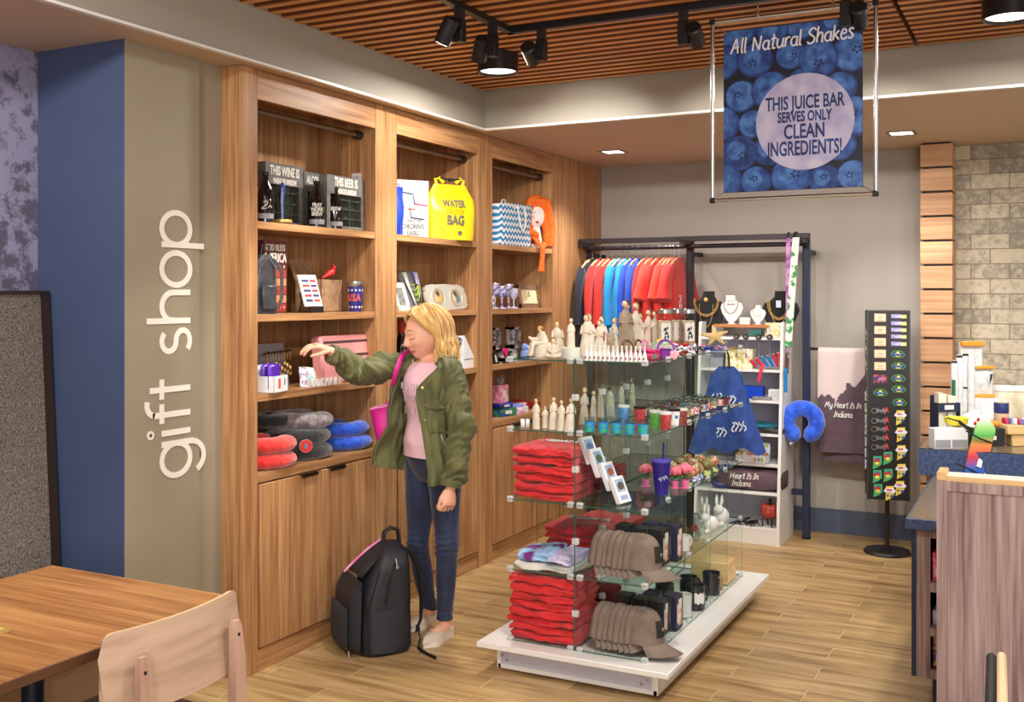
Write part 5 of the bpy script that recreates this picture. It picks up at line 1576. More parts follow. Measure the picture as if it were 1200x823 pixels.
# ---- tumblers, cups and mugs on the second shelf
def cup_mesh(b, h, r0, r1, wall=.002, z0=0.0):
 b.lathe([(.001, z0 + .004), (r0 - wall, z0 + .004), (r1 - wall, z0 + h), (r1, z0 + h), (r0, z0), (.001, z0)], n=22)
def wrap(b, h0, h1, r0, r1, h): 
 ra = r0 + (r1 - r0) * h0 / h; rb_ = r0 + (r1 - r0) * h1 / h
 b.lathe([(ra + .0006, h0), (rb_ + .0006, h1), (rb_ + .0002, h1), (ra + .0002, h0)], n=22)
CGL = glass_mat('tumbler glass', (238, 244, 244), .9)
SWIRL = M('green and blue swirl print', (40, 176, 130), .3, c2=(60, 130, 214), scale=38, stretch=(.5, .5, 2), lo=.42, hi=.56)
t0 = None
for k in range(5):
 p = at(691 + 15.6 * k, 507.5 + .9 * k, z=Z2)
 if t0 is None:
  t0 = thing('tumbler', '', 'glass', p, 0, group='tumblers with a green and blue swirl')
  B = MB(); cup_mesh(B, .070, .020, .0235); B.build('glass', CGL, t0)
  B = MB(); wrap(B, .006, .050, .020, .0235, .070); B.build('print', SWIRL, t0); o = t0
 else: o = dup(t0, p, rz=.7 * k)
 o['label'] = '%s swirl printed tumbler from the left, front of the second glass shelf' % ORD[k]
MUGC = [((70, 130, 190), 'blue and white'), ((180, 40, 50), 'dark red'), ((70, 140, 50), 'leaf green'), ((150, 40, 40), 'brick red'), ((226, 226, 226), 'white with blue ring'), ((110, 40, 30), 'brown')]
for k, (u, v, c) in enumerate(((731, 494, 0), (750, 495.5, 1), (768, 501, 2), (780, 503, 3), (790, 498.5, 4), (799, 498, 5))):
 t = thing('shot_glass', '%s shot glass behind the swirl tumblers on the second glass shelf' % MUGC[c][1], 'glass', at(u, v, z=Z2), rd.uniform(0, 3), group='tall shot glasses in a row on the second glass shelf')
 B = MB(); cup_mesh(B, .076, .021, .029); B.build('cup', M('cup ' + MUGC[c][1], MUGC[c][0], .25, c2=tuple(min(255, q + 50) for q in MUGC[c][0]), scale=60), t)
 B = MB(); B.lathe([(.029, .066), (.0298, .067), (.0298, .076), (.028, .076)], n=22); B.build('rim', M('cup rim %d' % (c % 3), ((236, 236, 240), (30, 28, 30), (220, 220, 210))[c % 3], .3), t)
 if c == 4: B = MB(); B.lathe([(.004, -.001), (.008, -.001), (.008, .001), (.004, .001)], c=(0, -.027, .04), rot=(R(90), 0, 0), n=14); B.build('badge', M('blue print', (40, 110, 190), .5), t)
# rows of small shot glasses to the back of the shelf
KCH = [M('shot print %d' % k, c, .3, c2=c2, scale=90, lo=.45, hi=.55) for k, (c, c2) in enumerate((((220, 90, 120), (236, 232, 232)), ((190, 60, 60), (232, 220, 200)), ((120, 90, 70), (226, 214, 200)), ((70, 110, 180), (236, 232, 236)), ((140, 150, 90), (230, 226, 210)), ((206, 60, 50), (60, 50, 50))))]
sg = None
for i in range(11):
 for j in range(5):
  p = Vector((-1.560 - j * .050, 4.80 + i * .078 + (j % 2) * .01, Z2))
  if min(abs(p.y - q) for q in GYS) < .026: p.y += .04
  if sg is None:
   sg = thing('mini_glass', '', 'glass', p, 0, group='rows of printed mini glasses at the back of the second glass shelf')
   B = MB(); cup_mesh(B, .058, .016, .0205); B.build('glass', CGL, sg); B = MB(); wrap(B, .012, .046, .016, .0205, .058); B.build('print', KCH[0], sg); o = sg
  else:
   o = dup(sg, p, rz=i + j)
   c = o.children[1]; c.data = c.data.copy(); c.data.materials[0] = KCH[rd.randrange(6)]
  o['label'] = 'printed mini glass among the rows at the back of the second glass shelf'
# ---- folded shirts
RED = M('red cotton', (196, 30, 34), .85, c2=(208, 40, 42), scale=8, bump=.2, bscale=120, sheen=.2)
REDW = M('white shirt print', (226, 214, 214), .7)
def folded(label, pos, sx, sy, h, mat, rz=0.0, seed=0.0, group=None, pr=False, name='folded_shirt', cat='shirt'):
 """a folded garment: rolled front edge, layered open back, soft crumple"""
 t = thing(name, label, cat, pos, rz, group=group)
 B = MB(); rs = []; N = 28
 for i in range(N + 1):
  s = i / N; x = (s - .5) * sx
  ex = 1 - .12 * max(0, abs(2 * s - 1) - .86) / .14
  ring = []
  for m in range(36):
   a = 2 * PI * m / 36
   ca, sa = math.cos(a), math.sin(a)
   yy = sy / 2 * math.copysign(abs(ca) ** .35, ca) * (1 + .03 * ns((s * 3, a, 0), 1, seed))
   zz = h / 2 * math.copysign(abs(sa) ** .6, sa)
   w = .30 * h * ns((x * 11, yy * 9, sa), 1, seed) + .20 * h * ns((x * 30, yy * 9 + a, 0), 1, seed + 4) - .22 * h * fold((x * 7 + yy * 3, sa * .8, seed), 2) * (abs(ca) > .5)
   yy += .018 * ns((x * 9, sa * 1.2, seed), 1, 2) + .10 * h * math.sin(sa * 6 + x * 20) * (abs(ca) > .6)
   g = 1 - .42 * math.exp(-((a - PI * 1.5 + .0) / .0001) ** 2)
   cr = .10 * h * math.exp(-(sa / .16) ** 2) * (1 if abs(ca) > .8 else 0)
   yy -= math.copysign(cr, ca)
   zz2 = h / 2 + (zz + w) * ex
   ring.append(Vector((x + .004 * ns((a, yy * 20, 2), 1, seed), yy, max(zz2, .0))))
  rs.append(ring)
 B.rings(rs)
 B.build('cloth', mat, t, smooth=60)
 if pr:
  B = MB()
  for q, word in enumerate(pr):
   B.text(word, .085 if len(word) < 7 else .066, frame((0.0, sy * (.26 - .26 * q), h * 1.12), (1, 0, 0), (0, 1, 0)), sx=.8, ext=.0015, bold=.003)
  B.build('print', REDW, t, smooth=0)
 return t
def stack(n, x, y, z0, h, sx, sy, mat, base_label, group, pr=None, seed=0.0, shrink=0.0):
 for k in range(n):
  pos = ('lowest', 'second from the bottom', 'third from the bottom', 'fourth from the bottom', 'fifth from the bottom', 'sixth from the bottom', 'seventh from the bottom', 'eighth from the bottom', 'ninth from the bottom')[k] if k < n - 1 else 'topmost'
  folded(base_label % pos, (x + rd.uniform(-.006, .006), y + rd.uniform(-.004, .004), z0 + k * h * .97), sx - shrink * k + rd.uniform(-.012, .012), sy + rd.uniform(-.01, .01), h, mat, rd.uniform(-.03, .03), seed + k * 7.3, group, pr if k == n - 1 else None)
XL = (GX0 + GXM) / 2; XR = (GXM + GX1) / 2
stack(8, XL - .003, 4.340, SZ[0], .0365, .320, .285, RED, 'folded red shirt, %s of the tall stack on the white base', 'red shirts in the tall stack on the white base', ('INDIANA',), 3)
stack(6, XL + .005, 4.340, SZ[2], .040, .285, .285, RED, 'folded red shirt, %s of the stack on the middle glass shelf', 'red shirts in the stack on the middle glass shelf', ('INDIANA',), 30)
stack(4, XL + .01, 4.655, SZ[1], .034, .29, .28, RED, 'folded red shirt, %s of the stack behind the lavender tees', 'red shirts stacked behind the lavender tees', ('INDIANA',), 50)
stack(3, XL + .01, 4.655, SZ[2], .034, .29, .28, M('dark red cotton', (140, 26, 36), .85, bump=.2, bscale=120), 'folded dark red shirt, %s of the stack behind the bright red one', 'dark red shirts behind the bright red stack', None, 60)
stack(4, XL + .01, 4.655, SZ[0], .034, .29, .28, M('dark red cotton', (140, 26, 36), .85), 'folded dark red shirt, %s of the stack behind the tall red stack', 'dark red shirts behind the tall red stack', None, 65)
stack(3, XL + .01, 4.97, SZ[1], .034, .29, .28, RED, 'folded red shirt, %s of the stack in the third cell back', 'red shirts in the third cell from the front', None, 70)
LAV = M('lavender print cotton', (176, 166, 210), .85, c2=(206, 200, 228), scale=26, bump=.2, bscale=100)
PUR = M('purple print cotton', (110, 40, 120), .85, c2=(150, 190, 226), scale=9, lo=.42, hi=.5, bump=.2)
CRM = M('cream print cotton', (222, 214, 200), .85, c2=(186, 196, 196), scale=18, bump=.2, bscale=90)
folded('cream printed tee, the lowest folded on the lower glass shelf', (XL - .0, 4.325, SZ[1]), .285, .24, .030, CRM, .0, 4)
folded('purple and blue printed tee folded on the cream one', (XL - .055, 4.325, SZ[1] + .031), .165, .22, .046, PUR, .12, 9)
folded('lavender tee folded at the glass divider beside the purple one', (XL + .075, 4.325, SZ[1] + .031), .115, .23, .040, LAV, -.05, 14)
# ---- caps nested in rows
CAPM = M('washed taupe cotton', (112, 96, 86), .9, c2=(132, 116, 104), scale=14, bump=.08, bscale=260)
PATCH = M('dark patch', (34, 30, 30), .7)
def cap_proto():
 t = thing('baseball_cap', '', 'cap', (0, 0, 0), 0, group='taupe caps nested in rows on the glass display')
 B = MB()
 def dome(u, v):
  a = 2 * PI * u; ph = v * PI / 2
  r = .088 * math.cos(ph) ** .62; z = .140 * math.sin(ph) ** .95
  sm = 1 + .008 * math.cos(a * 6)
  return Vector((r * 1.08 * math.cos(a) * sm, r * .90 * math.sin(a) * sm, z + .030 + .0015 * ns((math.cos(a) * 2, math.sin(a) * 2, z * 9), 1.3, 3)))
 B.sheet(dome, 36, 12, .003, wrapu=True)
 B.build('crown', CAPM, t, smooth=60)
 B = MB()
 def brim(u, v):
  a = R(-62 + 124 * u); r0 = .088; x0 = r0 * 1.06 * math.cos(a); y0 = r0 * .9 * math.sin(a)
  ln = .104 * math.cos(R(-80 + 160 * u)) ** .7
  return Vector((x0 - .006 + ln * v, y0 * (1 + .06 * v), .034 - .020 * v - .9 * y0 * y0 * 4 * (.4 + v) ))
 B.sheet(brim, 24, 8, .004); B.build('brim', CAPM, t, smooth=60)
 B = MB(); B.ell((0, 0, .170), (.008, .008, .005), n=10); B.build('button', CAPM, t)
 B = MB(); B.sheet(lambda u, v: dome(((u - .5) * .16) % 1, .18 + .34 * v) * 1.012 if False else dome(((u - .5) * .15) % 1.0, .16 + .36 * v) + Vector((.004, 0, 0)), 8, 5, .002)
 B.m(1).box((.0925, 0, .092), (.003, .008, .022)).box((.0925, .005, .099), (.003, .010, .006)); B.build('patch', [PATCH, M('patch emblem', (180, 170, 160), .7)], t, smooth=60)
 return t
cp = cap_proto(); first = True
for row, (z, x0, y, lab) in enumerate(((SZ[1], -1.580, 4.300, 'on the lower glass shelf'), (SZ[0], -1.568, 4.285, 'on the white base'))):
 for k in range(8):
  pos = (x0 - k * .0265, y + .0015 * k, z + .020 + .0030 * math.sin(k * 2.1))
  rot = (R((-2, 1, -1, 2, 0, -2, 1, 0)[k]), R(4 + k * .4), -.12)
  o = cp if first else dup(cp, pos); first = False
  o.location = pos; o.rotation_euler = rot
  if k: o.scale = (.40, 1.0 - .006 * (k % 2), 1.0 - .012 * (k % 2)); o.location.x -= .012
  o['label'] = 'taupe cap, %s from the brim end of the row %s' % (ORD[k], lab)
# ---- leaning white boxes and cards, cups, pots on the middle shelf
WBOX = M('white card box', (228, 230, 234), .5)
def gift_card(label, u, v, w, h, d, tilt, lean, col_, rz=0.0, z=SZ[2]):
 t = thing('boxed_ornament', label, 'box', at(u, v, z=z), 0, group='white boxed ornaments leaning on the middle glass shelf', rot=(lean, tilt, CAMYAW + rz))
 B = MB(); B.span((-w / 2, 0, 0), (w / 2, d, h), bev=.0015); B.build('carton', WBOX, t)
 B = MB(); B.m(0).span((-w * .34, -.0012, h * .42), (w * .34, .0, h * .88)); B.m(1).raw([(w * .26 * math.cos(2 * PI * i / 14), -.0018, h * .63 + h * .15 * math.sin(2 * PI * i / 14)) for i in range(14)], [tuple(range(14))])
 B.m(2).span((-w * .3, -.0012, h * .12), (w * .3, 0, h * .28)); B.build('picture', [M('pale blue picture', (176, 196, 220), .5, c2=(120, 150, 190), scale=30), M('picture ' + str(col_), col_, .5, c2=(70, 60, 50), scale=70), M('grey blue print', (150, 170, 206), .5)], t)
 return t
st = thing('stepped_stand', 'clear acrylic stepped stand carrying the leaning white boxes on the middle glass shelf', 'display stand', at(728, 590, z=SZ[2]), CAMYAW + R(50))
for k in range(4):
 B = MB(); zt = .006 + .052 * k; B.span((-.05, .055 * k - .03, zt - .004), (.05, .055 * k + .028, zt)); B.span((-.05, .055 * k + .024, zt), (.05, .055 * k + .028, zt + .05 if k < 3 else zt + .03))
 B.span((-.05, .055 * k - .02, 0), (-.047, .055 * k + .02, zt)); B.span((.047, .055 * k - .02, 0), (.05, .055 * k + .02, zt))
 B.build('step', glass_mat('clear acrylic', (236, 240, 242), .7), st, smooth=0)
def on_step(label, k, w, h, d, col_, off):
 q = Matrix.Translation(st.location) @ Matrix.Rotation(CAMYAW + R(50), 4, 'Z') @ Vector((off, .055 * k - .026, .0065 + .052 * k))
 t = gift_card(label, 700, 600, w, h, d, 0, R(-24), col_, R(50)); t.location = q
on_step('white boxed ornament with a snowy bird picture, lowest and nearest on the stepped stand', 0, .088, .120, .022, (110, 90, 70), 0)
on_step('white boxed ornament with an orange flower picture, second on the stepped stand', 1, .085, .125, .022, (210, 110, 60), .002)
on_step('white boxed ornament with a green picture, third on the stepped stand', 2, .084, .130, .022, (80, 140, 80), -.004)
on_step('white boxed ornament with a blue picture, highest at the back of the stepped stand', 3, .086, .125, .020, (90, 140, 200), .002)
CUPP = M('translucent violet plastic', (46, 34, 132), .2, c2=(56, 44, 150), scale=6)
t = thing('straw_cup', 'violet plastic cup with lid and straw on the middle glass shelf', 'cup', at(775, 579, z=SZ[2]) , CAMYAW)
B = MB(); cup_mesh(B, .150, .030, .043); B.build('cup_body', CUPP, t)
B = MB(); B.lathe([(.044, .146), (.046, .148), (.046, .156), (.040, .160), (.0, .160)], n=24); B.build('lid', M('violet lid', (90, 80, 190), .25), t)
B = MB(); B.cyl((.004, 0, .05), (.010, 0, .235), .0045, n=10); B.build('straw', CUPP, t)
B = MB(); B.ribbon([(-.018 + .005 * k, .012 * math.sin(k * 2.2) + .002 * k) for k in range(9)], .003, frame((0, -.0385, .070), (1, 0, 0), (0, .09, 1)), .001); B.build('lettering', C_WHITE, t, smooth=0)
PPOT = M('candy pink', (232, 120, 170), .4); ROSE = M('pink paper rose', (240, 132, 150), .6, c2=(226, 98, 120), scale=40); LEAF = M('leaf green', (66, 124, 60), .5)
for k, (u, v, s) in enumerate(((757, 570, 1.0), (791, 572, .95), (803, 572, 1.1))):
 t = thing('flower_pot', ('pink paper rose in a pink pot left of the violet cup', 'pink paper rose in a pink pot just behind the violet cup', 'pink paper rose in a pink pot right of the violet cup')[k], 'flower pot', at(u, v, z=SZ[2]), 0, group='pink paper roses in pots')
 B = MB(); cup_mesh(B, .036 * s, .014 * s, .019 * s); B.build('pot', PPOT, t)
 B = MB(); B.cyl((0, 0, .03 * s), (0, 0, .07 * s), .0025, n=8)
 for q in range(3): B.tube([(0, 0, .045 * s), (.018 * math.cos(q * 2.1), .018 * math.sin(q * 2.1), .052 * s), (.028 * math.cos(q * 2.1), .028 * math.sin(q * 2.1), .046 * s)], [.002, .007, .001], n=6, flat=.3)
 B.build('stem', LEAF, t)
 B = MB()
 for ly in range(3):
  for q in range(5):
   a = 2 * PI * q / 5 + ly * .6; r = (.007 + .008 * ly) * s
   B.ell((r * math.cos(a), r * math.sin(a), (.092 - .006 * ly) * s), (.013 * s, .013 * s, .016 * s), n=8, rot=(0, 0, a))
 B.build('bloom', ROSE, t, smooth=60)
 B = MB(); B.box((.0, -.0, .001), (.04, .04, .002)); B.build('saucer', PPOT, t)
GLB = [M('ornament mix %d' % k, c, .35, c2=c2, scale=70, lo=.42, hi=.56) for k, (c, c2) in enumerate((((170, 60, 50), (206, 190, 150)), ((110, 90, 60), (196, 170, 120)), ((150, 70, 60), (120, 130, 70))))]
GBS = [M('ornament base %d' % k, c, .35, c2=c2, scale=60, lo=.45, hi=.55) for k, (c, c2) in enumerate((((50, 120, 70), (220, 210, 120)), ((50, 90, 170), (230, 230, 230)), ((60, 130, 60), (40, 80, 150))))]
gl = None
for i in range(6):
 for j in range(3):
  p = Vector((-1.548 - .068 * j, 4.865 + .088 * i, SZ[2]))
  if min(abs(p.y - q) for q in GYS) < .034: p.y += .045
  if gl is None:
   gl = thing('glass_ornament', '', 'ornament', p, 0, group='round glass ornaments on painted bases, middle shelf rear')
   B = MB(); B.lathe([(.024, 0), (.027, .003), (.024, .024), (.016, .030), (.0, .030)], n=18); B.build('base', GBS[0], gl)
   B = MB(); B.ell((0, 0, .053), (.029, .029, .029), n=18); B.build('globe', GLB[0], gl); o = gl
  else:
   o = dup(gl, p, rz=i * 1.3 + j)
   for c, ms in zip(o.children, (GBS, GLB)): c.data = c.data.copy(); c.data.materials[0] = ms[rd.randrange(3)]
  o['label'] = 'round glass ornament on a painted base in rows at the back of the middle shelf'
# ---- boxed things and mugs below
DBOX = M('navy carton', (38, 40, 64), .45); DBOX2 = M('charcoal carton', (46, 44, 46), .45)
def carton(label, x, y, z, w, d, h, m_, rz=0.0, win=True):
 t = thing('boxed_tumbler', label, 'box', (x, y, z), rz, group='dark boxed tumblers on the glass display')
 B = MB(); B.span((-w / 2, -d / 2, 0), (w / 2, d / 2, h), bev=.0015); B.build('carton', m_, t)
 if win:
  B = MB(); B.span((w / 2, -d * .16, h * .12), (w / 2 + .0012, d * .30, h * .88)); B.m(1).span((w / 2, -d * .40, h * .2), (w / 2 + .0012, -d * .2, h * .75))
  B.m(2).span((-w * .32, -d / 2 - .0012, h * .2), (w * .1, -d / 2, h * .7)); B.build('panel', [M('carton copper picture', (196, 130, 96), .4, c2=(232, 220, 210), scale=20, lo=.45, hi=.55), M('carton pale panel', (206, 200, 206), .5), M('carton grey print', (90, 92, 110), .5)], t)
k = 0
for z, lab in ((SZ[1], 'lower glass shelf'), (SZ[0], 'white base')):
 for x, y, m_, d_ in ((-1.585, 4.56, DBOX2, 'charcoal front'), (-1.555, 4.665, DBOX, 'navy front'), (-1.66, 4.55, DBOX2, 'charcoal middle'), (-1.65, 4.66, DBOX, 'navy middle'), (-1.75, 4.57, DBOX2, 'charcoal rear')):
  carton('%s boxed tumbler on the %s behind the caps' % (d_, lab), x, y, z, .072, .082, .165 if z == SZ[1] else .155, m_, .05 * (k % 3 - 1)); k += 1
def mug(label, x, y, z, r, h, m_, rz, deco=None, group=None, hm=None):
 t = thing('mug', label, 'mug', (x, y, z), rz, group=group)
 B = MB(); cup_mesh(B, h, r, r * 1.02, .004); B.build('cup', m_, t)
 B = MB(); B.tube([(r * .98, 0, h * .80), (r * 1.35, 0, h * .84), (r * 1.62, 0, h * .55), (r * 1.4, 0, h * .24), (r * .98, 0, h * .22)], .0055, n=8); B.build('handle', hm or m_, t)
 if deco: B = MB(); deco(B, r, h); B.build('print', deco.mats, t, recalc=False)
 return t
CHAR = M('charcoal stoneware', (40, 42, 46), .3, c2=(66, 66, 70), scale=60, lo=.5, hi=.75); CLR = glass_mat('mug glass', (232, 236, 236), 1.0)
def d_white(B, r, h):
 B.sheet(lambda a, c: ((r * 1.03) * math.sin(-.7 + 1.2 * a), -(r * 1.03) * math.cos(-.7 + 1.2 * a), h * (.25 + .45 * c) + .004 * math.sin(a * 14)), 12, 3)
d_white.mats = [M('white mug print', (220, 220, 216), .4)]
def d_card(B, r, h):
 pts = [(-.2, .55), (.0, .72), (.12, .82), (.22, .70), (.16, .5), (.02, .30), (-.10, .16), (-.12, .3)]
 B.raw([((r * 1.03) * math.sin(-.1 + p), -(r * 1.03) * math.cos(-.1 + p), h * q) for p, q in pts], [tuple(range(8))])
d_card.mats = [M('cardinal red', (190, 36, 34), .4)]
WMUG = M('frosted white glass', (216, 218, 214), .3)
G3 = 'mugs at the right side of the white base'
mug('charcoal stoneware mug nearest the front on the white base, white print', -1.555, 5.02, SZ[0], .046, .112, CHAR, .9, d_white, G3)
mug('charcoal stoneware mug behind the front one on the white base', -1.64, 5.18, SZ[0], .045, .105, CHAR, .9, d_white, G3)
mug('charcoal stoneware mug with a tan handle near the wooden block', -1.56, 5.31, SZ[0], .045, .105, CHAR, -.4, None, G3, M('tan handle', (160, 126, 78), .5))
mug('charcoal stoneware mug between the boxes and the front mug', -1.70, 4.98, SZ[0], .045, .110, CHAR, 2.0, None, G3)
mug('white glass mug with a red cardinal on the white base', -1.560, 4.86, SZ[0], .036, .105, WMUG, 1.8, d_card, G3)
mug('clear glass mug with pale rim between the caps and the boxes', -1.70, 4.85, SZ[0], .040, .11, CLR, 1.8, None, G3)
t = thing('wooden_block', 'plain wooden block riser at the far end of the white base', 'riser', (-1.62, 5.56, SZ[0]), .0); B = MB(); B.box((0, 0, .055), (.2, .16, .11), bev=.002); B.build('block', W_LIGHT, t)
# white bunnies, glass bottles and small white mugs on the lower shelf
WPOR = M('white porcelain', (228, 226, 222), .25)
for k, (x, y, s, m_) in enumerate(((-1.56, 5.30, 1.0, WPOR), (-1.56, 5.50, 1.1, WPOR), (-1.66, 5.52, .95, WPOR))):
 t = thing('rabbit_figurine', ('white porcelain rabbit nearest the front on the lower glass shelf', 'white porcelain rabbit at the back corner of the lower glass shelf', 'white porcelain rabbit behind the others on the lower glass shelf')[k], 'figurine', (x, y, SZ[1]), -.5 + k * .4, group='white porcelain rabbits')
 B = MB(); B.ell((0, 0, .042 * s), (.036 * s, .050 * s, .042 * s), n=16); B.ell((0, -.040 * s, .080 * s), (.024 * s, .028 * s, .024 * s), n=14); B.ell((0, .052 * s, .034 * s), (.014 * s,) * 3, n=10)
 for sg in (-1, 1): B.tube([(sg * .010 * s, -.036 * s, .096 * s), (sg * .014 * s, -.030 * s, .125 * s), (sg * .013 * s, -.028 * s, .150 * s)], [.006 * s, .009 * s, .003 * s], n=8); B.ell((sg * .018 * s, -.042 * s, .012 * s), (.012 * s, .022 * s, .012 * s), n=10)
 B.build('body', m_, t, smooth=60); B = MB(); B.ell((0, -.067 * s, .080 * s), (.004, .003, .003), n=8); B.build('nose', M('rabbit nose', (206, 120, 120), .4), t)
for k, (x, y) in enumerate(((-1.57, 4.87), (-1.66, 4.93), (-1.75, 4.88))):
 mug('small white mug, %s of three on the lower glass shelf behind the boxes' % ('nearest', 'middle', 'rear')[k], x, y, SZ[1], .033, .07, WMUG if k else WPOR, 1.0 + k, None, 'small white mugs on the lower glass shelf')
for k, (x, y) in enumerate(((-1.58, 5.07), (-1.67, 5.10), (-1.60, 5.18), (-1.73, 5.20))):
 t = thing('glass_decanter', 'clear glass bottle, %s in the cluster beside the white rabbits' % ('front', 'second', 'third with red tag', 'rear')[k], 'bottle', (x, y, SZ[1]), 0, group='clear glass bottles on the lower glass shelf')
 B = MB(); B.lathe([(.026, 0), (.030, .004), (.031, .06), (.012, .085), (.011, .11), (.014, .112), (.014, .118), (.0, .118)], n=20); B.build('bottle', CLR, t)
 if k == 2: B = MB(); B.span((-.014, -.033, .03), (.014, -.031, .062)); B.build('tag', M('red tag', (186, 40, 36), .5), t)
# blue printed cloth bag hanging at the far right corner of the display
BLU = M('blue printed cotton', (30, 56, 120), .85, c2=(44, 74, 146), scale=22, bump=.25, bscale=40)
t = thing('cloth_bag', 'blue cloth bag with white lettering hanging in front of the white shelf unit', 'bag', at(851, 496, y=6.98), R(-90) + .35); t.scale = (1.3, 1.12, 1.42)
B = MB()
def clo(u, v):
 hz = .40 * (v - .32); wd = (.080 + .150 * (1 - v) ** 1.1) * (1 - .45 * max(0, (v - .85) / .15) ** 2)
 return Vector((.020 + .030 * math.sin(u * 9 + v * 3) * (1 - v) + .02 * (1 - v), (u - .5) * 2 * wd, hz - .02 * math.sin(u * PI * 5) * max(0, .25 - v) * 3))
B.m(0).sheet(clo, 36, 22, .006)
for (u, v, w_) in ((.28, .62, 0), (.58, .60, 1), (.42, .22, 2), (.72, .30, 3)):
 p = clo(u, v) + Vector((.012, 0, 0)); B.m(1); mt = frame(p, (.15, 1, .1), (0, -.25, 1))
 for q in range(4): B.ribbon([(-.045 + .022 * q + .010 * math.sin(k_ * 1.3 + q + w_), -.022 + .009 * k_) for k_ in range(6)], .007, mt, .002)
B.build('cloth', [BLU, M('white print on blue', (206, 214, 228), .7)], t, smooth=60)
B = MB(); B.tube([clo(.36, .97), clo(.36, 1) + Vector((.0, .0, .05)), clo(.5, 1) + Vector((-.01, 0, .085)), clo(.64, 1) + Vector((0, 0, .05)), clo(.64, .97)], .006, n=8); B.build('handle', C_BLACKM, t)
# clothes rail at the back wall
IRON = M('dark iron pipe', (52, 46, 50), .4, .6)
NAVYP = M('navy painted post', (38, 46, 72), .4, .2)
RY_ = 7.34
xL, xM, xR = xat(691, 7.42) + .012, xat(809, 7.42), xat(945, 7.42)
rk = thing('clothes_rack', 'dark iron clothes rack standing along the grey back wall', 'clothes rack', (xM, 7.42, 0))
b = MB(); b.span((xL - xM - .02, -.20, 2.075), (xR - xM + .06, -.165, 2.112), bev=.003); b.build('front_rail', IRON, rk)
b = MB(); b.cyl((xL - xM, RY_ - 7.42, 2.045), (xR - xM + .02, RY_ - 7.42, 2.045), .016, n=14); b.build('hanging_rail', IRON, rk)
for x in (xL, xM, xR):
 b = MB(); b.span((x - xM - .024, -.024, .012), (x - xM + .024, .024, 2.09), bev=.003); p = b.build('post', NAVYP if x == xR else IRON, rk)
 b = MB(); b.cyl((x - xM, 0, 0), (x - xM, 0, .014), .03, n=18); b.build('foot', IRON, p)
 b = MB(); b.span((x - xM - .016, -.20, 2.05), (x - xM + .016, .03, 2.085)); b.build('top_bracket', IRON, rk)
 b = MB(); b.span((x - xM - .012, .02, 1.98), (x - xM + .012, BACKY - 7.42 - .001, 2.01)); b.build('wall_bracket', IRON, rk)
b = MB(); b.cyl((xR - xM, .06, 1.318), (-.90 - xM, .06, 1.318), .010, n=12); b.build('towel_bar', IRON, rk)
b = MB(); b.span((xR - xM - .012, .02, 1.30), (xR - xM + .012, .07, 1.335)); b.build('bar_bracket', NAVYP, rk)
b = MB(); b.span((xR - xM - .10, -.012, .30), (xR - xM, .012, .34)); b.build('cross_brace', NAVYP, rk)
HWOOD = M('pale hanger wood', (222, 190, 146), .5)
SHC = {'navy': M('navy jersey', (30, 30, 48), .85, sheen=.2), 'red': M('red jersey', (206, 38, 36), .85, c2=(214, 48, 44), scale=6, sheen=.2), 'cyan': M('cyan jersey', (0, 138, 206), .85, c2=(10, 150, 214), scale=6, sheen=.2), 'blue': M('royal blue jersey', (30, 76, 196), .85, c2=(36, 84, 204), scale=6, sheen=.2), 'orange': M('orange red jersey', (220, 56, 36), .85, c2=(226, 66, 44), scale=6, sheen=.2)}
hg = None
SEQ = [(691, 'navy', 0), (701, 'red', 0), (708.5, 'red', 0), (714, 'red', 0), (720.5, 'cyan', 0), (726, 'cyan', 0), (732.5, 'cyan', 0), (739, 'blue', 0), (746, 'blue', 0), (755, 'red', 0), (762, 'orange', 1), (770, 'red', 0), (778, 'orange', 1), (783, 'red', 0), (787, 'red', 1), (793, 'red', 1)]
cnt = {}
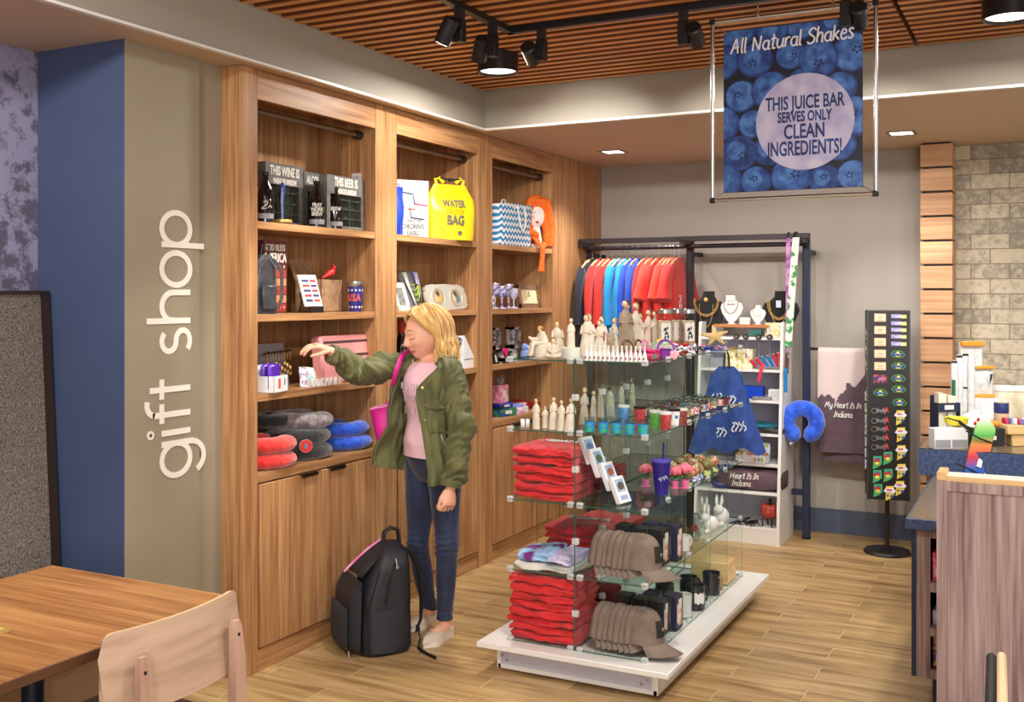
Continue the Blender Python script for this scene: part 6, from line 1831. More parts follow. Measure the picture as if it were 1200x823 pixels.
for k, (u, c, slv) in enumerate(SEQ):
 x = xat(u + 3, RY_)
 if k == 0: x = max(x, xL + .045)
 if hg is None:
  hg = thing('clothes_hanger', '', 'hanger', (x, RY_, 0), 0, group='pale wooden hangers on the back rail')
  b = MB(); b.tube([(0, -.205, 1.895), (0, -.12, 1.937), (0, 0, 1.962), (0, .12, 1.937), (0, .205, 1.895)], [.010, .012, .016, .012, .010], n=8, flat=.55, up=(0, 0, 1)); b.build('bar', HWOOD, hg)
  b = MB(); b.tube([(0, 0, 1.965), (0, 0, 2.02)] + [(0, .018 * math.sin(R(a)) - .0, 2.045 - .018 * math.cos(R(a))) for a in range(20, 270, 24)], .0024, n=6); b.build('hook', C_STEEL, hg); o = hg
 else: o = dup(hg, (x, RY_, 0))
 o['label'] = 'pale wooden hanger on the back rail, %s from the left' % ORD[k]
 cnt[c] = cnt.get(c, 0) + 1
 t = thing('hanging_shirt', '%s %s shirt hanging on the back rail, %s hanger from the left' % ({'navy': 'dark navy', 'red': 'red', 'cyan': 'bright cyan', 'blue': 'royal blue', 'orange': 'orange red'}[c], 'short sleeved' if slv else 'long', ORD[k]), 'shirt', (x, RY_, 0), R(rd.uniform(-4, 4)), group='shirts on the back clothes rail')
 b = MB(); rs = []
 L0 = .66 + rd.uniform(-.02, .03); sd = k * 3.1
 for i in range(26):
  s = i / 25; z = 1.958 - L0 * s
  if s < .12:
   q = s / .12; hw = .06 + .135 * q; z = 1.965 - .075 * q
   th = .013 + .012 * q
  else:
   q = (s - .12) / .88; z = 1.89 - (L0 - .07) * q
   hw = .195 + .03 * q; th = .025 + .012 * math.sin(q * 3)
  ring = []
  for m in range(32):
   a = 2 * PI * m / 32
   w = .010 * ns((math.cos(a) * 2, math.sin(a) * 2, z * 3), 1.6, sd) * min(1, s * 3) + .006 * math.sin(a * 7 + sd) * s
   ring.append(Vector((th * math.copysign(abs(math.cos(a)) ** .8, math.cos(a)) + w, hw * math.copysign(abs(math.sin(a)) ** .8, math.sin(a)) + w, z)))
  rs.append(ring)
 b.rings(rs)
 b.build('torso', SHC[c], t, smooth=70)
 for sg in (-1, 1):
  b = MB(); ln = .24 if slv else .42
  pts = []; rr = []
  for i in range(10):
   q = i / 9
   pts.append((.006 * math.sin(q * 4 + sd), sg * (.172 + .070 * math.sin(min(1, q * 1.8) * PI / 2) + (.05 * q if slv else .0 * q)), 1.905 - ln * q - .01)); rr.append((.050 + (.030 * q if slv else -.006 * q)) * (.7 if i == 0 else 1))
  b.tube(pts, rr, n=14, flat=.55, up=(0, 1, 0)); b.build('sleeve', SHC[c], t, smooth=70)
 if k == len(SEQ) - 1:
  b = MB(); b.text('IND', .06, frame((.045, -.10, 1.64), (0, 0, -1), (0, 1, 0)), ext=.002); b.build('print', C_WHITE, t, smooth=0)
# lanyards looped over the right end of the rail
LANM = [M('green tie dye strap', (40, 140, 70), .6, c2=(226, 236, 220), scale=16, lo=.42, hi=.5), M('purple strap', (150, 60, 150), .6, c2=(206, 150, 200), scale=20), M('dark teal strap', (40, 60, 64), .6, c2=(70, 96, 96), scale=14), M('brown strap', (84, 56, 48), .6)]
for k, (dx, dz, m_, z0, lab) in enumerate(((-.02, 0, 2, .60, 'dark teal'), (-.06, 0, 3, .92, 'brown'), (-.070, .0, 1, .78, 'purple'), (-.045, 0, 0, .74, 'green and white tie dye'))):
 t = thing('lanyard', lab + ' lanyard looped over the right end of the clothes rack', 'lanyard', (xR, 7.42, 0), 0, group='lanyards on the end of the clothes rack')
 x = dx + .03 * (k % 2); y = -.225 - .012 * k
 b = MB(); b.sheet(lambda u, v: Vector((x - .055 * v * (k != 2) + (u - .5) * (.046 if m_ == 0 else .030), y + .006 * math.sin(v * 5 + k), 2.08 - z0 * v)), 3, 24, .003); b.build('strap', LANM[m_], t, smooth=60)
 b = MB(); b.tube([(x - .012, y, 2.07), (x - .012, -.20, 2.118), (x - .012, -.15, 2.116), (x - .012, -.13, 2.06)], .006, n=6, flat=.4); b.build('loop', LANM[3], t)
 b = MB(); b.cyl((x - .055 * (k != 2), y, 2.08 - z0 - .004), (x - .055 * (k != 2), y, 2.08 - z0 - .035), .006, n=8); b.build('clasp', C_STEEL, t)
# blue neck pillow hanging on the right post
PLUSH = {c: M(c + ' plush', a, .9, c2=b2, scale=26, bump=.5, bscale=60, sheen=.6) for c, a, b2 in (('blue', (14, 60, 190), (40, 104, 230)), ('red', (196, 24, 18), (226, 52, 40)), ('black', (16, 16, 18), (40, 40, 44)), ('grey', (92, 86, 92), (160, 150, 152)))}
def neck_pillow(label, loc, rot, colr, sc=1.0, group=None, tagged=False, squash=1.0, gap=18):
 t = thing('neck_pillow', label, 'pillow', loc, 0, group=group, rot=rot)
 pts = []; rr = []
 for k in range(33):
  a = R(-90 + gap + (360 - 2 * gap) * k / 32)
  pts.append((.098 * sc * math.cos(a), .098 * sc * math.sin(a), 0)); e = min(k, 32 - k) / 3.0
  rr.append(.056 * sc * squash * (math.sqrt(max(0, 1 - (1 - min(1, e)) ** 2)) * .98 + .02) * (1 + .03 * math.sin(k * 1.9)))
 b = MB(); b.tube(pts, rr, n=16, flat=1 / squash, up=(0, 0, 1)); b.build('cushion', PLUSH[colr], t, smooth=80)
 if tagged == 'loop': b = MB(); b.box((-.06 * sc, -.135 * sc, .0), (.05, .014, .004), rz=.5); b.build('care_tag', C_WHITE, t)
 if tagged == 'round':
  b = MB(); b.m(0).cyl((.10 * sc, -.02, .054), (.10 * sc, -.02, .056), .030, n=24); b.m(1).lathe([(.026, .0562), (.030, .0562), (.030, .0568), (.026, .0568)], c=(.10 * sc, -.02, 0), n=24); b.build('swing_tag', [C_WHITE, M('red tag print', (196, 60, 56), .5)], t)
 return t
neck_pillow('bright blue neck pillow hanging on the navy post of the clothes rack', at(940, 495.5, y=7.31), (R(90), 0, .3), 'blue', 1.0, None, 'loop', .92, 4)
# towel on the bar
t = thing('towel', 'plum and blush towel lettered My Heart Is In Indiana hanging on the bar', 'towel', (at(992, 411, y=7.48).x, 7.48, 1.318))
TWL = M('plum terry', (92, 72, 82), .95, c2=(100, 80, 90), scale=30, bump=.3, bscale=200); TWB = M('blush terry', (216, 198, 196), .95, bump=.3, bscale=200)
hw = .188; b = MB()
def tw(u, v, off=0.0):
 x = -hw + 2 * hw * u
 z = .012 - .725 * v
 y = -.014 - .012 * math.sin(u * 7 + .6) * v - .008 * math.sin(u * 15) * v - off
 if v < .02: y = -.004
 return Vector((x, y, z))
N_, M2 = 40, 60
def edge(u):
 u = min(1, max(0, u)); return .50 - .30 * u ** 1.3 - .035 * math.sin(u * 16) - .015 * math.sin(u * 37) + (.05 if .3 < u < .5 else 0)
b.sheet(lambda u, v: tw(u, v), N_, M2, .006)
b.bm.faces.ensure_lookup_table()
for f in b.bm.faces:
 c = f.calc_center_median(); u = (c.x + hw) / (2 * hw); v = (.012 - c.z) / .725
 f.material_index = 1 if v < edge(u) else 0
b.m(2)
for tx, x0, z0, s_ in (('My Heart Is In', -.018, -.40, .0245), ('Indiana', -.018, -.465, .0265)):
 strokes(b, tx, HW, s_ * (1.05 if tx[0] == 'M' else 1.0), .0050, frame((x0, -.034, z0), (1, 0, 0), (0, 0, 1)), .0015, slant=.15, space=.92)
b.build('front', [TWL, TWB, C_WHITE], t, smooth=70)
b = MB(); b.sheet(lambda u, v: Vector((-hw + .03 + 2 * hw * u, .016 + .006 * math.sin(u * 8) * v, .012 - .79 * v)), 20, 20, .005); b.build('back_drop', TWL, t, smooth=70)
# white stepped shelf unit
WS = M('white shelf laminate', (226, 224, 222), .45); WSB = M('shaded back panel', (172, 172, 190), .6)  # back panel greyed: the shadow inside the white unit put into its colour
sx0, sx1 = -2.21, -1.615
su = thing('shelf_unit', 'white shelf unit with sloping sides beside the navy post, full of gifts', 'shelf unit', ((sx0 + sx1) / 2, 7.3, 0))
prof = [(7.085, 0), (7.10, .25), (7.14, .60), (7.17, .95), (7.20, 1.25), (7.215, 1.47), (7.225, 1.505)]
def fy(z):
 for (a, za), (c, zc) in zip(prof, prof[1:]):
  if z <= zc: return a + (c - a) * (z - za) / (zc - za)
 return prof[-1][0]
cx = (sx0 + sx1) / 2
for x in (sx0, sx1 - .02):
 b = MB(); poly = [(y - 7.3, z) for y, z in prof] + [(7.52 - 7.3, 1.505), (7.52 - 7.3, 0)]
 b.prism(poly, .02, frame((x - cx, 0, 0), (0, 1, 0), (0, 0, 1))); b.build('side_panel', WS, su, smooth=20)
ZS = [.113, .35, .54, .745, .97, 1.18, 1.40]
b = MB(); b.tube([(at(851, 400, y=6.98).x - cx, fy(1.39) - 7.3 + .004, 1.392), (at(851, 400, y=6.98).x - cx, -.31, 1.372), (at(851, 400, y=6.98).x - cx, -.335, 1.385)], .004, n=6); b.build('peg_hook', C_STEEL, su)
for z in ZS:
 b = MB(); b.span((sx0 + .02 - cx, fy(z) - 7.3 + .004, z - .018), (sx1 - .02 - cx, .20, z), bev=.001); b.build('shelf', WS, su)
b = MB(); b.span((sx0 + .02 - cx, .20, 0.0), (sx1 - .02 - cx, .215, 1.40)); b.build('back_panel', WSB, su)
b = MB(); b.span((sx0 + .02 - cx, fy(.05) - 7.3 + .01, 0), (sx1 - .02 - cx, fy(.05) - 7.3 + .025, .096)); b.build('kick_panel', WS, su)
def onsh(u, k, dy=.10): return Vector((xat(u, fy(ZS[k]) + dy), fy(ZS[k]) + dy, ZS[k] + .0005))
# riser and necklace busts
p = onsh(872, 6, .10)
t = thing('display_riser', 'low riser with an orange wood front edge carrying the white jewellery busts', 'riser', p, 0)
b = MB(); b.span((-.19, -.08, .075), (.19, .12, .085)); b.span((-.19, -.08, 0), (-.18, .12, .075)); b.span((.18, -.08, 0), (.19, .12, .075)); b.build('top_board', WS, t)
b = MB(); b.span((-.195, -.088, .068), (.195, -.08, .088)); b.build('front_edge', M('orange wood edge', (186, 116, 60), .5), t)
VEL = M('black velvet', (20, 18, 20), .95, sheen=.3); LEA = M('white leatherette', (232, 224, 222), .5)
def bust(label, pos, s, mat, rz=0.0):
 t = thing('necklace_bust', label, 'display bust', pos, rz)
 b = MB()
 prof_ = [(-.30, .10, .02), (-.10, .40, .06), (.25, .80, .10), (.55, .98, .16), (.78, .86, .20), (.90, .48, .20), (1.0, .34, .20), (1.18, .32, .20)]
 rs = []
 for z, w, d in [(0.0, .12, .10)] + [(max(.02, (q[0] + .32) / 1.5), q[1], q[2]) for q in prof_]:
  rs.append([Vector((s * .42 * w * math.cos(2 * PI * i / 22), s * (.34 - .30 * z) * 0 + s * .5 * d * math.sin(2 * PI * i / 22) * (1 if math.sin(2 * PI * i / 22) > 0 else .6) + s * .10 * z, s * z)) for i in range(22)])
 b.rings(rs); b.build('bust', mat, t, smooth=60)
 b = MB(); b.cyl((0, s * .18, 0), (0, s * .10, s * .72), s * .03, n=10); b.box((0, s * .12, .003), (s * .3, s * .26, .006), bev=.002); b.build('stand', mat, t)
 return t
def necklace(label, pos, s, rx, drop, r, mat, rz=0.0, links=False, pend=None, name='necklace', zt=.86):
 t = thing(name, label, 'necklace', pos, rz)
 pts = [(s * rx * math.sin(R(-80 + 160 * k / 30)) if False else s * rx * math.cos(R(180 + 180 * k / 30)), -s * (.085 + .02 * math.sin(PI * k / 30)), s * (zt + drop * math.sin(R(180 + 180 * k / 30)))) for k in range(31)]
 b = MB()
 if links:
  for k in range(0, 31, 2):
   c = Vector(pts[k]); q = Vector(pts[min(k + 1, 30)]) - Vector(pts[max(k - 1, 0)]); a = math.atan2(q.z, q.x)
   b.tube([c + Vector((math.cos(a) * .011 * math.cos(R(w)) - math.sin(a) * .007 * math.sin(R(w)), -.002, math.sin(a) * .011 * math.cos(R(w)) + math.cos(a) * .007 * math.sin(R(w)))) for w in range(0, 360, 40)], .0022, n=6, closed=True)
 else: b.tube(pts, r, n=6)
 b.build('chain', mat, t)
 if pend: b = MB(); b.ell((pts[15][0], pts[15][1] - .002, pts[15][2] - .008), pend, n=10); b.build('pendant', mat, t)
 return t
PB = Vector(at(829, 392, y=7.02)); PB.z = 1.40
pbl = Vector((xat(829, 7.33), 7.33, 1.40)); pbr = Vector((xat(914, 7.33), 7.33, 1.40))
bust('black velvet necklace bust on the left with a round gold link chain', pbl + Vector((0, .0, 0)), .32, VEL)
necklace('thick gold link necklace on the left black bust', pbl, .32, .27, .34, .003, C_GOLD, links=True, zt=.80)
necklace('thin gold chain with a pendant on the left black bust', pbl + Vector((0, -.003, 0)), .32, .16, .52, .0014, C_GOLD, pend=(.004, .003, .005), zt=.72)
t = thing('brooch', 'round gold brooch pinned on the left black bust', 'brooch', pbl + Vector((0, -.040, .26)), 0); b = MB(); b.ell((0, 0, 0), (.011, .005, .011), n=14)
for k in range(8): b.ell((.012 * math.cos(k * .785), 0, .012 * math.sin(k * .785)), (.0045, .004, .0045), n=8)
b.build('flower', C_GOLD, t)
bust('black velvet necklace bust on the right with a white card pinned on it', pbr, .32, VEL)
necklace('layered gold necklace on the right black bust', pbr, .32, .24, .42, .003, C_GOLD, links=True, zt=.82)
necklace('fine gold necklace under the layered one on the right black bust', pbr + Vector((0, -.002, 0)), .32, .20, .52, .002, C_GOLD, zt=.80)
t = thing('jewellery_card', 'pale lilac earring card on the right black bust', 'card', pbr + Vector((0, -.044, .22)), 0); b = MB(); b.box((0, 0, .01), (.034, .002, .048), bev=.001); b.cyl((0, -.002, .028), (0, .002, .028), .004, n=10); b.build('card', M('pale lilac card', (206, 206, 232), .5), t)
q = p + Vector((0, 0, .0855))
def onr(u): return Vector((xat(u, q.y + .02), q.y + .02, q.z))
bust('white leatherette necklace bust on the riser with a dark chain', onr(857), .20, LEA)
necklace('dark beaded necklace on the white bust on the riser', onr(857), .20, .26, .42, .0022, M('dark bead', (60, 60, 66), .3, .5), zt=.80)
t = thing('earring_card', 'white square earring card on top of the white bust', 'card', onr(857) + Vector((0, -.026, .165)), 0); b = MB(); b.box((0, 0, .01), (.062, .003, .060), bev=.001); b.m(1)
for x in (-.014, .014): b.ell((x, -.003, .0), (.004, .003, .004), n=8)
b.build('card', [LEA, C_BLACKM], t)
bust('small white half bust at the right of the riser', onr(888), .135, LEA)
necklace('fine gold necklace on the small white half bust', onr(888), .135, .25, .40, .0016, C_GOLD, zt=.80)
t = thing('earring_stand', 'white earring stand with two gold hoops between the white busts', 'jewellery stand', onr(873), 0); b = MB(); b.box((0, 0, .024), (.072, .02, .048), bev=.003); b.build('block', LEA, t)
for x in (-.017, .017): b = MB(); b.tube([(x + .012 * math.cos(R(a)), -.012, .022 + .009 * math.sin(R(a))) for a in range(0, 360, 30)], .0013, n=6, closed=True); b.build('hoop', C_GOLD, t)
# badge reels along the next shelf
rl = None
for k, u in enumerate((863, 874, 889, 902)):
 pp = onsh(u, 5, -.0) + Vector((0, .006, .19)); pp = Vector((xat(u, fy(1.40) - .008), fy(1.40) - .008, 1.40))
 if rl is None:
  rl = thing('badge_reel', '', 'badge reel', pp, 0, group='black badge reels on the shelf edge')
  b = MB(); b.cyl((0, .006, .004), (0, -.006, .004), .020, n=20); b.build('case', C_BLACKM, rl)
  b = MB(); b.cyl((0, -.006, .004), (0, -.0072, .004), .010, n=16); b.build('face', C_STEEL, rl)
  b = MB(); b.cyl((0, 0, -.016), (0.002, 0, -.11), .0018, n=6); b.box((0.002, 0, -.125), (.012, .004, .030), bev=.001); b.build('cord', M('grey clear strap', (120, 120, 126), .3), rl); o = rl
 else: o = dup(rl, pp)
 o['label'] = 'black badge reel, %s from the left on the white shelf edge' % ORD[k]
t = thing('patterned_box', 'upright cream and gold patterned box at the right end of the top shelf', 'box', Vector((-1.70, 7.36, 1.40)), 0); b = MB(); b.box((0, 0, .05), (.12, .14, .10), bev=.002); b.build('carton', M('cream gold pattern', (206, 190, 130), .5, c2=(236, 228, 200), scale=60, lo=.45, hi=.55), t)
t = thing('teal_box', 'small teal box behind the badge reels', 'box', Vector((xat(886, 7.40), 7.40, 1.40)), 0); b = MB(); b.box((0, 0, .024), (.09, .05, .048), bev=.002); b.build('carton', M('teal card', (110, 186, 180), .5), t)
# second shelf: gold gift bag, rolled scarves
t = thing('gift_bag', 'pale gold patterned gift bag with a white tag on the second shelf', 'bag', onsh(868, 5, .09), 0)
b = MB(); b.box((0, 0, .068), (.19, .09, .136), bev=.004); b.build('bag_body', M('pale gold paper', (206, 180, 110), .45, c2=(236, 226, 196), scale=36, lo=.42, hi=.56), t)
b = MB(); b.box((.06, -.047, .11), (.030, .002, .055), rz=0, rot=(0, .35, 0)); b.build('tag', C_WHITE, t)
ROLL = [M('crimson towelling', (196, 34, 66), .8), M('azure towelling', (10, 110, 176), .8)]
for k, (u, m_, tilt) in enumerate(((889, 0, .9), (896, 0, .75), (902, 1, .65), (908, 1, .55), (914, 0, .45), (919, 0, .35))):
 pp = onsh(u - 2, 5, .03); t = thing('rolled_cloth', '%s rolled sports cloth, %s from the left in the fan on the second shelf' % (('crimson', 'azure')[m_], ORD[k]), 'cloth', pp + Vector((0, 0, .010 + .0)), 0, group='rolled red and blue cloths fanned on the second shelf')
 d = Vector((-math.sin(tilt) * .8, -.12, math.cos(tilt))); b = MB(); c = Vector((0, 0, .004))
 c = Vector((0, 0, .010)); e = c + d.normalized() * (.062 + .008 * k); b.cyl(c, e, .011, n=14); b.build('roll', ROLL[m_], t)
 b = MB(); b.lathe([(.004, 0), (.0105, 0), (.0105, .002), (.004, .002)], c=e, n=14, rot=tuple(d.to_track_quat('Z', 'Y').to_euler())); b.build('end', C_WHITE, t)
for k, (u0, v0, u1, v1, m_, lab) in enumerate(((893, 430, 889, 448, 0, 'crimson strap hanging over the second shelf edge below the fan'), (921, 432, 921, 460, 1, 'azure strap hanging down the right side panel edge'))):
 A = at(u0, v0, y=7.17); B_ = at(u1, v1, y=7.16); t = thing('hanging_strap', lab, 'strap', A, 0); b = MB(); d = B_ - A; b.sheet(lambda u, v: Vector((d.x * v + (u - .5) * .022, d.y * v - .004 + .05 * (v < .05), d.z * v + .018 * (v < .05))), 3, 12, .004); b.build('strap', ROLL[m_], t)
# lower shelves
def bx(name, label, cat, pos, d, m_, rz=0.0, extra=None, bev=.003):
 t = thing(name, label, cat, pos, rz); b = MB(); b.box((0, 0, d[2] / 2), d, bev=bev); b.build('carton' if name.endswith('box') else 'body', m_, t)
 if extra: extra(t, d)
 return t
bx('storage_box', 'bright blue box on the third shelf of the white unit', 'box', onsh(881, 4, .14), (.17, .07, .085), M('bright blue card', (16, 70, 200), .4))
bx('flat_tin', 'flat silver grey tin lying at the front of the third shelf', 'tin', onsh(893, 4, .05), (.13, .08, .022), M('pewter', (150, 146, 144), .35, .7), .15)
def linesx(t, d):
 b = MB()
 for k in range(5): b.span((-d[0] * .4, -d[1] / 2 - .0008, d[2] * (.2 + .14 * k)), (d[0] * .4, -d[1] / 2, d[2] * (.2 + .14 * k) + .003))
 b.build('print', M('grey print line', (150, 146, 144), .5), t)
bx('card_box', 'white printed card box at the right of the third shelf', 'box', onsh(911, 4, .11), (.115, .05, .072), WBOX, 0, linesx)
folded('folded teal scarf on top of the dark ones on the fourth shelf', onsh(899, 3, .12) + Vector((0, 0, .032)), .22, .16, .030, M('teal knit', (24, 104, 122), .85, bump=.3, bscale=90), .1, 3, None, None, 'folded_scarf', 'scarf')
folded('folded dark olive scarf under the teal one on the fourth shelf', onsh(896, 3, .12), .30, .20, .032, M('dark olive knit', (52, 52, 46), .85, c2=(70, 66, 56), scale=20, bump=.3, bscale=90), -.05, 8, None, None, 'folded_scarf', 'scarf')
t = thing('open_carton', 'white open display carton with soap bars on the fifth shelf', 'box', onsh(882, 2, .06), 0)
b = MB(); w_, d_, h_ = .215, .11, .055
b.span((-w_ / 2, -d_ / 2, 0), (w_ / 2, d_ / 2, .003)); b.span((-w_ / 2, -d_ / 2, 0), (w_ / 2, -d_ / 2 + .003, h_)); b.span((-w_ / 2, d_ / 2 - .003, 0), (w_ / 2, d_ / 2, h_ + .075)); b.span((-w_ / 2, -d_ / 2, 0), (-w_ / 2 + .003, d_ / 2, h_)); b.span((w_ / 2 - .003, -d_ / 2, 0), (w_ / 2, d_ / 2, h_))
b.build('tray', WBOX, t)
b = MB()
for k, (x, c) in enumerate(((.03, 0), (.055, 1), (.078, 2))): b.m(k).box((x, -d_ / 2 - .0008, h_ * .5), (.016, .001, .024))
b.m(2).box((.085, d_ / 2 - .0045, h_ + .055), (.020, .001, .016)); b.m(0).box((.0, d_ / 2 - .0045, h_ + .045), (.11, .001, .012)); b.build('print', [M('amber print', (226, 160, 60), .5), M('sky print', (90, 160, 206), .5), M('lime print', (170, 196, 50), .5)], t)
for k in range(6):
 bx('soap_bar', '%s wrapped soap bar from the left in the open white carton' % ORD[k], 'soap', onsh(882, 2, .06) + Vector((-.085 + .034 * k, 0, .0035)), (.028, .08, .062), M('soap wrap %d' % (k % 3), ((206, 150, 90), (222, 206, 180), (190, 120, 100))[k % 3], .5))
t = thing('folded_blanket', 'folded plum blanket lettered Heart Is In Indiana on the sixth shelf', 'blanket', onsh(883, 1, .13), 0)
b = MB(); rs = []
for i in range(31):
 s = i / 30; x = (s - .5) * .43; ring = []
 for m in range(36):
  a = 2 * PI * m / 36; ca, sa = math.cos(a), math.sin(a)
  ring.append(Vector((x, .115 * math.copysign(abs(ca) ** .5, ca) + .008 * ns((x * 12, a, 1), 1, 2), max(0, .075 + .075 * math.copysign(abs(sa) ** .6, sa) * (1 - .25 * abs(2 * s - 1) ** 4) + .010 * ns((x * 9, ca, sa * 3), 1.3, 6)))))
 rs.append(ring)
b.rings(rs); b.build('cloth', TWL, t, smooth=70)
b = MB(); strokes(b, 'Heart Is In', HW, .026, .005, frame((-.03, -.132, .085), (1, 0, .03), (0, .15, 1)), .001, slant=.15); strokes(b, 'Indiana', HW, .026, .005, frame((-.05, -.134, .035), (1, 0, .03), (0, -.1, 1)), .001, slant=.15); b.build('lettering', C_WHITE, t, smooth=0)
t = thing('blue_pouch', 'small blue pouch at the left of the plum blanket', 'pouch', onsh(845, 1, .05), .2); b = MB(); b.ell((0, 0, .026), (.065, .04, .026), n=16); b.build('body', M('blue satin pouch', (60, 70, 150), .4), t, smooth=60)
b = MB(); b.tube([(-.05, -.02, .03), (0, -.042, .036), (.05, -.02, .03)], .003, n=6); b.build('zip', C_GOLD, t)
t = thing('rust_ornament', 'rust red wire pumpkin ornament on a black stand on the bottom shelf', 'ornament', onsh(902, 0, .09), 0)
RUST = M('rust red enamel', (150, 48, 36), .45, c2=(180, 70, 50), scale=40)
b = MB(); 
for k in range(8): a = 2 * PI * k / 8; b.ell((.034 * math.cos(a), .034 * math.sin(a), .105), (.030, .030, .048), n=12)
b.build('pumpkin', RUST, t, smooth=60)
b = MB(); b.tube([(0, 0, .14), (.004, 0, .165), (.002, 0, .188)], [.012, .010, .014], n=8); b.build('stem', C_BLACKM, t)
b = MB()
for k in range(4): a = 2 * PI * k / 4 + .5; b.tube([(.03 * math.cos(a), .03 * math.sin(a), .07), (.055 * math.cos(a), .055 * math.sin(a), .04), (.045 * math.cos(a), .045 * math.sin(a), .004), (.06 * math.cos(a), .06 * math.sin(a), .004)], .005, n=6)
b.build('stand', C_BLACKM, t)
for k, (u, r_) in enumerate(((867, .4), (880, -.6))):
 t = thing('lizard_figurine', '%s of two black metal lizards on the bottom shelf' % ('left', 'right')[k], 'figurine', onsh(u, 0, .05), r_)
 b = MB(); b.tube([(-.07, .01, .008), (-.035, -.006, .016), (0, .004, .024), (.03, -.002, .032), (.05, 0, .040)], [.003, .008, .015, .013, .010], n=10); b.ell((.058, 0, .044), (.016, .011, .010), n=10)
 for sx in (-.012, .028):
  for sg in (-1, 1): b.tube([(sx, sg * .01, .02), (sx + .008, sg * .030, .022), (sx + .014, sg * .036, .002)], [.006, .005, .004], n=6)
 b.build('body', M('black pewter', (34, 32, 32), .35, .5), t, smooth=60)
# spinner rack with magnets and keyrings
SPX, SPY = -.948, 7.25
sp = thing('spinner_rack', 'tall black spinner rack of magnets and keyrings on a round foot', 'display rack', (SPX, SPY, 0), CAMYAW - R(16))
b = MB(); b.lathe([(.0, 0), (.145, 0), (.150, .008), (.140, .022), (.05, .032), (.022, .05), (.0, .05)], n=40); b.build('foot', C_BLACK, sp)
b = MB(); b.cyl((0, 0, .04), (0, 0, .38), .014, n=16); b.build('pole', C_BLACK, sp)
SW = .128
b = MB(); b.span((-SW, -SW, .37), (SW, SW, 1.585), bev=.002); b.build('panel_tower', M('black sheet metal', (20, 19, 20), .45), sp)
b = MB()
for s_ in ((-1, -1), (1, -1), (-1, 1), (1, 1)): b.span((s_[0] * SW - .004, s_[1] * SW - .004, .365), (s_[0] * SW + .004, s_[1] * SW + .004, 1.592))
b.span((-SW - .004, -SW - .004, 1.584), (SW + .004, SW + .004, 1.592)); b.build('edge_trim', M('dark edge trim', (54, 48, 44), .4), sp)
SPM = Matrix.Translation(sp.location) @ Matrix.Rotation(CAMYAW - R(16), 4, 'Z')
def mag(name, label, x, z, builder, mats, cat='magnet', group='magnets on the front of the spinner rack', side=False):
 t = tag(bpy.data.objects.new(name, None), label, cat, group); col.objects.link(t); t.empty_display_size = .02
 q = SPM @ Vector((x, -SW - .0005, z)) if not side else SPM @ Vector((-SW - .0005, x, z))
 t.location = q; t.rotation_euler = (0, 0, CAMYAW - R(16) - (R(90) if side else 0))
 for nm, fn, mm in builder:
  b = MB(); fn(b); b.build(nm, mm, t, smooth=30)
 return t
def flat(b, poly, y0=-.005, y1=0.0): b.prism([(px, pz) for px, pz in poly], abs(y1 - y0), frame((0, y1, 0), (1, 0, 0), (0, 0, 1)))
STATE = [(-.014, .026), (.016, .028), (.017, -.004), (.010, -.014), (.004, -.020), (-.004, -.024), (-.016, -.030), (-.014, -.008)]
CRMG = M('cream plaque', (230, 206, 170), .5); CRMI = M('cream plaque inner', (236, 230, 216), .5); INK = M('blue grey ink', (100, 110, 150), .5); BRN = M('plaque brown edge', (150, 104, 74), .5)
VG = 'on the spinner rack front'
for k, z in enumerate((1.545, 1.465, 1.388, 1.312, 1.232)):
 mag('plaque_magnet', 'cream plaque magnet, %s from the top %s' % (ORD[k], VG), -.052, z, (('plaque', lambda b: (b.box((0, -.003, 0), (.076, .006, .056), bev=.002)), BRN), ('face', lambda b: (b.m(0).box((0, -.0065, 0), (.068, .002, .048)), b.m(1).text('Ind', .026, frame((0, -.0078, .002), (1, 0, 0), (0, 0, 1)), sx=.8, shear=.2, ext=.0005), b.box((0, -.0078, -.016), (.044, .0005, .003))), [CRMG, INK])), None)
NM = [M('name magnet purple', (120, 110, 180), .4, c2=(190, 180, 220), scale=60), M('name magnet yellow', (230, 210, 120), .4)]
for k, z in enumerate((1.555, 1.510, 1.468, 1.425, 1.378)):
 mag('name_magnet', 'lilac and yellow name magnet, %s from the top %s' % (ORD[k], VG), .058, z, (('backing', lambda b: (b.m(0).box((-.012, -.002, 0), (.060, .004, .026)), b.m(1).box((.034, -.002, -.002), (.032, .004, .022))), NM), ('lettering', lambda b: b.text('Indiana', .022, frame((-.002, -.005, 0), (1, 0, 0), (0, 0, 1)), sx=.8, ext=.001), M('white enamel', (226, 226, 236), .4))), None)
GRN = M('green enamel', (56, 140, 50), .4); YEL = M('yellow enamel', (226, 206, 90), .4); BLE = M('blue enamel', (50, 100, 180), .4); DKE = M('dark enamel', (40, 36, 50), .4); REDE = M('red enamel', (196, 44, 44), .4); WHE = M('white enamel', (226, 226, 236), .4)
HEX = [(-.045, 0), (-.030, -.020), (.028, -.022), (.046, -.002), (.030, .018), (.012, .026), (-.016, .026), (-.034, .016)]
for k, (x, z) in enumerate(((.056, 1.310), (.060, 1.235), (.060, 1.155), (.062, 1.085), (.066, 1.000), (-.050, 1.060))):
 mag('crest_magnet', 'green and blue crest magnet, %s' % (('%s down the right column of the spinner rack' % ORD[k]) if k < 5 else 'alone in the left column of the spinner rack'), x, z, (('base', lambda b: flat(b, HEX), GRN), ('rim', lambda b: flat(b, [(p_[0] * .84, p_[1] * .80) for p_ in HEX], -.008), DKE), ('motif', lambda b: (b.m(0).ell((-.016, -.010, -.002), (.012, .003, .010), n=10), b.ell((.016, -.010, -.002), (.012, .003, .010), n=10), b.m(1).ell((0, -.010, .010), (.010, .003, .008), n=10), b.box((0, -.009, -.012), (.034, .003, .006))), [BLE, YEL])), None)
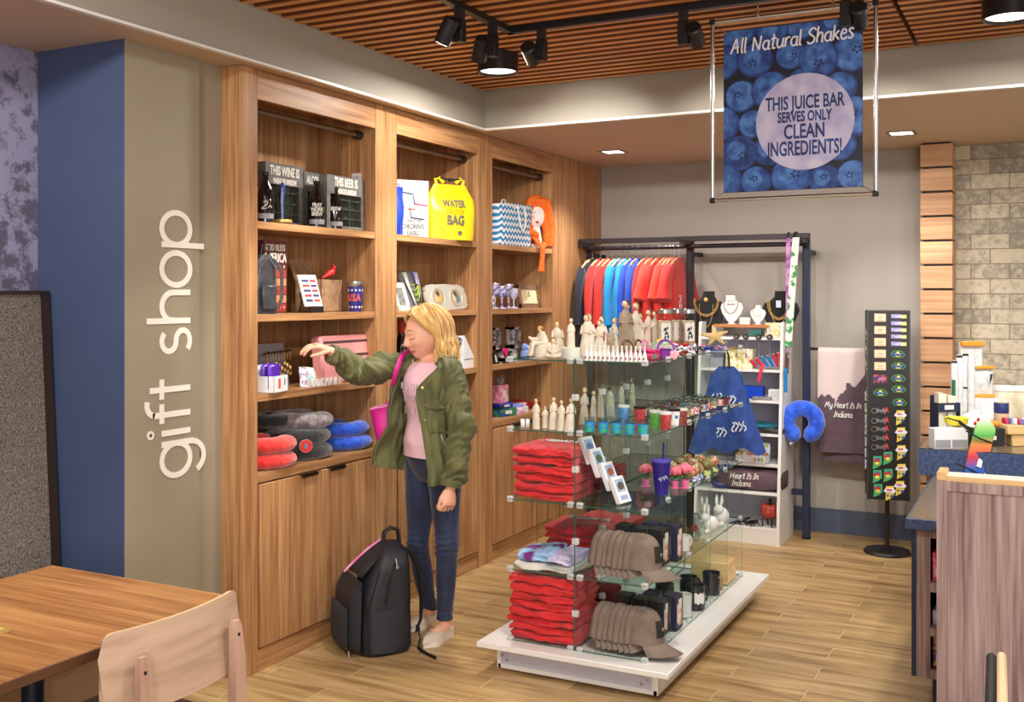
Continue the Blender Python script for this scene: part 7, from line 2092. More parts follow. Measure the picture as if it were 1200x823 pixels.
mag('photo_magnet', 'dark picture magnet with red and blue print, below the cream plaques', -.052, 1.150, (('plate', lambda b: b.box((0, -.0025, 0), (.082, .005, .054)), M('dark picture print', (60, 30, 90), .35, c2=(206, 70, 60), scale=50, lo=.45, hi=.6)), ('lettering', lambda b: b.text('IND', .028, frame((.008, -.0055, .0), (1, 0, 0), (0, 0, 1)), sx=.7, ext=.0006), M('pale blue print', (130, 170, 226), .4))), None)
for k, z in enumerate((.945, .880, .826, .768, .710)):
 mag('keyring', 'silver and red lettered keyring, %s down the spinner rack' % ORD[k], -.048, z, (('ring', lambda b: b.tube([(-.040 + .016 * math.cos(R(a)), -.004, -.002 + .016 * math.sin(R(a))) for a in range(0, 360, 24)], .0022, n=6, closed=True), C_STEEL), ('tag', lambda b: (b.m(0).text('Indy', .040, frame((.006, -.004, .002), (1, 0, 0), (0, 0, 1)), sx=.9, ext=.003, bold=.001), b.m(1).prism([(.018, .004), (.050, -.012), (.044, .016), (.034, .028), (.026, .014)], .004, frame((0, -.001, 0), (1, 0, 0), (0, 0, 1)))), [C_STEEL, REDE])), None, 'keyring', 'lettered keyrings on the spinner rack')
for k, (x, z) in enumerate(((-.006, .640), (-.070, .610), (-.070, .520), (-.004, .530), (-.066, .430))):
 mag('state_magnet', 'green and yellow state shaped magnet, %s' % ('upper right of the five', 'upper left of the five', 'middle left of the five', 'middle right of the five', 'lowest of the five')[k] + ' ' + VG, x, z, (('base', lambda b: flat(b, [(p_[0] * 1.7, p_[1] * 1.5) for p_ in STATE]), M('mint enamel', (70, 170, 110), .4)), ('motif', lambda b: (b.m(0).box((-.002, -.007, .014), (.040, .003, .014)), b.m(1).ell((0, -.007, -.006), (.014, .003, .012), n=10), b.m(2).box((.004, -.008, .028), (.024, .003, .008))), [REDE, YEL, BLE])), None)
for k, (x, z) in enumerate(((.070, .905), (.074, .795), (.076, .680), (.076, .560), (.068, .450), (.006, .415))):
 mag('state_magnet', 'white and yellow state shaped magnet, %s' % (('%s down the right column of the spinner rack' % ORD[k]) if k < 5 else 'lowest in the middle of the spinner rack'), x, z, (('base', lambda b: flat(b, [(p_[0] * 1.6, p_[1] * 1.7) for p_ in STATE]), YEL), ('banner', lambda b: flat(b, [(-.036, .012), (-.026, .030), (.020, .034), (.040, .018), (.030, .004), (-.024, .004)], -.009, -.005), WHE), ('motif', lambda b: (b.m(0).box((-.004, -.0105, .024), (.030, .003, .008)), b.m(1).ell((.014, -.008, -.018), (.011, .003, .011), n=10), b.m(2).box((-.012, -.007, -.014), (.010, .003, .010))), [REDE, BLE, DKE])), None)
for k in range(7):
 mag('tag_strip', 'white ticket hanging on the narrow left side of the spinner rack, %s from the top' % ORD[k], .05, 1.02 - .075 * k, (('ticket', lambda b: b.box((0, -.004, 0), (.070, .008, .055), bev=.001), WHE), ('print', lambda b: b.box((0, -.0085, .004), (.050, .001, .024)), INK)), None, 'ticket', 'white tickets on the side of the spinner rack', True)
for k in range(6):
 mag('strip_magnet', 'green strip magnet on the narrow side of the spinner rack, %s from the top' % ORD[k], -.06, 1.44 - .10 * k - (.1 if k > 2 else 0) , (('strip', lambda b: b.box((0, -.003, 0), (.050, .006, .080), bev=.001), M('green strip print', (60, 130, 60), .4, c2=(210, 200, 120), scale=60, lo=.45, hi=.55)), ('face', lambda b: b.box((0, -.007, .01), (.03, .002, .03)), WHE)), None, 'magnet', 'strip magnets on the side of the spinner rack', True)
# merchandise on the right hand counters
def hcp(u, v): return at(u, v, z=HT + .0005)
PAPER = M('cream paper', (226, 220, 200), .6)
t = thing('leaflet_rack', 'navy leaflet rack with cream leaflets at the left end of the raised counter', 'rack', hcp(1112, 519) , CAMYAW + .15)
b = MB(); b.span((-.062, .0, 0), (.062, .07, .006)); b.span((-.062, 0, 0), (-.056, .07, .20)); b.span((.056, 0, 0), (.062, .07, .20)); b.span((-.062, .064, 0), (.062, .07, .235)); b.span((-.062, -.002, .155), (.062, .004, .20)); b.build('frame', NB, t)
b = MB(); b.box((.0, -.003, .178), (.050, .002, .022)); b.build('label', C_WHITE, t)
for k in range(4): b = MB(); b.span((-.050 + .026 * k, .008 + .01 * (k % 2), .007), (-.028 + .026 * k, .05, .25 - .006 * k)); o = b.build('leaflet', PAPER); o.location = t.location; o.rotation_euler = t.rotation_euler; tag(o, 'cream leaflet bundle, %s in the navy leaflet rack' % ORD[k], 'leaflet', 'leaflets in the navy rack')
t = thing('white_carton', 'low white carton with grey panels in front of the leaflet rack', 'box', hcp(1115, 526.5), CAMYAW + .1); b = MB(); b.span((-.085, 0, 0), (.085, .06, .10), bev=.002); b.build('carton', WBOX, t); b = MB(); b.span((-.08, -.002, .008), (-.004, 0, .045)); b.span((.004, -.002, .008), (.08, 0, .045)); b.build('panel', M('grey carton panel', (150, 150, 156), .5), t)
bx('black_box', 'black box with a small white tag in the middle of the raised counter', 'box', hcp(1153, 523) + Vector((0, .05, 0)), (.17, .08, .085), M('black card', (36, 32, 32), .5), CAMYAW, lambda t, d: MB().box((.03, -.0415, .04), (.020, .002, .020)).build('tag', C_WHITE, t))
WTUBE = M('white plastic wrap', (226, 226, 224), .25, c2=(200, 204, 206), scale=30)
for k, (u, v, h, r) in enumerate(((1117, 500, .37, .020), (1123, 499, .40, .021), (1130, 499, .41, .022), (1137, 500, .40, .020))):
 t = thing('wrapped_tube', 'white wrapped tube, %s from the left in the upright cluster on the raised counter' % ORD[k], 'tube', hcp(u, v) + Vector((0, .09, 0)), k, group='white wrapped tubes standing on the raised counter')
 b = MB(); b.lathe([(r, 0), (r * 1.05, .01), (r, h * .5), (r * .95, h * .93), (r * .5, h)], n=18); b.build('wrap', WTUBE, t, smooth=60)
 b = MB(); b.lathe([(r * .75, h * .955), (r * .8, h * .96), (r * .7, h * .985), (r * .4, h)], n=16); b.build('cap', C_BLACKM if k < 3 else WTUBE, t)
 if k == 0: b = MB(); b.sheet(lambda a, c: (r * 1.1 * math.cos(-2.2 + a), r * 1.1 * math.sin(-2.2 + a), h * (.08 + .62 * c)), 8, 4, .003); b.build('band', M('dark green band', (30, 100, 70), .4), t)
 if k == 2: b = MB(); b.lathe([(r * 1.08, h * .50), (r * 1.1, h * .505), (r * 1.1, h * .52), (r * 1.08, h * .525)], n=18); b.build('band', C_BLACKM, t)
t = thing('orange_pouch', 'white pouch with an orange top band behind the wrapped tubes', 'pouch', hcp(1133, 494) + Vector((.02, .20, 0)), CAMYAW); b = MB(); b.sheet(lambda u, v: Vector(((u - .5) * .13, .02 - .02 * math.sin(PI * u) * math.sin(PI * min(1, v * 1.3)), .46 * v)), 10, 12, .03); b.build('pouch_body', WTUBE, t, smooth=60); b = MB(); b.span((-.066, -.012, .435), (.066, .028, .465), bev=.004); b.build('band', M('orange band', (232, 150, 40), .4), t)
t = thing('snack_pouch', 'upright white pouch with orange bands beside the white jars', 'pouch', hcp(1152, 497) + Vector((0, .16, .14)), CAMYAW)
b = MB(); b.sheet(lambda u, v: Vector(((u - .5) * .115, .02 - .022 * math.sin(PI * u) * math.sin(PI * v), .185 * v)), 10, 12, .03); b.build('pouch_body', WTUBE, t, smooth=60); b = MB()
for z in (.0, .168): b.span((-.058, -.012, z), (.058, .024, z + .018), bev=.003)
b.m(1).raw([(.02, -.030, .14), (.034, -.030, .14), (.018, -.030, .11), (.03, -.030, .11), (.016, -.030, .08)], [(0, 1, 3, 2), (2, 3, 4)]); b.build('band', [M('orange band', (232, 150, 40), .4), C_BLACKM], t)
bx('white_crate', 'white box under the upright pouch on the raised counter', 'box', hcp(1150, 497) + Vector((0, .17, 0)), (.14, .12, .138), WBOX, CAMYAW)
JARM = M('milky jar', (206, 196, 170), .25, c2=(222, 214, 192), scale=14)
for k, (u, v) in enumerate(((1174, 493), (1202, 494))):
 t = thing('storage_jar', 'large cream jar with a white lid, %s' % ('beside the blue canister', 'at the right edge of the raised counter')[k], 'jar', hcp(u, v) + Vector((0, .16, 0)), 0, group='large cream jars on the raised counter')
 b = MB(); b.lathe([(.070, 0), (.078, .006), (.080, .02), (.080, .155), (.074, .168)], n=28); b.build('jar_body', JARM, t)
 b = MB(); b.lathe([(.078, .165), (.083, .168), (.083, .186), (.070, .196), (.0, .198)], n=28); b.build('lid', C_WHITE, t)
t = thing('canister', 'blue and cream printed canister in front of the large jar', 'canister', hcp(1173, 503) + Vector((0, .05, 0)), CAMYAW); b = MB(); b.lathe([(.036, 0), (.038, .002), (.038, .142), (.034, .146), (0, .146)], n=24); b.build('can', M('cream canister', (206, 180, 150), .4), t); b = MB(); b.lathe([(.0386, .085), (.0392, .086), (.0392, .143), (.0386, .144)], n=24); b.build('band', M('canister navy', (40, 48, 110), .4), t)
b = MB(); b.ell((0, -.037, .055), (.024, .006, .024), n=14); b.build('picture', M('peach picture', (226, 170, 130), .5), t)
bx('seed_bowl', 'white rounded packet heap behind the white palette on the raised counter', 'packet', hcp(1146, 505) + Vector((0, .12, 0)), (.15, .10, .10), M('white tissue', (232, 230, 230), .6, bump=.5, bscale=30), CAMYAW, None, .035)
t = thing('palette_board', 'white palette shaped board with a red flower motif leaning on the black box', 'ornament', hcp(1145, 521) + Vector((0, .0, .028)), CAMYAW)
b = MB(); pl = [(.075 * math.cos(R(a)) * (1.0 + .28 * math.cos(R(a - 200))), .062 * math.sin(R(a)) + .075) for a in range(0, 360, 10)]
b.prism(pl, .008, frame((0, .004, 0), (1, 0, -.18), (.0, .25, 1))); b.build('board', C_WHITE, t)
b = MB()
for x, z, r in ((.012, .095, .010), (-.004, .075, .010), (.022, .066, .009), (.004, .052, .010)): b.ell((x, .012, z - .1 * x), (r * .8, .006, r), n=10)
b.build('motif', M('crimson motif', (176, 40, 52), .5), t)
b = MB(); b.cyl((.03, .02, .13), (.045, .03, .17), .005, n=8); b.build('peg', C_WHITE, t)
t = thing('eyewear_display', 'yellow round eyewear holder with black glasses at the left of the raised counter', 'display', hcp(1118, 524) + Vector((.01, -.045 + .05, .102)), CAMYAW - .2)
b = MB(); b.lathe([(.020, 0), (.05, .012), (.056, .042), (.050, .044), (.044, .018), (0, .012)], n=24); b.build('bowl', M('lemon yellow', (236, 222, 60), .4), t)
b = MB(); b.tube([(-.05, -.035, .045), (-.02, -.052, .036), (.0, -.055, .030)], .003, n=6); b.tube([(.0, -.055, .034), (.03, -.06, .010), (.062, -.05, -.006)], .004, n=6); b.tube([(.0, -.055, .024), (.03, -.062, .0), (.058, -.056, -.016)], .004, n=6); b.build('glasses', C_BLACKM, t)
t = thing('rainbow_board', 'rainbow coloured skateboard shaped display leaning on the low counter behind the partition', 'display', at(1138, 562, z=CT + .0005), CAMYAW)
b = MB(); poly = []
LB, WB = .30, .048
for k in range(40):
 a = 2 * PI * k / 40; poly.append((WB * math.copysign(abs(math.cos(a)) ** .9, math.cos(a)), (LB / 2 - WB) * (1 if math.sin(a) > 0 else -1) + WB * math.sin(a) + LB / 2))
def rb_mat():
 m = M('rainbow gradient', (200, 60, 60), .3); nt = m.node_tree; b_ = nt.nodes['Principled BSDF']
 tc = nt.nodes.new('ShaderNodeTexCoord'); sp_ = nt.nodes.new('ShaderNodeSeparateXYZ'); nt.links.new(tc.outputs['Object'], sp_.inputs[0])
 mr = nt.nodes.new('ShaderNodeMapRange'); mr.inputs['From Min'].default_value = 0; mr.inputs['From Max'].default_value = .30; nt.links.new(sp_.outputs['Z'], mr.inputs['Value'])
 cr = nt.nodes.new('ShaderNodeValToRGB'); e = cr.color_ramp.elements; e[0].color = rgb((60, 30, 110)); e[1].color = rgb((216, 216, 220)); e[1].position = .95
 for p_, c in ((.16, (30, 90, 180)), (.34, (190, 50, 70)), (.5, (220, 120, 60)), (.66, (70, 160, 70)), (.8, (150, 200, 120))): q_ = e.new(p_); q_.color = rgb(c)
 nt.links.new(mr.outputs[0], cr.inputs['Fac']); nt.links.new(cr.outputs['Color'], b_.inputs['Base Color']); return m
b.prism(poly, .010, frame((0, 0, 0), (1, 0, -.42), (.42, .30, 1))); b.build('board', rb_mat(), t)
b = MB(); b.tube([(-.01, .03, .225), (.05, .03, .19), (.12, .045, .165)], .004, n=6); b.tube([(-.075, .0, .075), (-.02, .0, .055), (.03, -.005, .03)], .003, n=6); b.build('strap', C_BLACKM, t)
b = MB(); b.box((.045, .010, .075), (.022, .003, .04), rot=(-.3, .4, 0)); b.build('sticker', C_WHITE, t)
t = thing('white_easel', 'small grey white easel card right of the rainbow board', 'easel', at(1156, 562, z=CT + .0005), CAMYAW); b = MB(); b.raw([(-.045, 0, 0), (.02, 0, 0), (.055, .03, .115), (.02, .03, .125), (-.045, .07, 0), (.02, .07, 0)], [(0, 1, 2, 3), (1, 5, 2), (0, 3, 4), (3, 2, 5, 4)]); b.build('card', M('grey white card', (206, 206, 216), .5), t, recalc=False)
bx('wood_tray', 'light wooden tray on a post holding small coloured packets at the right edge', 'tray', hcp(1192, 523) + Vector((0, .03, .058)), (.14, .09, .045), W_LIGHT, CAMYAW)
bx('wood_post', 'light wooden post carrying the tray at the right edge', 'stand', hcp(1190, 523) + Vector((0, .03, 0)), (.07, .07, .0575), W_LIGHT, CAMYAW)
for k in range(7):
 bx('small_packet', '%s small coloured packet in the wooden tray on the raised counter' % ORD[k], 'packet', hcp(1192, 523) + Vector((-.055 + .018 * k, .03 + .012 * (k % 2), .1035)), (.014, .05, .03), M('packet %d' % (k % 3), ((196, 60, 90), (120, 130, 190), (220, 220, 230))[k % 3], .4), CAMYAW + .1 * k)
t = thing('orange_flower', 'orange paper flower between the canister and the wooden tray', 'flower', hcp(1167, 512) + Vector((0, .03, 0)), 0)
b = MB(); b.cyl((0, 0, 0), (0, 0, .05), .004, n=8); b.build('stem', LEAF, t); b = MB()
for k in range(9): a = 2 * PI * k / 9; b.ell((.024 * math.cos(a), .024 * math.sin(a), .062), (.018, .010, .016), n=8, rot=(0, 0, a))
b.ell((0, 0, .068), (.018, .018, .014), n=10); b.build('bloom', M('orange petals', (232, 150, 50), .6), t, smooth=60)
for k in range(3):
 t = thing('wooden_spoon_doll', '%s pale peg doll among the goods behind the leaflet rack' % ORD[k], 'doll', hcp(1141 + 5 * k, 505 - 2 * k) + Vector((0, .02, 0)), 0, group='pale peg dolls on the raised counter'); b = MB(); b.lathe([(.012, 0), (.014, .02), (.008, .06), (.006, .075)], n=14); b.build('body', M('peg doll body', (206, 176, 130), .5, c2=(232, 226, 210), scale=50), t); b = MB(); b.ell((0, 0, .086), (.011, .011, .013), n=12); b.build('head', PAPER, t)
# goods in the open shelves of the low counter
for k, (z, c, c2, lab) in enumerate(((.567, (200, 40, 80), (236, 130, 160), 'pink and red packet on the top shelf of the low counter'), (.397, (176, 172, 206), (206, 204, 222), 'lilac grey box on the middle shelf of the low counter'), (.2355, (232, 190, 60), (70, 60, 140), 'yellow labelled carton on the bottom shelf of the low counter'))):
 for j in range(2):
  t = bx('packet_box', ('front ' if j == 0 else 'rear ') + lab, 'box', Vector((-.50 + .135, 4.33 + .13 + .14 * j, z)), (.085, .12, (.115, .055, .12)[k]), M('counter packet %d' % k, c, .35, c2=c2, scale=26, lo=.45, hi=.55))
  b = MB(); b.span((-.03, -.0612, .02), (.03, -.06, .05)); b.build('label', C_WHITE, t)
# goods in the wall cabinets (items face the room: local -y is +x)
Q = R(90)
SH = [2.0202, 1.6022, 1.2432, .8882]
def bs(u, k, dx=.10): x = CABX - dx; return Vector((x, yat(u, x), SH[k]))
def wid(u0, u1, dx=.10): x = CABX - dx; return yat(u1, x) - yat(u0, x)
SIGN = M('weathered charcoal board', (92, 90, 86), .7, c2=(112, 110, 106), scale=30); SIGNG = M('sign grey edge', (112, 110, 108), .6); OFFW = M('off white paint', (226, 220, 210), .6)
def box_sign(label, u0, u1, dx, h, lines, rz=0.0):
 w = wid(u0, u1, dx); t = thing('box_sign', label, 'sign', bs((u0 + u1) / 2, 0, dx), Q + rz, group='charcoal box signs on the top shelf'); hb = h * .66
 b = MB()
 b.span((-w / 2, -.02, .022), (-w / 2 + .028, .03, hb)); b.span((w / 2 - .028, -.02, .022), (w / 2, .03, hb)); b.span((-w / 2, -.02, hb), (w / 2, .03, h)); b.span((-w / 2, -.02, 0), (w / 2, .03, .022)); b.span((-w / 2 + .028, .024, .022), (w / 2 - .028, .029, hb))
 b.build('frame', [SIGN], t)
 b = MB(); b.span((-w / 2 + .028, -.012, .022), (w / 2 - .028, -.010, hb)); b.build('window', JG, t, smooth=0)
 b = MB()
 for k in range(3): b.span((-w / 2 + .03, -.009, .06 + k * hb * .26), (w / 2 - .03, .022, .064 + k * hb * .26))
 for s_ in (-1, 1): b.span((s_ * w * .14 - .002, -.009, .022), (s_ * w * .14 + .002, .0, hb))
 b.build('divider', SIGNG, t)
 b = MB()
 for tx, sz, z, sx in lines: b.text(tx, sz, frame((0, -.0205, z), (1, 0, 0), (0, 0, 1)), sx=sx, ext=.001, bold=.0016)
 b.build('lettering', OFFW, t, smooth=0)
box_sign('charcoal box sign reading THIS WINE IS MAKING ME AWESOME', 308, 352, .16, .30, (('THIS WINE IS', .062, .262, .60), ('MAKING ME AWESOME', .036, .214, .46)))
box_sign('narrow charcoal box sign reading ALCOHOL between the wine and beer signs', 353, 380, .20, .29, (('ALCOHOL', .056, .250, .56),), .0)
box_sign('charcoal box sign reading THIS BEER IS MAKING ME AWESOME', 380, 424, .085, .275, (('THIS BEER IS', .060, .242, .60), ('MAKING ME AWESOME', .036, .196, .46)))
AMB = M('dark amber glass', (20, 14, 14), .08, coat=.5)
def growler(label, u, dx, h, words, script=None):
 t = thing('growler', label, 'bottle', bs(u, 0, dx), Q - .85, group='dark glass growlers on the top shelf')
 s = h / .22; b = MB(); b.lathe([(.030 * s, 0), (.036 * s, .004), (.037 * s, .115 * s), (.030 * s, .150 * s), (.015 * s, .180 * s), (.013 * s, .205 * s), (.016 * s, .207 * s), (.016 * s, .220 * s), (.0, .220 * s)], n=26); b.build('bottle', AMB, t)
 b = MB()
 for k, w in enumerate(words): b.text(w, .026, frame((0, -.0385 * s, .105 * s - k * .022), (1, 0, 0), (0, 0, 1)), sx=.75, ext=.001, bold=.001)
 if script: strokes(b, '2', {'2': (1, [[(0, .8), (.2, 1), (.5, .9), (.5, .6), (0, 0), (.6, .02)], [(.8, .1), (1.0, .4), (1.3, .1)]])}, .034, .004, frame((0, -.039 * s, .06 * s), (1, 0, 0), (0, 0, 1)), .001, slant=.3)
 b.build('lettering', OFFW, t, smooth=0)
 b = MB(); b.sheet(lambda a, c: ((.0375 * s) * math.sin(-1.2 + 2.4 * a), -(.0375 * s) * math.cos(-1.2 + 2.4 * a), (.018 + .022 * c) * s), 14, 2); b.build('band', M('grey label', (150, 150, 156), .5), t)
growler('dark growler at the left end of the top shelf with white script', 311, .07, .235, (), 'In')
growler('dark growler lettered PRAY WORK BREW in the middle of the top shelf', 371, .09, .235, ('PRAY', 'WORK', 'BREW'))
growler('dark growler with a small square label beside the beer sign', 393, .07, .215, ('BREW',))
t = thing('beer_stein', 'clear glass stein with a blue tap handle in front of the wine sign', 'glass', bs(331, 0, .08), Q)
b = MB(); cup_mesh(b, .17, .044, .048, .003); b.build('glass', CLR, t); b = MB(); b.tube([(0, 0, .03), (0, 0, .12), (.002, 0, .17), (0, 0, .20)], [.008, .009, .014, .008], n=12); b.build('tap_handle', M('blue tap handle', (60, 90, 190), .3), t)
b = MB(); b.lathe([(.0445, .010), (.0455, .012), (.0455, .022), (.0445, .024)], n=24); b.build('band', C_GOLD, t)
t = thing('wall_card', 'small white card fixed to the cabinet side above the beer sign', 'card', Vector((-3.27, 4.5775, 2.27)), 0); b = MB(); b.span((-.03, -.004, 0), (.03, 0, .065), bev=.001); b.m(1)
for k in range(3): b.span((-.018, -.0045, .014 + .014 * k), (.018, -.004, .018 + .014 * k))
b.build('card', [C_WHITE, INK], t)
# second shelf
w = wid(309, 336, .12); t = thing('box_sign', 'dark red sign reading GOD BLESS AMERICA with flag stripes behind the grey mini backpack', 'sign', bs(322.5, 1, .12), Q)
b = MB(); b.span((-w / 2, 0, 0), (w / 2, .035, .345)); b.build('board', M('maroon board', (92, 40, 44), .6, c2=(110, 52, 50), scale=20), t)
b = MB(); b.text('GOD BLESS', .042, frame((0, -.001, .31), (1, 0, 0), (0, 0, 1)), sx=.68, ext=.001, bold=.001); b.text('AMERICA', .062, frame((0, -.001, .262), (1, 0, 0), (0, 0, 1)), sx=.62, ext=.001, bold=.0015)
b.build('lettering', OFFW, t, smooth=0)
b = MB()
for k in range(5): b.m(0 if k % 2 == 0 else 1).span((-w / 2 + .004, -.001, .01 + .040 * k), (w / 2 - .004, 0, .045 + .040 * k))
b.m(0)
for k in range(5):
 for r_ in (.222, .028): c = Vector(((k - 2) * w * .19, -.0018, r_)); b.m(2).raw([c + Vector(((.008 if i % 2 == 0 else .0035) * math.sin(i * PI / 5), 0, (.008 if i % 2 == 0 else .0035) * math.cos(i * PI / 5))) for i in range(10)], [tuple(range(10))])
b.build('flag_print', [M('flag red', (170, 52, 46), .6), M('flag tan', (200, 140, 100), .6), OFFW], t, recalc=False)
LTH = M('charcoal leather', (44, 44, 48), .4, c2=(62, 62, 66), scale=20, bump=.3, bscale=60)
t = thing('mini_backpack', 'charcoal leather mini backpack at the left end of the second shelf, strap over the edge', 'backpack', bs(309, 1, .05), Q - .3); t.scale = (.78, .9, .95)
b = MB(); rs = []
for i in range(19):
 s = i / 18; z = .285 * s; a_ = .075 * (1 - .22 * s ** 3) * (1 if s < .9 else 1 - (s - .9) * 4); c_ = .042 * (1 - .25 * s)
 rs.append([Vector((a_ * math.copysign(abs(math.cos(2 * PI * m / 28)) ** .6, math.cos(2 * PI * m / 28)), c_ * math.copysign(abs(math.sin(2 * PI * m / 28)) ** .7, math.sin(2 * PI * m / 28)) + .006 * ns((s * 5, m * .4, 0), 1, 4), z)) for m in range(28)])
b.rings(rs); b.build('bag_body', LTH, t, smooth=60)
b = MB(); b.span((-.05, -.058, .015), (.05, -.035, .14), bev=.012); b.build('front_pocket', LTH, t)
b = MB(); b.tube([(-.07, -.03, .10), (-.055, -.04, .22), (0, -.045, .275), (.055, -.04, .22), (.07, -.03, .10)], .003, n=6); b.build('zip', C_STEEL, t)
b = MB(); b.tube([(-.02, .0, .28), (-.02, -.01, .33), (.03, -.01, .33), (.03, 0, .28)], .006, n=8); b.build('handle', LTH, t)
b = MB(); b.tube([(.05, -.03, .26), (.09, -.045, .2), (.085, -.05, .08), (.06, -.045, .02)], .010, n=8, flat=.3); b.build('strap', LTH, t)
GRW = wood('grey brown driftwood', (128, 96, 70), (158, 124, 94), (176, 144, 112), 'y', 40)
t = thing('keepsake_box', 'open weathered wooden box with its lid up on the second shelf', 'box', bs(374, 1, .17), Q + .25); w = .27
b = MB(); h = .165
for a, c in (((-w / 2, -.07, 0), (w / 2, -.062, h)), ((-w / 2, .062, 0), (w / 2, .07, h)), ((-w / 2, -.07, 0), (-w / 2 + .008, .07, h)), ((w / 2 - .008, -.07, 0), (w / 2, .07, h)), ((-w / 2, -.07, 0), (w / 2, .07, .008))): b.span(a, c)
b.build('box_body', GRW, t); b = MB(); b.box((0, .085, h + .045), (w, .010, .11), rot=(-.35, 0, 0)); b.build('lid', GRW, t)
CARD = M('cardinal red', (190, 36, 34), .4)
t = thing('cardinal_figurine', 'red cardinal bird figurine perched on the weathered wooden box', 'figurine', bs(388, 1, .12) + Vector((0, 0, .168)), Q)
b = MB(); b.tube([(-.075, 0, .004), (-.045, 0, .016), (-.02, 0, .026), (.005, 0, .036), (.020, 0, .050)], [.005, .009, .018, .020, .012], n=12); b.ell((.024, 0, .058), (.014, .013, .013), n=12); b.tube([(.022, 0, .064), (.014, 0, .078), (.006, 0, .084)], [.009, .006, .001], n=8); b.build('body', CARD, t, smooth=70)
b = MB(); b.cyl((.035, 0, .057), (.048, 0, .054), .005, .001, n=8); b.build('beak', M('orange beak', (226, 150, 60), .4), t); b = MB(); b.ell((.030, -.004, .057), (.008, .011, .009), n=10); b.build('mask', C_BLACKM, t)
b = MB(); b.cyl((0, -.006, -.002), (0, -.006, .022), .002, n=6); b.cyl((0, .006, -.002), (0, .006, .022), .002, n=6); b.build('foot', C_BLACKM, t)
t = thing('slate_plaque', 'tilted white plaque with red and blue word bars on a small black easel', 'plaque', bs(368, 1, .05), Q)
b = MB(); b.prism([(-.075, 0), (.06, 0), (.06, .16), (-.075, .16)], .008, frame((0, 0, .03), (1, 0, 0), (-.28, .30, 1))); b.build('plaque', OFFW, t)
b = MB(); mt = frame((0, -.0078, .03), (1, 0, 0), (-.28, .30, 1))
for k in range(5):
 for x0, x1 in ((-.06, -.008), (.004, .048)): b.m(k % 2 if x0 < 0 else (k + 1) % 2).prism([(x0, .025 + .025 * k), (x1, .025 + .025 * k), (x1, .037 + .025 * k), (x0, .037 + .025 * k)], .0015, mt)
b.build('word_print', [M('navy print', (56, 56, 110), .5), M('red print', (190, 60, 60), .5)], t)
b = MB(); b.tube([(-.05, -.02, 0), (-.03, .0, .03), (-.05, .05, .10)], .004, n=6); b.tube([(.05, -.02, 0), (.03, .0, .03), (-.0, .05, .10)], .004, n=6); b.tube([(0, .09, 0), (-.02, .05, .10)], .004, n=6); b.span((-.05, -.02, .0), (.05, -.012, .03)); b.build('easel', C_BLACK, t)
t = thing('travel_tumbler', 'blue travel tumbler lettered USA with white stars and a steel rim', 'tumbler', bs(416.5, 1, .07), Q - 1.15)
b = MB(); b.lathe([(.030, 0), (.032, .004), (.039, .130), (.039, .132), (0, .132)], n=30); b.build('body', M('ultramarine print', (44, 44, 132), .35), t); b = MB(); b.lathe([(.0395, .131), (.041, .133), (.040, .158), (.034, .160), (.0, .156)], n=30); b.build('rim', C_STEEL, t)
b = MB()
for k, ch in enumerate('USA'): a = (k - 1) * .62; b.m(0).text(ch, .052, frame((.0375 * math.sin(a), -.0375 * math.cos(a), .072), (math.cos(a), math.sin(a), 0), (math.sin(a) * .06, -math.cos(a) * .06, 1)), sx=.7, ext=.001, bold=.0015)
for k in range(12): a = -1.3 + .52 * (k % 6); z = .025 if k < 6 else .112; r_ = .0335 + .0065 * z / .13 + .0012; c = Vector((r_ * math.sin(a), -r_ * math.cos(a), z)); x_ = Vector((math.cos(a), math.sin(a), 0)); b.m(1).raw([c + x_ * ((.008 if i % 2 == 0 else .0035) * math.sin(i * PI / 5)) + Vector((0, 0, (.008 if i % 2 == 0 else .0035) * math.cos(i * PI / 5))) for i in range(10)], [tuple(range(10))])
b.build('print', [M('coral print', (220, 96, 70), .4), OFFW], t, recalc=False)
# third shelf: trinket rack, purple pouch carton, name packets, pink case
t = thing('trinket_rack', 'grey board rack with black hooks of gold trinkets on the third shelf', 'rack', bs(325, 2, .17), Q)
b = MB(); b.prism([(-.10, 0), (.12, 0), (.09, .21), (-.10, .21)], .01, frame((0, .03, 0), (1, 0, 0), (0, .1, 1))); b.build('board', M('grey rack board', (120, 116, 118), .5), t)
b = MB(); b.tube([(-.10, .0, .165), (.10, .0, .175)], .004, n=6)
for k in range(4): b.ell((-.07 + .045 * k, -.004, .170), (.007, .007, .007), n=8)
b.build('hook_bar', C_BLACK, t)
for k in range(9):
 b = MB(); x = -.085 + .021 * k; b.tube([(x, -.008, .165), (x + .002, -.012, .13)], .0012, n=5); b.ell((x + .002, -.012, .115 - .012 * (k % 3)), (.008, .005, .012), n=8); b.cyl((x + .003, -.012, .09 - .01 * (k % 3)), (x + .003, -.010, .075 - .01 * (k % 3)), .006, n=8); b.build('trinket', C_GOLD, t)
t = thing('open_carton', 'white open carton of purple pouches at the left front of the third shelf', 'box', bs(319, 2, .035), Q + .2)
b = MB(); w_, d_, h_ = .13, .09, .075
for a, c in (((-w_ / 2, -d_ / 2, 0), (w_ / 2, d_ / 2, .003)), ((-w_ / 2, -d_ / 2, 0), (w_ / 2, -d_ / 2 + .003, h_)), ((-w_ / 2, d_ / 2 - .003, 0), (w_ / 2, d_ / 2, h_ + .05)), ((-w_ / 2, -d_ / 2, 0), (-w_ / 2 + .003, d_ / 2, h_)), ((w_ / 2 - .003, -d_ / 2, 0), (w_ / 2, d_ / 2, h_))): b.span(a, c)
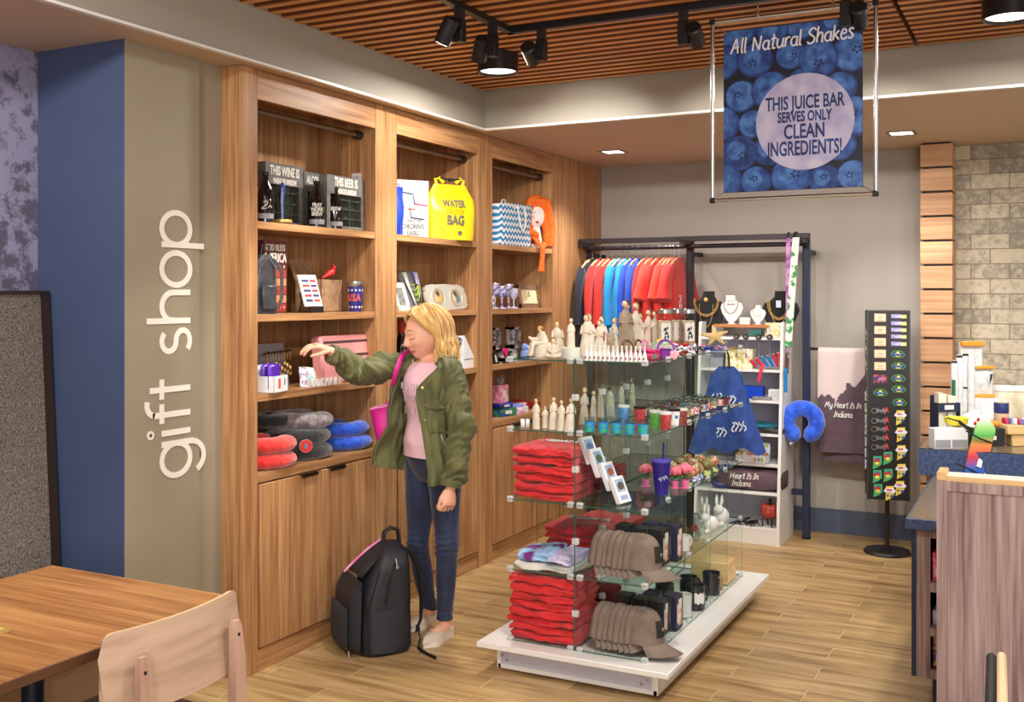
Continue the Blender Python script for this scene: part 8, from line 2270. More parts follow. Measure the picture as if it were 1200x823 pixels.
b.build('tray', WBOX, t); b = MB(); b.m(0).box((-.015, -d_ / 2 - .0006, .040), (.022, .001, .046), rot=(0, 0, 0)); b.m(1).box((.035, -d_ / 2 - .0006, .045), (.010, .001, .03)); b.build('print', [M('coral print', (220, 96, 70), .4), INK], t)
for k in range(2):
 o = bx('pouch', '%s shiny purple pouch in the white carton on the third shelf' % ('front', 'rear')[k], 'pouch', bs(319, 2, .035) + Vector((.018 - .036 * k, -.012, .004)), (.10, .026, .125), M('shiny purple film', (86, 40, 170), .25), Q + .2, None, .011)
NPK = [M('name packet %d' % k, c, .4, c2=c2, scale=34, lo=.45, hi=.55) for k, (c, c2) in enumerate((((150, 190, 200), (230, 230, 230)), ((226, 222, 226), (150, 130, 160)), ((206, 186, 90), (236, 232, 226)), ((206, 150, 140), (236, 226, 226)), ((60, 50, 56), (200, 190, 190))))]
for k in range(11):
 p = bs(357 + 4.4 * k, 2, .060 + .012 * (k % 2)); t = thing('bookmark_packet', 'small carded charm packet, %s from the left in the fan below the reaching hand' % ORD[k], 'packet', p, 0, group='small carded packets under the reaching hand', rot=(-.45, .12 - .03 * k, Q - .5))
 b = MB(); b.span((-.022, 0, 0), (.022, .004, .105 - .003 * k), bev=.001); b.build('card', NPK[rd.randrange(5)], t); b = MB(); b.lathe([(.011, -.001), (.014, -.001), (.014, .001), (.011, .001)], c=(0, -.003, .082 - .003 * k), n=18, rot=(Q, 0, 0)); b.build('ring', C_WHITE, t)
for k, ch in enumerate('BOOKMARK'):
 p = bs(362 + 5.2 * k, 2, .020); t = thing('letter_block', 'white standing letter %s at the front edge of the third shelf, %s in the row' % (ch, ORD[k]), 'letter', p + Vector((0, 0, .019)), Q, group='white letters along the third shelf edge'); b = MB(); b.text(ch, .050, frame((0, 0, 0), (1, 0, 0), (0, 0, 1)), sx=.72, ext=.004, bold=.002); b.build('letter', C_WHITE, t, smooth=0)
 v = min((q.co.z for q in t.children[0].data.vertices)); t.location.z = SH[2] - v + .0004
PKC = M('blush pink leather', (218, 142, 140), .5, c2=(224, 150, 148), scale=8); ZIPB = M('dark zip', (70, 54, 56), .4)
w = wid(381, 436, .035); t = thing('toiletry_case', 'pink zip case with three dark zips standing on the third shelf', 'case', bs(408.5, 2, .035), Q, rot=(-.10, 0, Q))
b = MB(); b.span((-w / 2, 0, 0), (w / 2, .07, .245), bev=.012); b.build('case_body', PKC, t); 
for z, x0, x1 in ((.205, -w / 2 + .02, w / 2 - .01), (.135, -w / 2 + .02, w / 2 - .01), (.085, -w * .25, w * .25)): b = MB(); b.span((x0, -.003, z), (x1, .002, z + .011)); b.build('zip', ZIPB, t)
# neck pillows on the deck, in stacks
def nps(label, u, dx, z, c, rz, tg=False, sc=1.0, squash=.66): return neck_pillow(label, bs(u, 3, dx) + Vector((0, 0, z)), (0, 0, rz), c, sc, 'plush neck pillows stacked in the first cabinet', tg, squash)
nps('lower red neck pillow at the left end of the deck', 309, .12, .036, 'red', R(180)); nps('upper red neck pillow at the left end of the deck', 309, .12, .108, 'red', R(180))
nps('lower black neck pillow in the middle stack', 351, .15, .037, 'black', R(180), False, 1.05); nps('upper black neck pillow with a round white tag in the middle stack', 349, .15, .112, 'black', R(180), 'side', 1.05)
nps('wrapped grey neck pillow on top of the black ones', 352, .16, .186, 'grey', R(160), False, 1.08); nps('navy black neck pillow behind the red ones', 321, .24, .19, 'black', R(180), False, .9)
nps('lower bright blue neck pillow at the right of the deck', 402, .15, .036, 'blue', R(180)); nps('upper bright blue neck pillow at the right of the deck', 400, .16, .108, 'blue', R(180), False, .95)
p = bs(350, 3, .15) + Vector((.128, -.105, .076)); t = thing('swing_tag', 'round white tag with a red ring on the front of the black neck pillows', 'tag', p, Q - .68); b = MB(); b.m(0).cyl((0, 0, 0), (0, .003, 0), .032, n=28); b.m(1).lathe([(.026, -.0006), (.031, -.0006), (.031, .001), (.026, .001)], n=28, rot=(Q, 0, 0)); b.m(2).box((0, -.0008, 0), (.016, .001, .022)); b.build('tag', [C_WHITE, REDE, INK], t)
# ---- second cabinet
w = wid(470, 504, .15) * .62; t = thing('easel_box', "white carton printed TABLETOP CHILDREN'S EASEL beside the yellow dry bag", 'box', bs(484, 0, .13), Q - .6)
b = MB(); b.span((-w / 2, 0, 0), (w / 2, .06, .335)); b.build('carton', WBOX, t); b = MB(); b.text("TABLETOP", .026, frame((.0, -.001, .098), (1, 0, 0), (0, 0, 1)), sx=.8, ext=.0008); b.text("CHILDREN'S", .036, frame((.0, -.001, .066), (1, 0, 0), (0, 0, 1)), sx=.70, ext=.0008, bold=.001); b.text("EASEL", .036, frame((0, -.001, .028), (1, 0, 0), (0, 0, 1)), sx=.8, ext=.0008, bold=.001); b.build('lettering', SIGN, t, smooth=0)
b = MB()
for k, (x, z) in enumerate(((-.04, .285), (.05, .22), (-.03, .195), (.03, .14))): b.m(0).box((x, -.001, z), (.085, .001, .055), rot=(0, .12, 0)); b.m(1 + k % 3).box((x, -.0018, z - .026), (.085, .001, .007), rot=(0, .12, 0)); b.m(1).box((x - .045, -.0018, z), (.005, .001, .06), rot=(0, -.15, 0))
b.build('picture', [M('pale lilac print', (206, 206, 222), .5), M('navy print', (56, 56, 110), .5), M('magenta print', (206, 60, 120), .5), M('orange print', (220, 110, 60), .5)], t)
YEL2 = M('yellow tarpaulin', (236, 206, 20), .35, c2=(240, 212, 30), scale=6, bump=.15, bscale=12)
w = wid(508, 553, .10) * .74; t = thing('dry_bag', 'yellow roll top bag lettered WATER PROOF BAG on the top shelf', 'bag', bs(527, 0, .065), Q - .5)
b = MB(); rs = []
for i in range(21):
 s = i / 20; z = .335 * s; a_ = w / 2 * (.93 + .07 * math.sin(s * 3)) * (1 if s < .72 else 1 - (s - .72) * 1.15); c_ = .07 * (1 if s < .5 else max(.10, 1 - (s - .5) * 1.9))
 rs.append([Vector((a_ * math.copysign(abs(math.cos(2 * PI * m / 32)) ** .8, math.cos(2 * PI * m / 32)), c_ * math.sin(2 * PI * m / 32) + .004 * ns((s * 4, m * .3, 0), 1, 4), z)) for m in range(32)])
b.rings(rs); b.build('bag_body', YEL2, t, smooth=60)
b = MB()
for sg in (-1, 1): b.tube([(sg * w * .26, 0, .33), (sg * w * .29, 0, .365), (sg * w * .22, 0, .375), (sg * w * .12, 0, .345)], .011, n=8, flat=.4)
b.build('roll_top', YEL2, t); b = MB(); b.tube([(-w * .2, -.004, .372), (0, -.008, .362), (w * .2, -.004, .372)], .005, n=6); b.box((0, -.01, .362), (.03, .012, .02), bev=.002); b.build('buckle', C_BLACKM, t)
b = MB(); b.text('WATER', .062, frame((0, -.079, .215), (1, 0, 0), (0, 0, 1)), sx=.72, ext=.001, bold=.0014); b.m(1).text('PROOF', .046, frame((0, -.079, .166), (1, 0, 0), (0, 0, 1)), sx=.85, ext=.0008, bold=-.001); b.m(0).text('BAG', .078, frame((0, -.079, .115), (1, 0, 0), (0, 0, 1)), sx=.80, ext=.001, bold=.0016); b.cyl((.03, -.070, .042), (.03, -.079, .042), .013, n=18)
for v in b.bm.verts:
 q = max(0, min(1, v.co.z / .335)); a_ = w / 2 * (.93 + .07 * math.sin(q * 3)) * (1 if q < .72 else 1 - (q - .72) * 1.15); c_ = .07 * (1 if q < .5 else 1 - (q - .5) * 1.9)
 v.co.y += .079 - .0025 - c_ * math.sqrt(max(0, 1 - min(1, abs(v.co.x) / a_) ** 2.5)) - .0025
b.build('lettering', [SIGN, M('amber outline', (190, 150, 20), .5)], t, smooth=0)
t = thing('blue_bag', 'royal blue bag with white print at the left end of the second cabinet top shelf', 'bag', bs(464.5, 0, .06), Q); b = MB(); b.sheet(lambda u, v: Vector(((u - .5) * .13, -.04 * math.sin(PI * v) * math.sin(PI * u), .27 * v)), 10, 14, .04); b.m(1).text('B', .06, frame((.030, -.045, .16), (1, 0, 0), (0, 0, 1)), ext=.002); b.build('bag_body', [M('royal blue nylon', (26, 66, 190), .5), C_WHITE], t, smooth=60)
SILV = M('pale silver frame', (210, 208, 196), .3, .35)
def pframe(label, u, k, dx, w, h, mat, pic, lean=.2, rz=0.0, nm='framed_picture', holes=0):
 t = thing(nm, label, 'frame', bs(u, k, dx), 0, rot=(-lean, 0, Q + rz)); b = MB()
 if holes:
  poly = []
  for i in range(72): a = 2 * PI * i / 72; r_ = 1 + .03 * math.cos(a * 20); poly.append((w / 2 * r_ * math.copysign(abs(math.cos(a)) ** .4, math.cos(a)), h / 2 + h / 2 * r_ * math.copysign(abs(math.sin(a)) ** .4, math.sin(a))))
  mz = min(p_[1] for p_ in poly); b.prism([(x, z - mz) for x, z in poly], .016, frame((0, .016, 0), (1, 0, 0), (0, 0, 1))); b.build('frame', mat, t)
  for s_ in (-1, 1):
   b = MB(); c = (s_ * w * .22, h * .5); b.m(0).raw([(c[0] + w * .15 * math.cos(2 * PI * i / 24), -.001, c[1] + h * .33 * math.sin(2 * PI * i / 24)) for i in range(24)], [tuple(range(24))]); b.m(1).tube([(c[0] + w * .155 * math.cos(2 * PI * i / 24), -.002, c[1] + h * .34 * math.sin(2 * PI * i / 24)) for i in range(24)], .003, n=6, closed=True)
   for x_, z_, m_ in ((-.25, -.1, 2), (.25, -.15, 3), (0, .35, 4)): b.m(m_).ell((c[0] + w * .15 * x_, -.0015, c[1] + h * .3 * z_), (w * .05, .001, h * .16), n=12)
   b.build('picture', [pic, mat, M('photo peach', (226, 176, 140), .5), M('photo amber', (206, 166, 70), .5) if s_ < 0 else M('photo teal', (60, 130, 140), .5), M('photo brown', (96, 70, 50), .5)], t)
 else:
  e = min(w, h) * .2; b.span((-w / 2, 0, 0), (-w / 2 + e, .015, h)); b.span((w / 2 - e, 0, 0), (w / 2, .015, h)); b.span((-w / 2, 0, 0), (w / 2, .015, e)); b.span((-w / 2, 0, h - e), (w / 2, .015, h)); b.build('frame', mat, t)
  b = MB(); b.span((-w / 2 + e, .006, e), (w / 2 - e, .013, h - e)); b.build('picture', pic, t)
 return t
pframe('silver scalloped double frame with two oval photos on the second shelf', 527, 1, .045, wid(504, 550, .06), .155, SILV, M('photo ground', (160, 150, 130), .5), .25, 0, 'framed_picture', 2)
pframe('white frame leaning at the left end of the second cabinet', 475, 1, .05, .15, .165, OFFW, M('grey photo', (150, 150, 146), .5, c2=(90, 96, 100), scale=40), .30, .1)
t = thing('necklace_board', 'grey board of green and silver bead necklaces between the frames', 'display', bs(490, 1, .12), 0, rot=(-.3, 0, Q)); b = MB(); b.span((-.10, 0, 0), (.08, .012, .24)); b.build('board', M('mauve grey board', (116, 108, 116), .6), t)
GB = M('lime beads', (150, 176, 50), .35); SB = M('silver beads', (206, 204, 206), .25, .7)
for k in range(8): b = MB(); r_ = .075 - .006 * (k % 4); dz = .05 + .022 * (k % 4) + (.06 if k > 3 else 0); b.tube([(.0 + r_ * math.cos(R(180 + 180 * i / 16)), -.005 - .002 * k, .225 - dz * math.sin(PI * i / 16) * 1.5) for i in range(17)], .0045 if k < 4 else .003, n=6); b.build('bead_string', GB if k < 4 else SB, t)
b = MB(); b.box((.035, -.02, .19), (.028, .004, .075), bev=.003); b.build('tag', M('lilac tag', (160, 160, 210), .5), t)
t = thing('wine_bottle', 'dark bottle with a red capsule behind her face', 'bottle', bs(470, 2, .14), 0); b = MB(); b.lathe([(.036, 0), (.038, .005), (.038, .17), (.015, .22), (.0145, .235)], n=24); b.build('glass', AMB, t); b = MB(); b.lathe([(.0150, .232), (.0165, .234), (.016, .30), (.0, .302)], n=20); b.build('capsule', REDE, t)
for k in range(6): bx('booklet', '%s booklet from the bottom of the pile behind her hair' % ORD[k], 'book', bs(526, 2, .20) + Vector((.0, .004 * (k % 2), .002 + .030 * k + .002 * k)), (.10, .10, .029), (WBOX, M('grey booklet', (120, 116, 120), .5))[k % 2], Q)
t = thing('ribbon_rack', 'bundle of black and white patterned ribbons hanging beside the white easel box', 'ribbon', bs(533, 2, .06), Q); ZEB = M('zebra ribbon', (226, 220, 220), .6, c2=(50, 36, 44), scale=60, stretch=(1, 1, .4), lo=.46, hi=.54)
for k in range(6): b = MB(); x = -.05 + .018 * k; b.sheet(lambda u, v: Vector((x + (u - .5) * .015 + .012 * v, -.01 + .01 * math.sin(v * 6 + k), .185 * v + .001)), 2, 10, .004); b.build('ribbon', ZEB, t, smooth=60)
b = MB(); b.cyl((-.07, 0, .18), (.07, 0, .18), .008, n=10); b.span((-.07, .01, 0), (-.06, .02, .18)); b.span((.06, .01, 0), (.07, .02, .18)); b.build('rod', C_BLACKM, t)
t = thing('easel_carton', 'white wedge shaped carton at the right end of the third shelf', 'box', bs(546, 2, .05), Q); b = MB(); b.prism([(-.06, 0), (.075, 0), (.075, .055), (-.05, .20), (-.06, .20)], .11, frame((0, .09, 0), (1, 0, 0), (0, 0, 1))); b.build('carton', WBOX, t); b = MB(); b.span((-.05, -.0215, .052), (.07, -.0205, .056)); b.build('print', SIGN, t)
# ---- third cabinet
def chev():
 m = M('teal chevron canvas', (20, 120, 176), .7); nt = m.node_tree; L_ = nt.links.new; b_ = nt.nodes['Principled BSDF']
 tc = nt.nodes.new('ShaderNodeTexCoord'); s_ = nt.nodes.new('ShaderNodeSeparateXYZ'); L_(tc.outputs['Object'], s_.inputs[0])
 def mth(op, a, bb=None):
  n = nt.nodes.new('ShaderNodeMath'); n.operation = op
  for i, q in enumerate((a, bb)):
   if q is None: continue
   if isinstance(q, (int, float)): n.inputs[i].default_value = q
   else: L_(q, n.inputs[i])
  return n.outputs[0]
 zz = mth('PINGPONG', s_.outputs['X'], .022); f = mth('FRACT', mth('MULTIPLY', mth('ADD', s_.outputs['Z'], zz), 24.0)); g_ = mth('GREATER_THAN', f, .52)
 mx = nt.nodes.new('ShaderNodeMix'); mx.data_type = 'RGBA'; L_(g_, mx.inputs['Factor']); mx.inputs['A'].default_value = rgb((24, 126, 182)); mx.inputs['B'].default_value = rgb((232, 232, 232)); L_(mx.outputs['Result'], b_.inputs['Base Color']); return m
w = wid(579, 618, .08); t = thing('beach_tote', 'teal and white chevron tote with white rope handles on the top shelf', 'bag', bs(598.5, 0, .10), Q)
b = MB(); b.sheet(lambda u, v: Vector(((w * .5 * (.94 + .08 * v)) * math.copysign(abs(math.cos(2 * PI * u)) ** .35, math.cos(2 * PI * u)), .055 * math.copysign(abs(math.sin(2 * PI * u)) ** .5, math.sin(2 * PI * u)) + .005 * math.sin(v * 7 + u * 12), .285 * v + .012 * math.cos(2 * PI * u) * v)), 40, 16, .004, wrapu=True); b.raw([(-w * .46, -.05, .002), (w * .46, -.05, .002), (w * .46, .05, .002), (-w * .46, .05, .002)], [(0, 1, 2, 3)]); b.build('bag_body', chev(), t, smooth=60)
ROPE = M('white rope', (226, 222, 214), .8, bump=.4, bscale=200)
for y_, x_ in ((-.063, 0), (.04, .03)): b = MB(); b.tube([(-.07 + x_, y_, .25), (-.05 + x_, y_ - .012, .27), (-.035 + x_, y_ - .018, .20), (-.02 + x_, y_ - .02, .14), (.02 + x_, y_ - .02, .10), (.06 + x_, y_ - .02, .14), (.075 + x_, y_ - .014, .22), (.078 + x_, y_, .26)] if y_ < 0 else [(-.07, y_, .27), (-.05, y_, .315), (-.01, y_, .32), (.02, y_, .27)], .006, n=8); b.build('rope_handle', ROPE, t)
ORG = M('orange yarn', (232, 98, 20), .85, c2=(240, 120, 36), scale=30, bump=.5, bscale=120); FCE = M('white felt', (236, 226, 220), .8)
t = thing('doll_cushion', 'white faced felt doll cushion with long orange hair on the top shelf', 'cushion', bs(628, 0, .075), Q - .6); t.scale = (1.12, 1, 1.12)
b = MB(); b.lathe([(.03, 0), (.045, .02), (.032, .10), (.026, .14)], n=18, sy=.6); b.ell((0, 0, .215), (.060, .040, .088), n=22); b.build('face', FCE, t, smooth=70)
b = MB()
for k in range(13): a = R(20 + 140 * k / 12); b.tube([(.02 * math.cos(a), -.02, .30), (.068 * math.cos(a) + .01, -.02, .285 + .03 * math.sin(a)), (.082 * math.cos(a) + .022, -.002, .22), (.075 * math.cos(a) + .03 + (.03 if k < 6 else -.02), .01, .12), (.07 * math.cos(a) + .03 + (.03 if k < 6 else -.01), .012, .02)], [.016, .022, .022, .02, .012], n=8)
b.ell((.005, .015, .265), (.078, .050, .075), n=18); b.build('hair', ORG, t, smooth=70)
b = MB(); b.m(0).tube([(-.040 + .02 * math.cos(R(a)), -.037, .235 + .012 * math.sin(R(a))) for a in range(200, 350, 20)], .002, n=6); b.m(1).ell((-.010, -.040, .165), (.012, .004, .008), n=10); b.m(2).tube([(-.045 + (.016 - .0018 * k) * math.cos(k * .8), -.036, .185 + (.016 - .0018 * k) * math.sin(k * .8)) for k in range(8)], .002, n=6); b.build('embroidery', [SIGN, REDE, M('orange thread', (226, 96, 30), .6)], t)
t = thing('knit_scarf', 'orange knitted scarf wrapped round the doll cushion and hanging off the shelf', 'scarf', bs(632, 0, .0), Q)
b = MB(); b.tube([(-.04, .10, .10), (-.03, .055, .115), (.03, .045, .09), (.07, .07, .06), (.06, .10, .05), (.0, .08, .05)], [.02, .028, .03, .03, .024, .018], n=12); b.build('wrap', ORG, t, smooth=70)
b = MB(); b.sheet(lambda u, v: Vector((.012 + (u - .5) * (.06 + .02 * v) - .01 * v, -.014 + .07 * max(0, 1 - v * 5) - .006 * math.sin(u * 9 + v * 4), .05 - .215 * v + .02 * (v < .1))), 10, 18, .012); b.build('tail', ORG, t, smooth=70)
b = MB(); b.ell((.075, .005, .02), (.03, .026, .026), n=12); b.build('knot', ORG, t, smooth=70)
GOB = glass_mat('violet crystal', (214, 210, 236), 1.0)
for k, (u, dx, h, c) in enumerate(((580, .12, .17, (90, 70, 160)), (588, .08, .15, (60, 90, 190)), (596, .12, .165, (120, 90, 170)), (602, .07, .135, (150, 170, 210)))):
 t = thing('crystal_goblet', 'tinted crystal goblet, %s from the left on the third cabinet second shelf' % ORD[k], 'goblet', bs(u, 1, dx), 0, group='tinted crystal goblets'); b = MB(); b.lathe([(.030, 0), (.030, .004), (.006, .014), (.005, h * .4), (.014, h * .5), (.028, h * .62), (.032, h), (.029, h), (.024, h * .64), (.0, h * .56)], n=24); b.build('goblet', M('violet crystal %d' % k, c, .1, coat=.6, c2=(210, 206, 226), scale=50, lo=.4, hi=.6), t); b = MB(); b.lathe([(.0315, h * .93), (.0335, h * .94), (.0335, h * .98), (.0315, h)], n=24); b.build('rim_band', SB, t)
t = thing('price_tag', 'white diamond shaped tag in front of the goblets', 'tag', bs(578.5, 1, .02), Q); b = MB(); b.raw([(0, 0, .02), (.03, 0, .055), (0, 0, .09), (-.03, 0, .055), (0, .003, .02), (.03, .003, .055), (0, .003, .09), (-.03, .003, .055)], [(0, 1, 2, 3), (7, 6, 5, 4), (0, 4, 5, 1), (1, 5, 6, 2), (2, 6, 7, 3), (3, 7, 4, 0)]); b.span((-.002, .0, 0), (.002, .003, .03)); b.m(1).box((0, -.001, .055), (.02, .001, .02)); b.build('tag', [C_WHITE, SIGN], t)
pframe('ornate bronze frame with a cream text card beside the goblets', 623, 1, .06, wid(611, 634, .06), .165, M('aged bronze frame', (120, 92, 70), .4, .4, c2=(160, 136, 110), scale=60), M('cream text card', (226, 214, 170), .6), .18)
o = bpy.data.objects[[q.name for q in bpy.data.objects if q.get('label', '').startswith('ornate bronze')][0]]; b = MB()
for z, q in ((.112, .012), (.100, .018), (.085, .022)): b.span((-q, .003, z), (q, .005, z + .005))
b.build('lettering', SIGN, o, smooth=0)
for k, (u, dx, z, w_, h_, lab) in enumerate(((601, .14, .085, .10, .145, 'on top of another'), (578, .16, .085, .08, .145, 'at the left end'), (594, .15, 0, .19, .084, 'lying underneath the others'))):
 t = thing('window_box', 'white edged toy box with a clear window, %s on the third shelf' % lab, 'box', bs(u, 2, dx) + Vector((0, 0, z)), Q, group='white edged toy boxes'); b = MB()
 for a, c in (((-w_ / 2, -.035, 0), (-w_ / 2 + .010, .035, h_)), ((w_ / 2 - .010, -.035, 0), (w_ / 2, .035, h_)), ((-w_ / 2, -.035, 0), (w_ / 2, .035, .024)), ((-w_ / 2, -.035, h_ - .016), (w_ / 2, .035, h_)), ((-w_ / 2, .030, 0), (w_ / 2, .035, h_))): b.span(a, c)
 b.build('carton', M('lilac white carton', (196, 190, 196), .5, c2=(120, 100, 110), scale=40, lo=.5, hi=.56), t); b = MB(); b.ell((0, 0, h_ * .58), (.020, .016, .024), n=12); b.lathe([(.018, .024), (.012, h_ * .45)], n=12); b.build('toy', M('toy orange', (196, 120, 60), .5, c2=(60, 50, 60), scale=60), t); b = MB(); b.span((-w_ / 2 + .01, -.034, .024), (w_ / 2 - .01, -.033, h_ - .016)); b.build('window', JG, t, smooth=0)
t = thing('heart_ornament', 'hot pink heart on a stand between the little frames', 'ornament', bs(592, 2, .04), Q); b = MB()
b.prism([(.030 * (16 * math.sin(q) ** 3) / 16, .075 + .028 * (13 * math.cos(q) - 5 * math.cos(2 * q) - 2 * math.cos(3 * q) - math.cos(4 * q)) / 14) for q in [2 * PI * i / 36 for i in range(36)]], .016, frame((0, .008, 0), (1, 0, 0), (0, 0, 1))); b.build('heart', HOT, t); b = MB(); b.cyl((0, 0, 0), (0, 0, .05), .004, n=8); b.box((0, 0, .004), (.05, .03, .008), bev=.002); b.build('stand', C_BLACKM, t)
pframe('small black frame with a pale picture left of the pink heart', 583, 2, .05, .06, .075, C_BLACKM, M('pale green picture', (190, 206, 186), .5), .2)
pframe('small grey frame with a pale green picture right of the pink heart', 605, 2, .03, .062, .078, M('grey frame', (150, 150, 150), .4), M('pale green picture', (190, 206, 186), .5), .22)
t = thing('blue_doll', 'pale blue rounded doll beside the grey frame', 'doll', bs(615, 2, .05), Q); b = MB(); b.lathe([(.026, 0), (.034, .02), (.030, .06), (.018, .075)], n=20); b.ell((0, 0, .092), (.026, .024, .026), n=16); b.build('body', M('periwinkle felt', (120, 146, 206), .7), t, smooth=60); b = MB(); b.ell((.008, -.022, .094), (.008, .004, .008), n=10); b.build('face', FCE, t)
bx('soap_box', 'white box with a bright blue lid band behind the seated figurine', 'box', bs(625, 2, .08), (.10, .05, .098), WBOX, Q, lambda t, d: MB().span((-.051, -.026, .08), (.051, .026, .10)).build('band', M('sky blue band', (40, 150, 206), .4), t))
# deck of the third cabinet: toy boxes
for k, (u, dx, z, d_, c, c2, lab) in enumerate(((588, .10, 0, (.17, .12, .055), (30, 60, 150), (60, 130, 70), 'blue and green flat game box, lowest on the deck'), (586, .10, .0555, (.15, .11, .032), (20, 30, 80), (40, 60, 160), 'navy flat game box under the pink doll box'), (585, .11, .088, (.12, .08, .12), (226, 120, 150), (240, 190, 206), 'pink doll box standing on the navy game box'), (605, .08, 0, (.16, .12, .045), (206, 130, 180), (236, 226, 236), 'pink and white puzzle box on the deck'), (606, .09, .046, (.15, .10, .018), (120, 140, 206), (236, 170, 190), 'lilac picture book on the pink puzzle box'))):
 t = bx('toy_box', lab + ' of the third cabinet', 'box', bs(u, 3, dx) + Vector((0, 0, z)), d_, M('toy print %d' % k, c, .4, c2=c2, scale=22, lo=.44, hi=.58), Q + .1 * (k - 2))
 b = MB(); b.box((0, -d_[1] / 2 - .0006, d_[2] * .5), (d_[0] * .4, .001, d_[2] * .4)); b.build('label', OFFW, t)
t = thing('plush_cat', 'small grey plush toy sitting on the pink doll box', 'toy', bs(585, 3, .11) + Vector((0, 0, .208)), Q); b = MB(); b.ell((0, 0, .018), (.034, .026, .020), n=14); b.ell((.01, -.012, .036), (.018, .016, .016), n=12); b.ell((0, -.012, .054), (.006, .004, .008), n=8); b.ell((.02, -.012, .054), (.006, .004, .008), n=8); b.build('body', PLUSH['grey'], t, smooth=60)
t = thing('red_bowl', 'shallow red dish behind the puzzle box in the third cabinet', 'dish', bs(617, 3, .18), 0); b = MB(); b.lathe([(.05, 0), (.07, .01), (.105, .05), (.100, .052), (.065, .016), (.0, .012)], n=30); b.build('dish', REDE, t)
# black backpack on the floor
BKM = M('black ballistic nylon', (24, 25, 30), .55, c2=(34, 35, 42), scale=120, bump=.2, bscale=260); BKD = M('black webbing', (16, 16, 18), .7); BKG = M('charcoal mesh', (44, 44, 50), .8, bump=.3, bscale=300)
bp0 = at(440, 758, z=0); bk = thing('backpack', 'large black backpack standing on the floor against the cabinet doors', 'backpack', Vector((bp0.x + .01, bp0.y + .015, 0)), CAMYAW + R(26))
def bpr(s):
 z = .50 * s; fx = -.135 + .015 * s + .16 * max(0, s - .45) ** 1.6 / .55 ** 1.6 * .75; rx = .130 - .010 * s; hw = .165 - .02 * s - .07 * max(0, s - .82) ** 1.5 / .18 ** 1.5
 return z, fx, rx, hw
b = MB(); rs = []
for i in range(27):
 s = i / 26; z, fx, rx, hw = bpr(s); k = 1 - .55 * max(0, (s - .93) / .07) ** 2; k *= .90 + .10 * min(1, s / .06); mx_, hx = (fx + rx) / 2, (rx - fx) / 2 * k
 rs.append([Vector((mx_ + hx * math.copysign(abs(math.cos(2 * PI * m / 40)) ** .45, math.cos(2 * PI * m / 40)) + .006 * ns((s * 6, m * .5, 1), 1, 3), hw * k * math.copysign(abs(math.sin(2 * PI * m / 40)) ** .45, math.sin(2 * PI * m / 40)) + .007 * fold((s * 5, m * .25, 2), 5), z)) for m in range(40)])
b.rings(rs); b.build('main_compartment', BKM, bk, smooth=60)
b = MB(); b.sheet(lambda u, v: Vector((-.135 - .055 * (math.sin(PI * min(.5, v * 3 if v < .17 else .5)) * (1 - max(0, (v - .75) / .25) ** 2)) * (1 - abs(2 * u - 1) ** 5) + .015 * v * .6, (u - .5) * .27, .02 + .33 * v)), 20, 24, .012); p1 = b.build('front_pocket', BKM, bk, smooth=60)
b = MB(); b.sheet(lambda u, v: Vector((-.190 - .020 * (1 - abs(2 * u - 1) ** 4) * (1 - abs(2 * v - 1) ** 6), (u - .5) * .21, .04 + .19 * v)), 16, 12, .012); b.build('lower_pocket', BKG, bk, smooth=60)
b = MB(); b.sheet(lambda u, v: Vector((-.115 - .028 * (1 - abs(2 * u - 1) ** 4) * math.sin(PI * v) + .11 * v, (u - .5) * .18, .36 + .10 * v)), 14, 10, .012); b.build('top_pocket', BKM, bk, smooth=60)
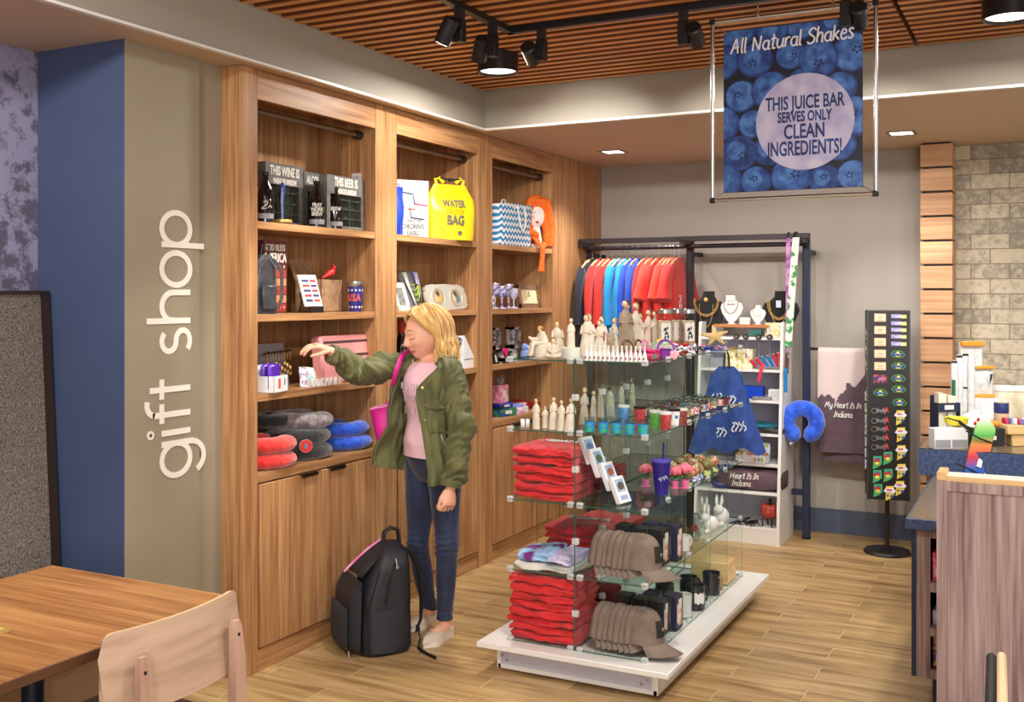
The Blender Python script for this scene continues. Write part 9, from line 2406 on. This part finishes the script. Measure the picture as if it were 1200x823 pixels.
for sg in (-1, 1):
 b = MB(); b.sheet(lambda u, v: Vector((-.09 + .13 * u, sg * (.158 + .016 * math.sin(PI * u) * (1 - v * .4)), .02 + .20 * v)), 12, 10, .008); b.build('side_pocket', BKG, bk, smooth=60)
 b = MB(); b.tube([(-.10 + .0 * k, sg * .156, .03) if k == 0 else (-.105 + .12 * max(0, k / 8 - .5), sg * (.163 - .02 * k / 8), .03 + .37 * k / 8) for k in range(9)], .0045, n=6); b.build('zip', BKD, bk)
 b = MB(); b.tube([(-.02, sg * .164, .24), (.0, sg * .158, .34), (.03, sg * .142, .43)], .0045, n=6); b.build('zip', BKD, bk)
 b = MB(); b.tube([(.075, sg * .075, .485), (.125, sg * .085, .47), (.165, sg * .10, .38), (.178, sg * .11, .26), (.168, sg * .12, .14), (.140, sg * .125, .08)], [.010, .026, .030, .028, .018, .010], n=10, flat=.4, up=(0, 1, 0)); s_ = b.build('shoulder_strap', BKD, bk, smooth=60)
 b = MB(); b.tube([(.150, sg * .125, .10), (.165, sg * .125, .05), (.150, sg * .13, .012)] + ([(.15, -.17, .006), (.16, -.24, .005), (.175, -.30, .005)] if sg < 0 else []), .011, n=6, flat=.18, up=(0, 1, 0)); b.build('strap_webbing', BKD, s_)
 b = MB(); b.box((.152, sg * .125, .10), (.012, .034, .028), bev=.003); b.build('buckle', C_BLACK, s_)
b = MB(); b.tube([(.02, 0, .49), (.025, 0, .545), (.06, 0, .565), (.095, 0, .55), (.105, 0, .48)], .016, n=10, flat=.6, up=(0, 1, 0)); b.build('top_handle', BKD, bk, smooth=60)
for x, y, z in ((-.185, -.10, .035), (.028, -.155, .455)): b = MB(); b.cyl((x, y - .008, z), (x + .004, y - .012, z - .035), .004, n=8); b.lathe([(.004, -.0015), (.008, -.0015), (.008, .0015), (.004, .0015)], c=(x + .005, y - .013, z - .042), n=12, rot=(Q, 0, 0)); b.build('zip_pull', C_STEEL, bk)
b = MB(); b.box((-.130, -.03, .362), (.006, .055, .022), bev=.002); b.build('badge', C_STEEL, bk)
b = MB(); b.sheet(lambda u, v: Vector((.04 - .20 * v, .05 + (u - .5) * .024, .505 - .14 * v ** 1.3)), 2, 12, .002); b.build('luggage_tag', M('pink ribbon tag', (226, 110, 170), .5, c2=(240, 200, 220), scale=9), bk)
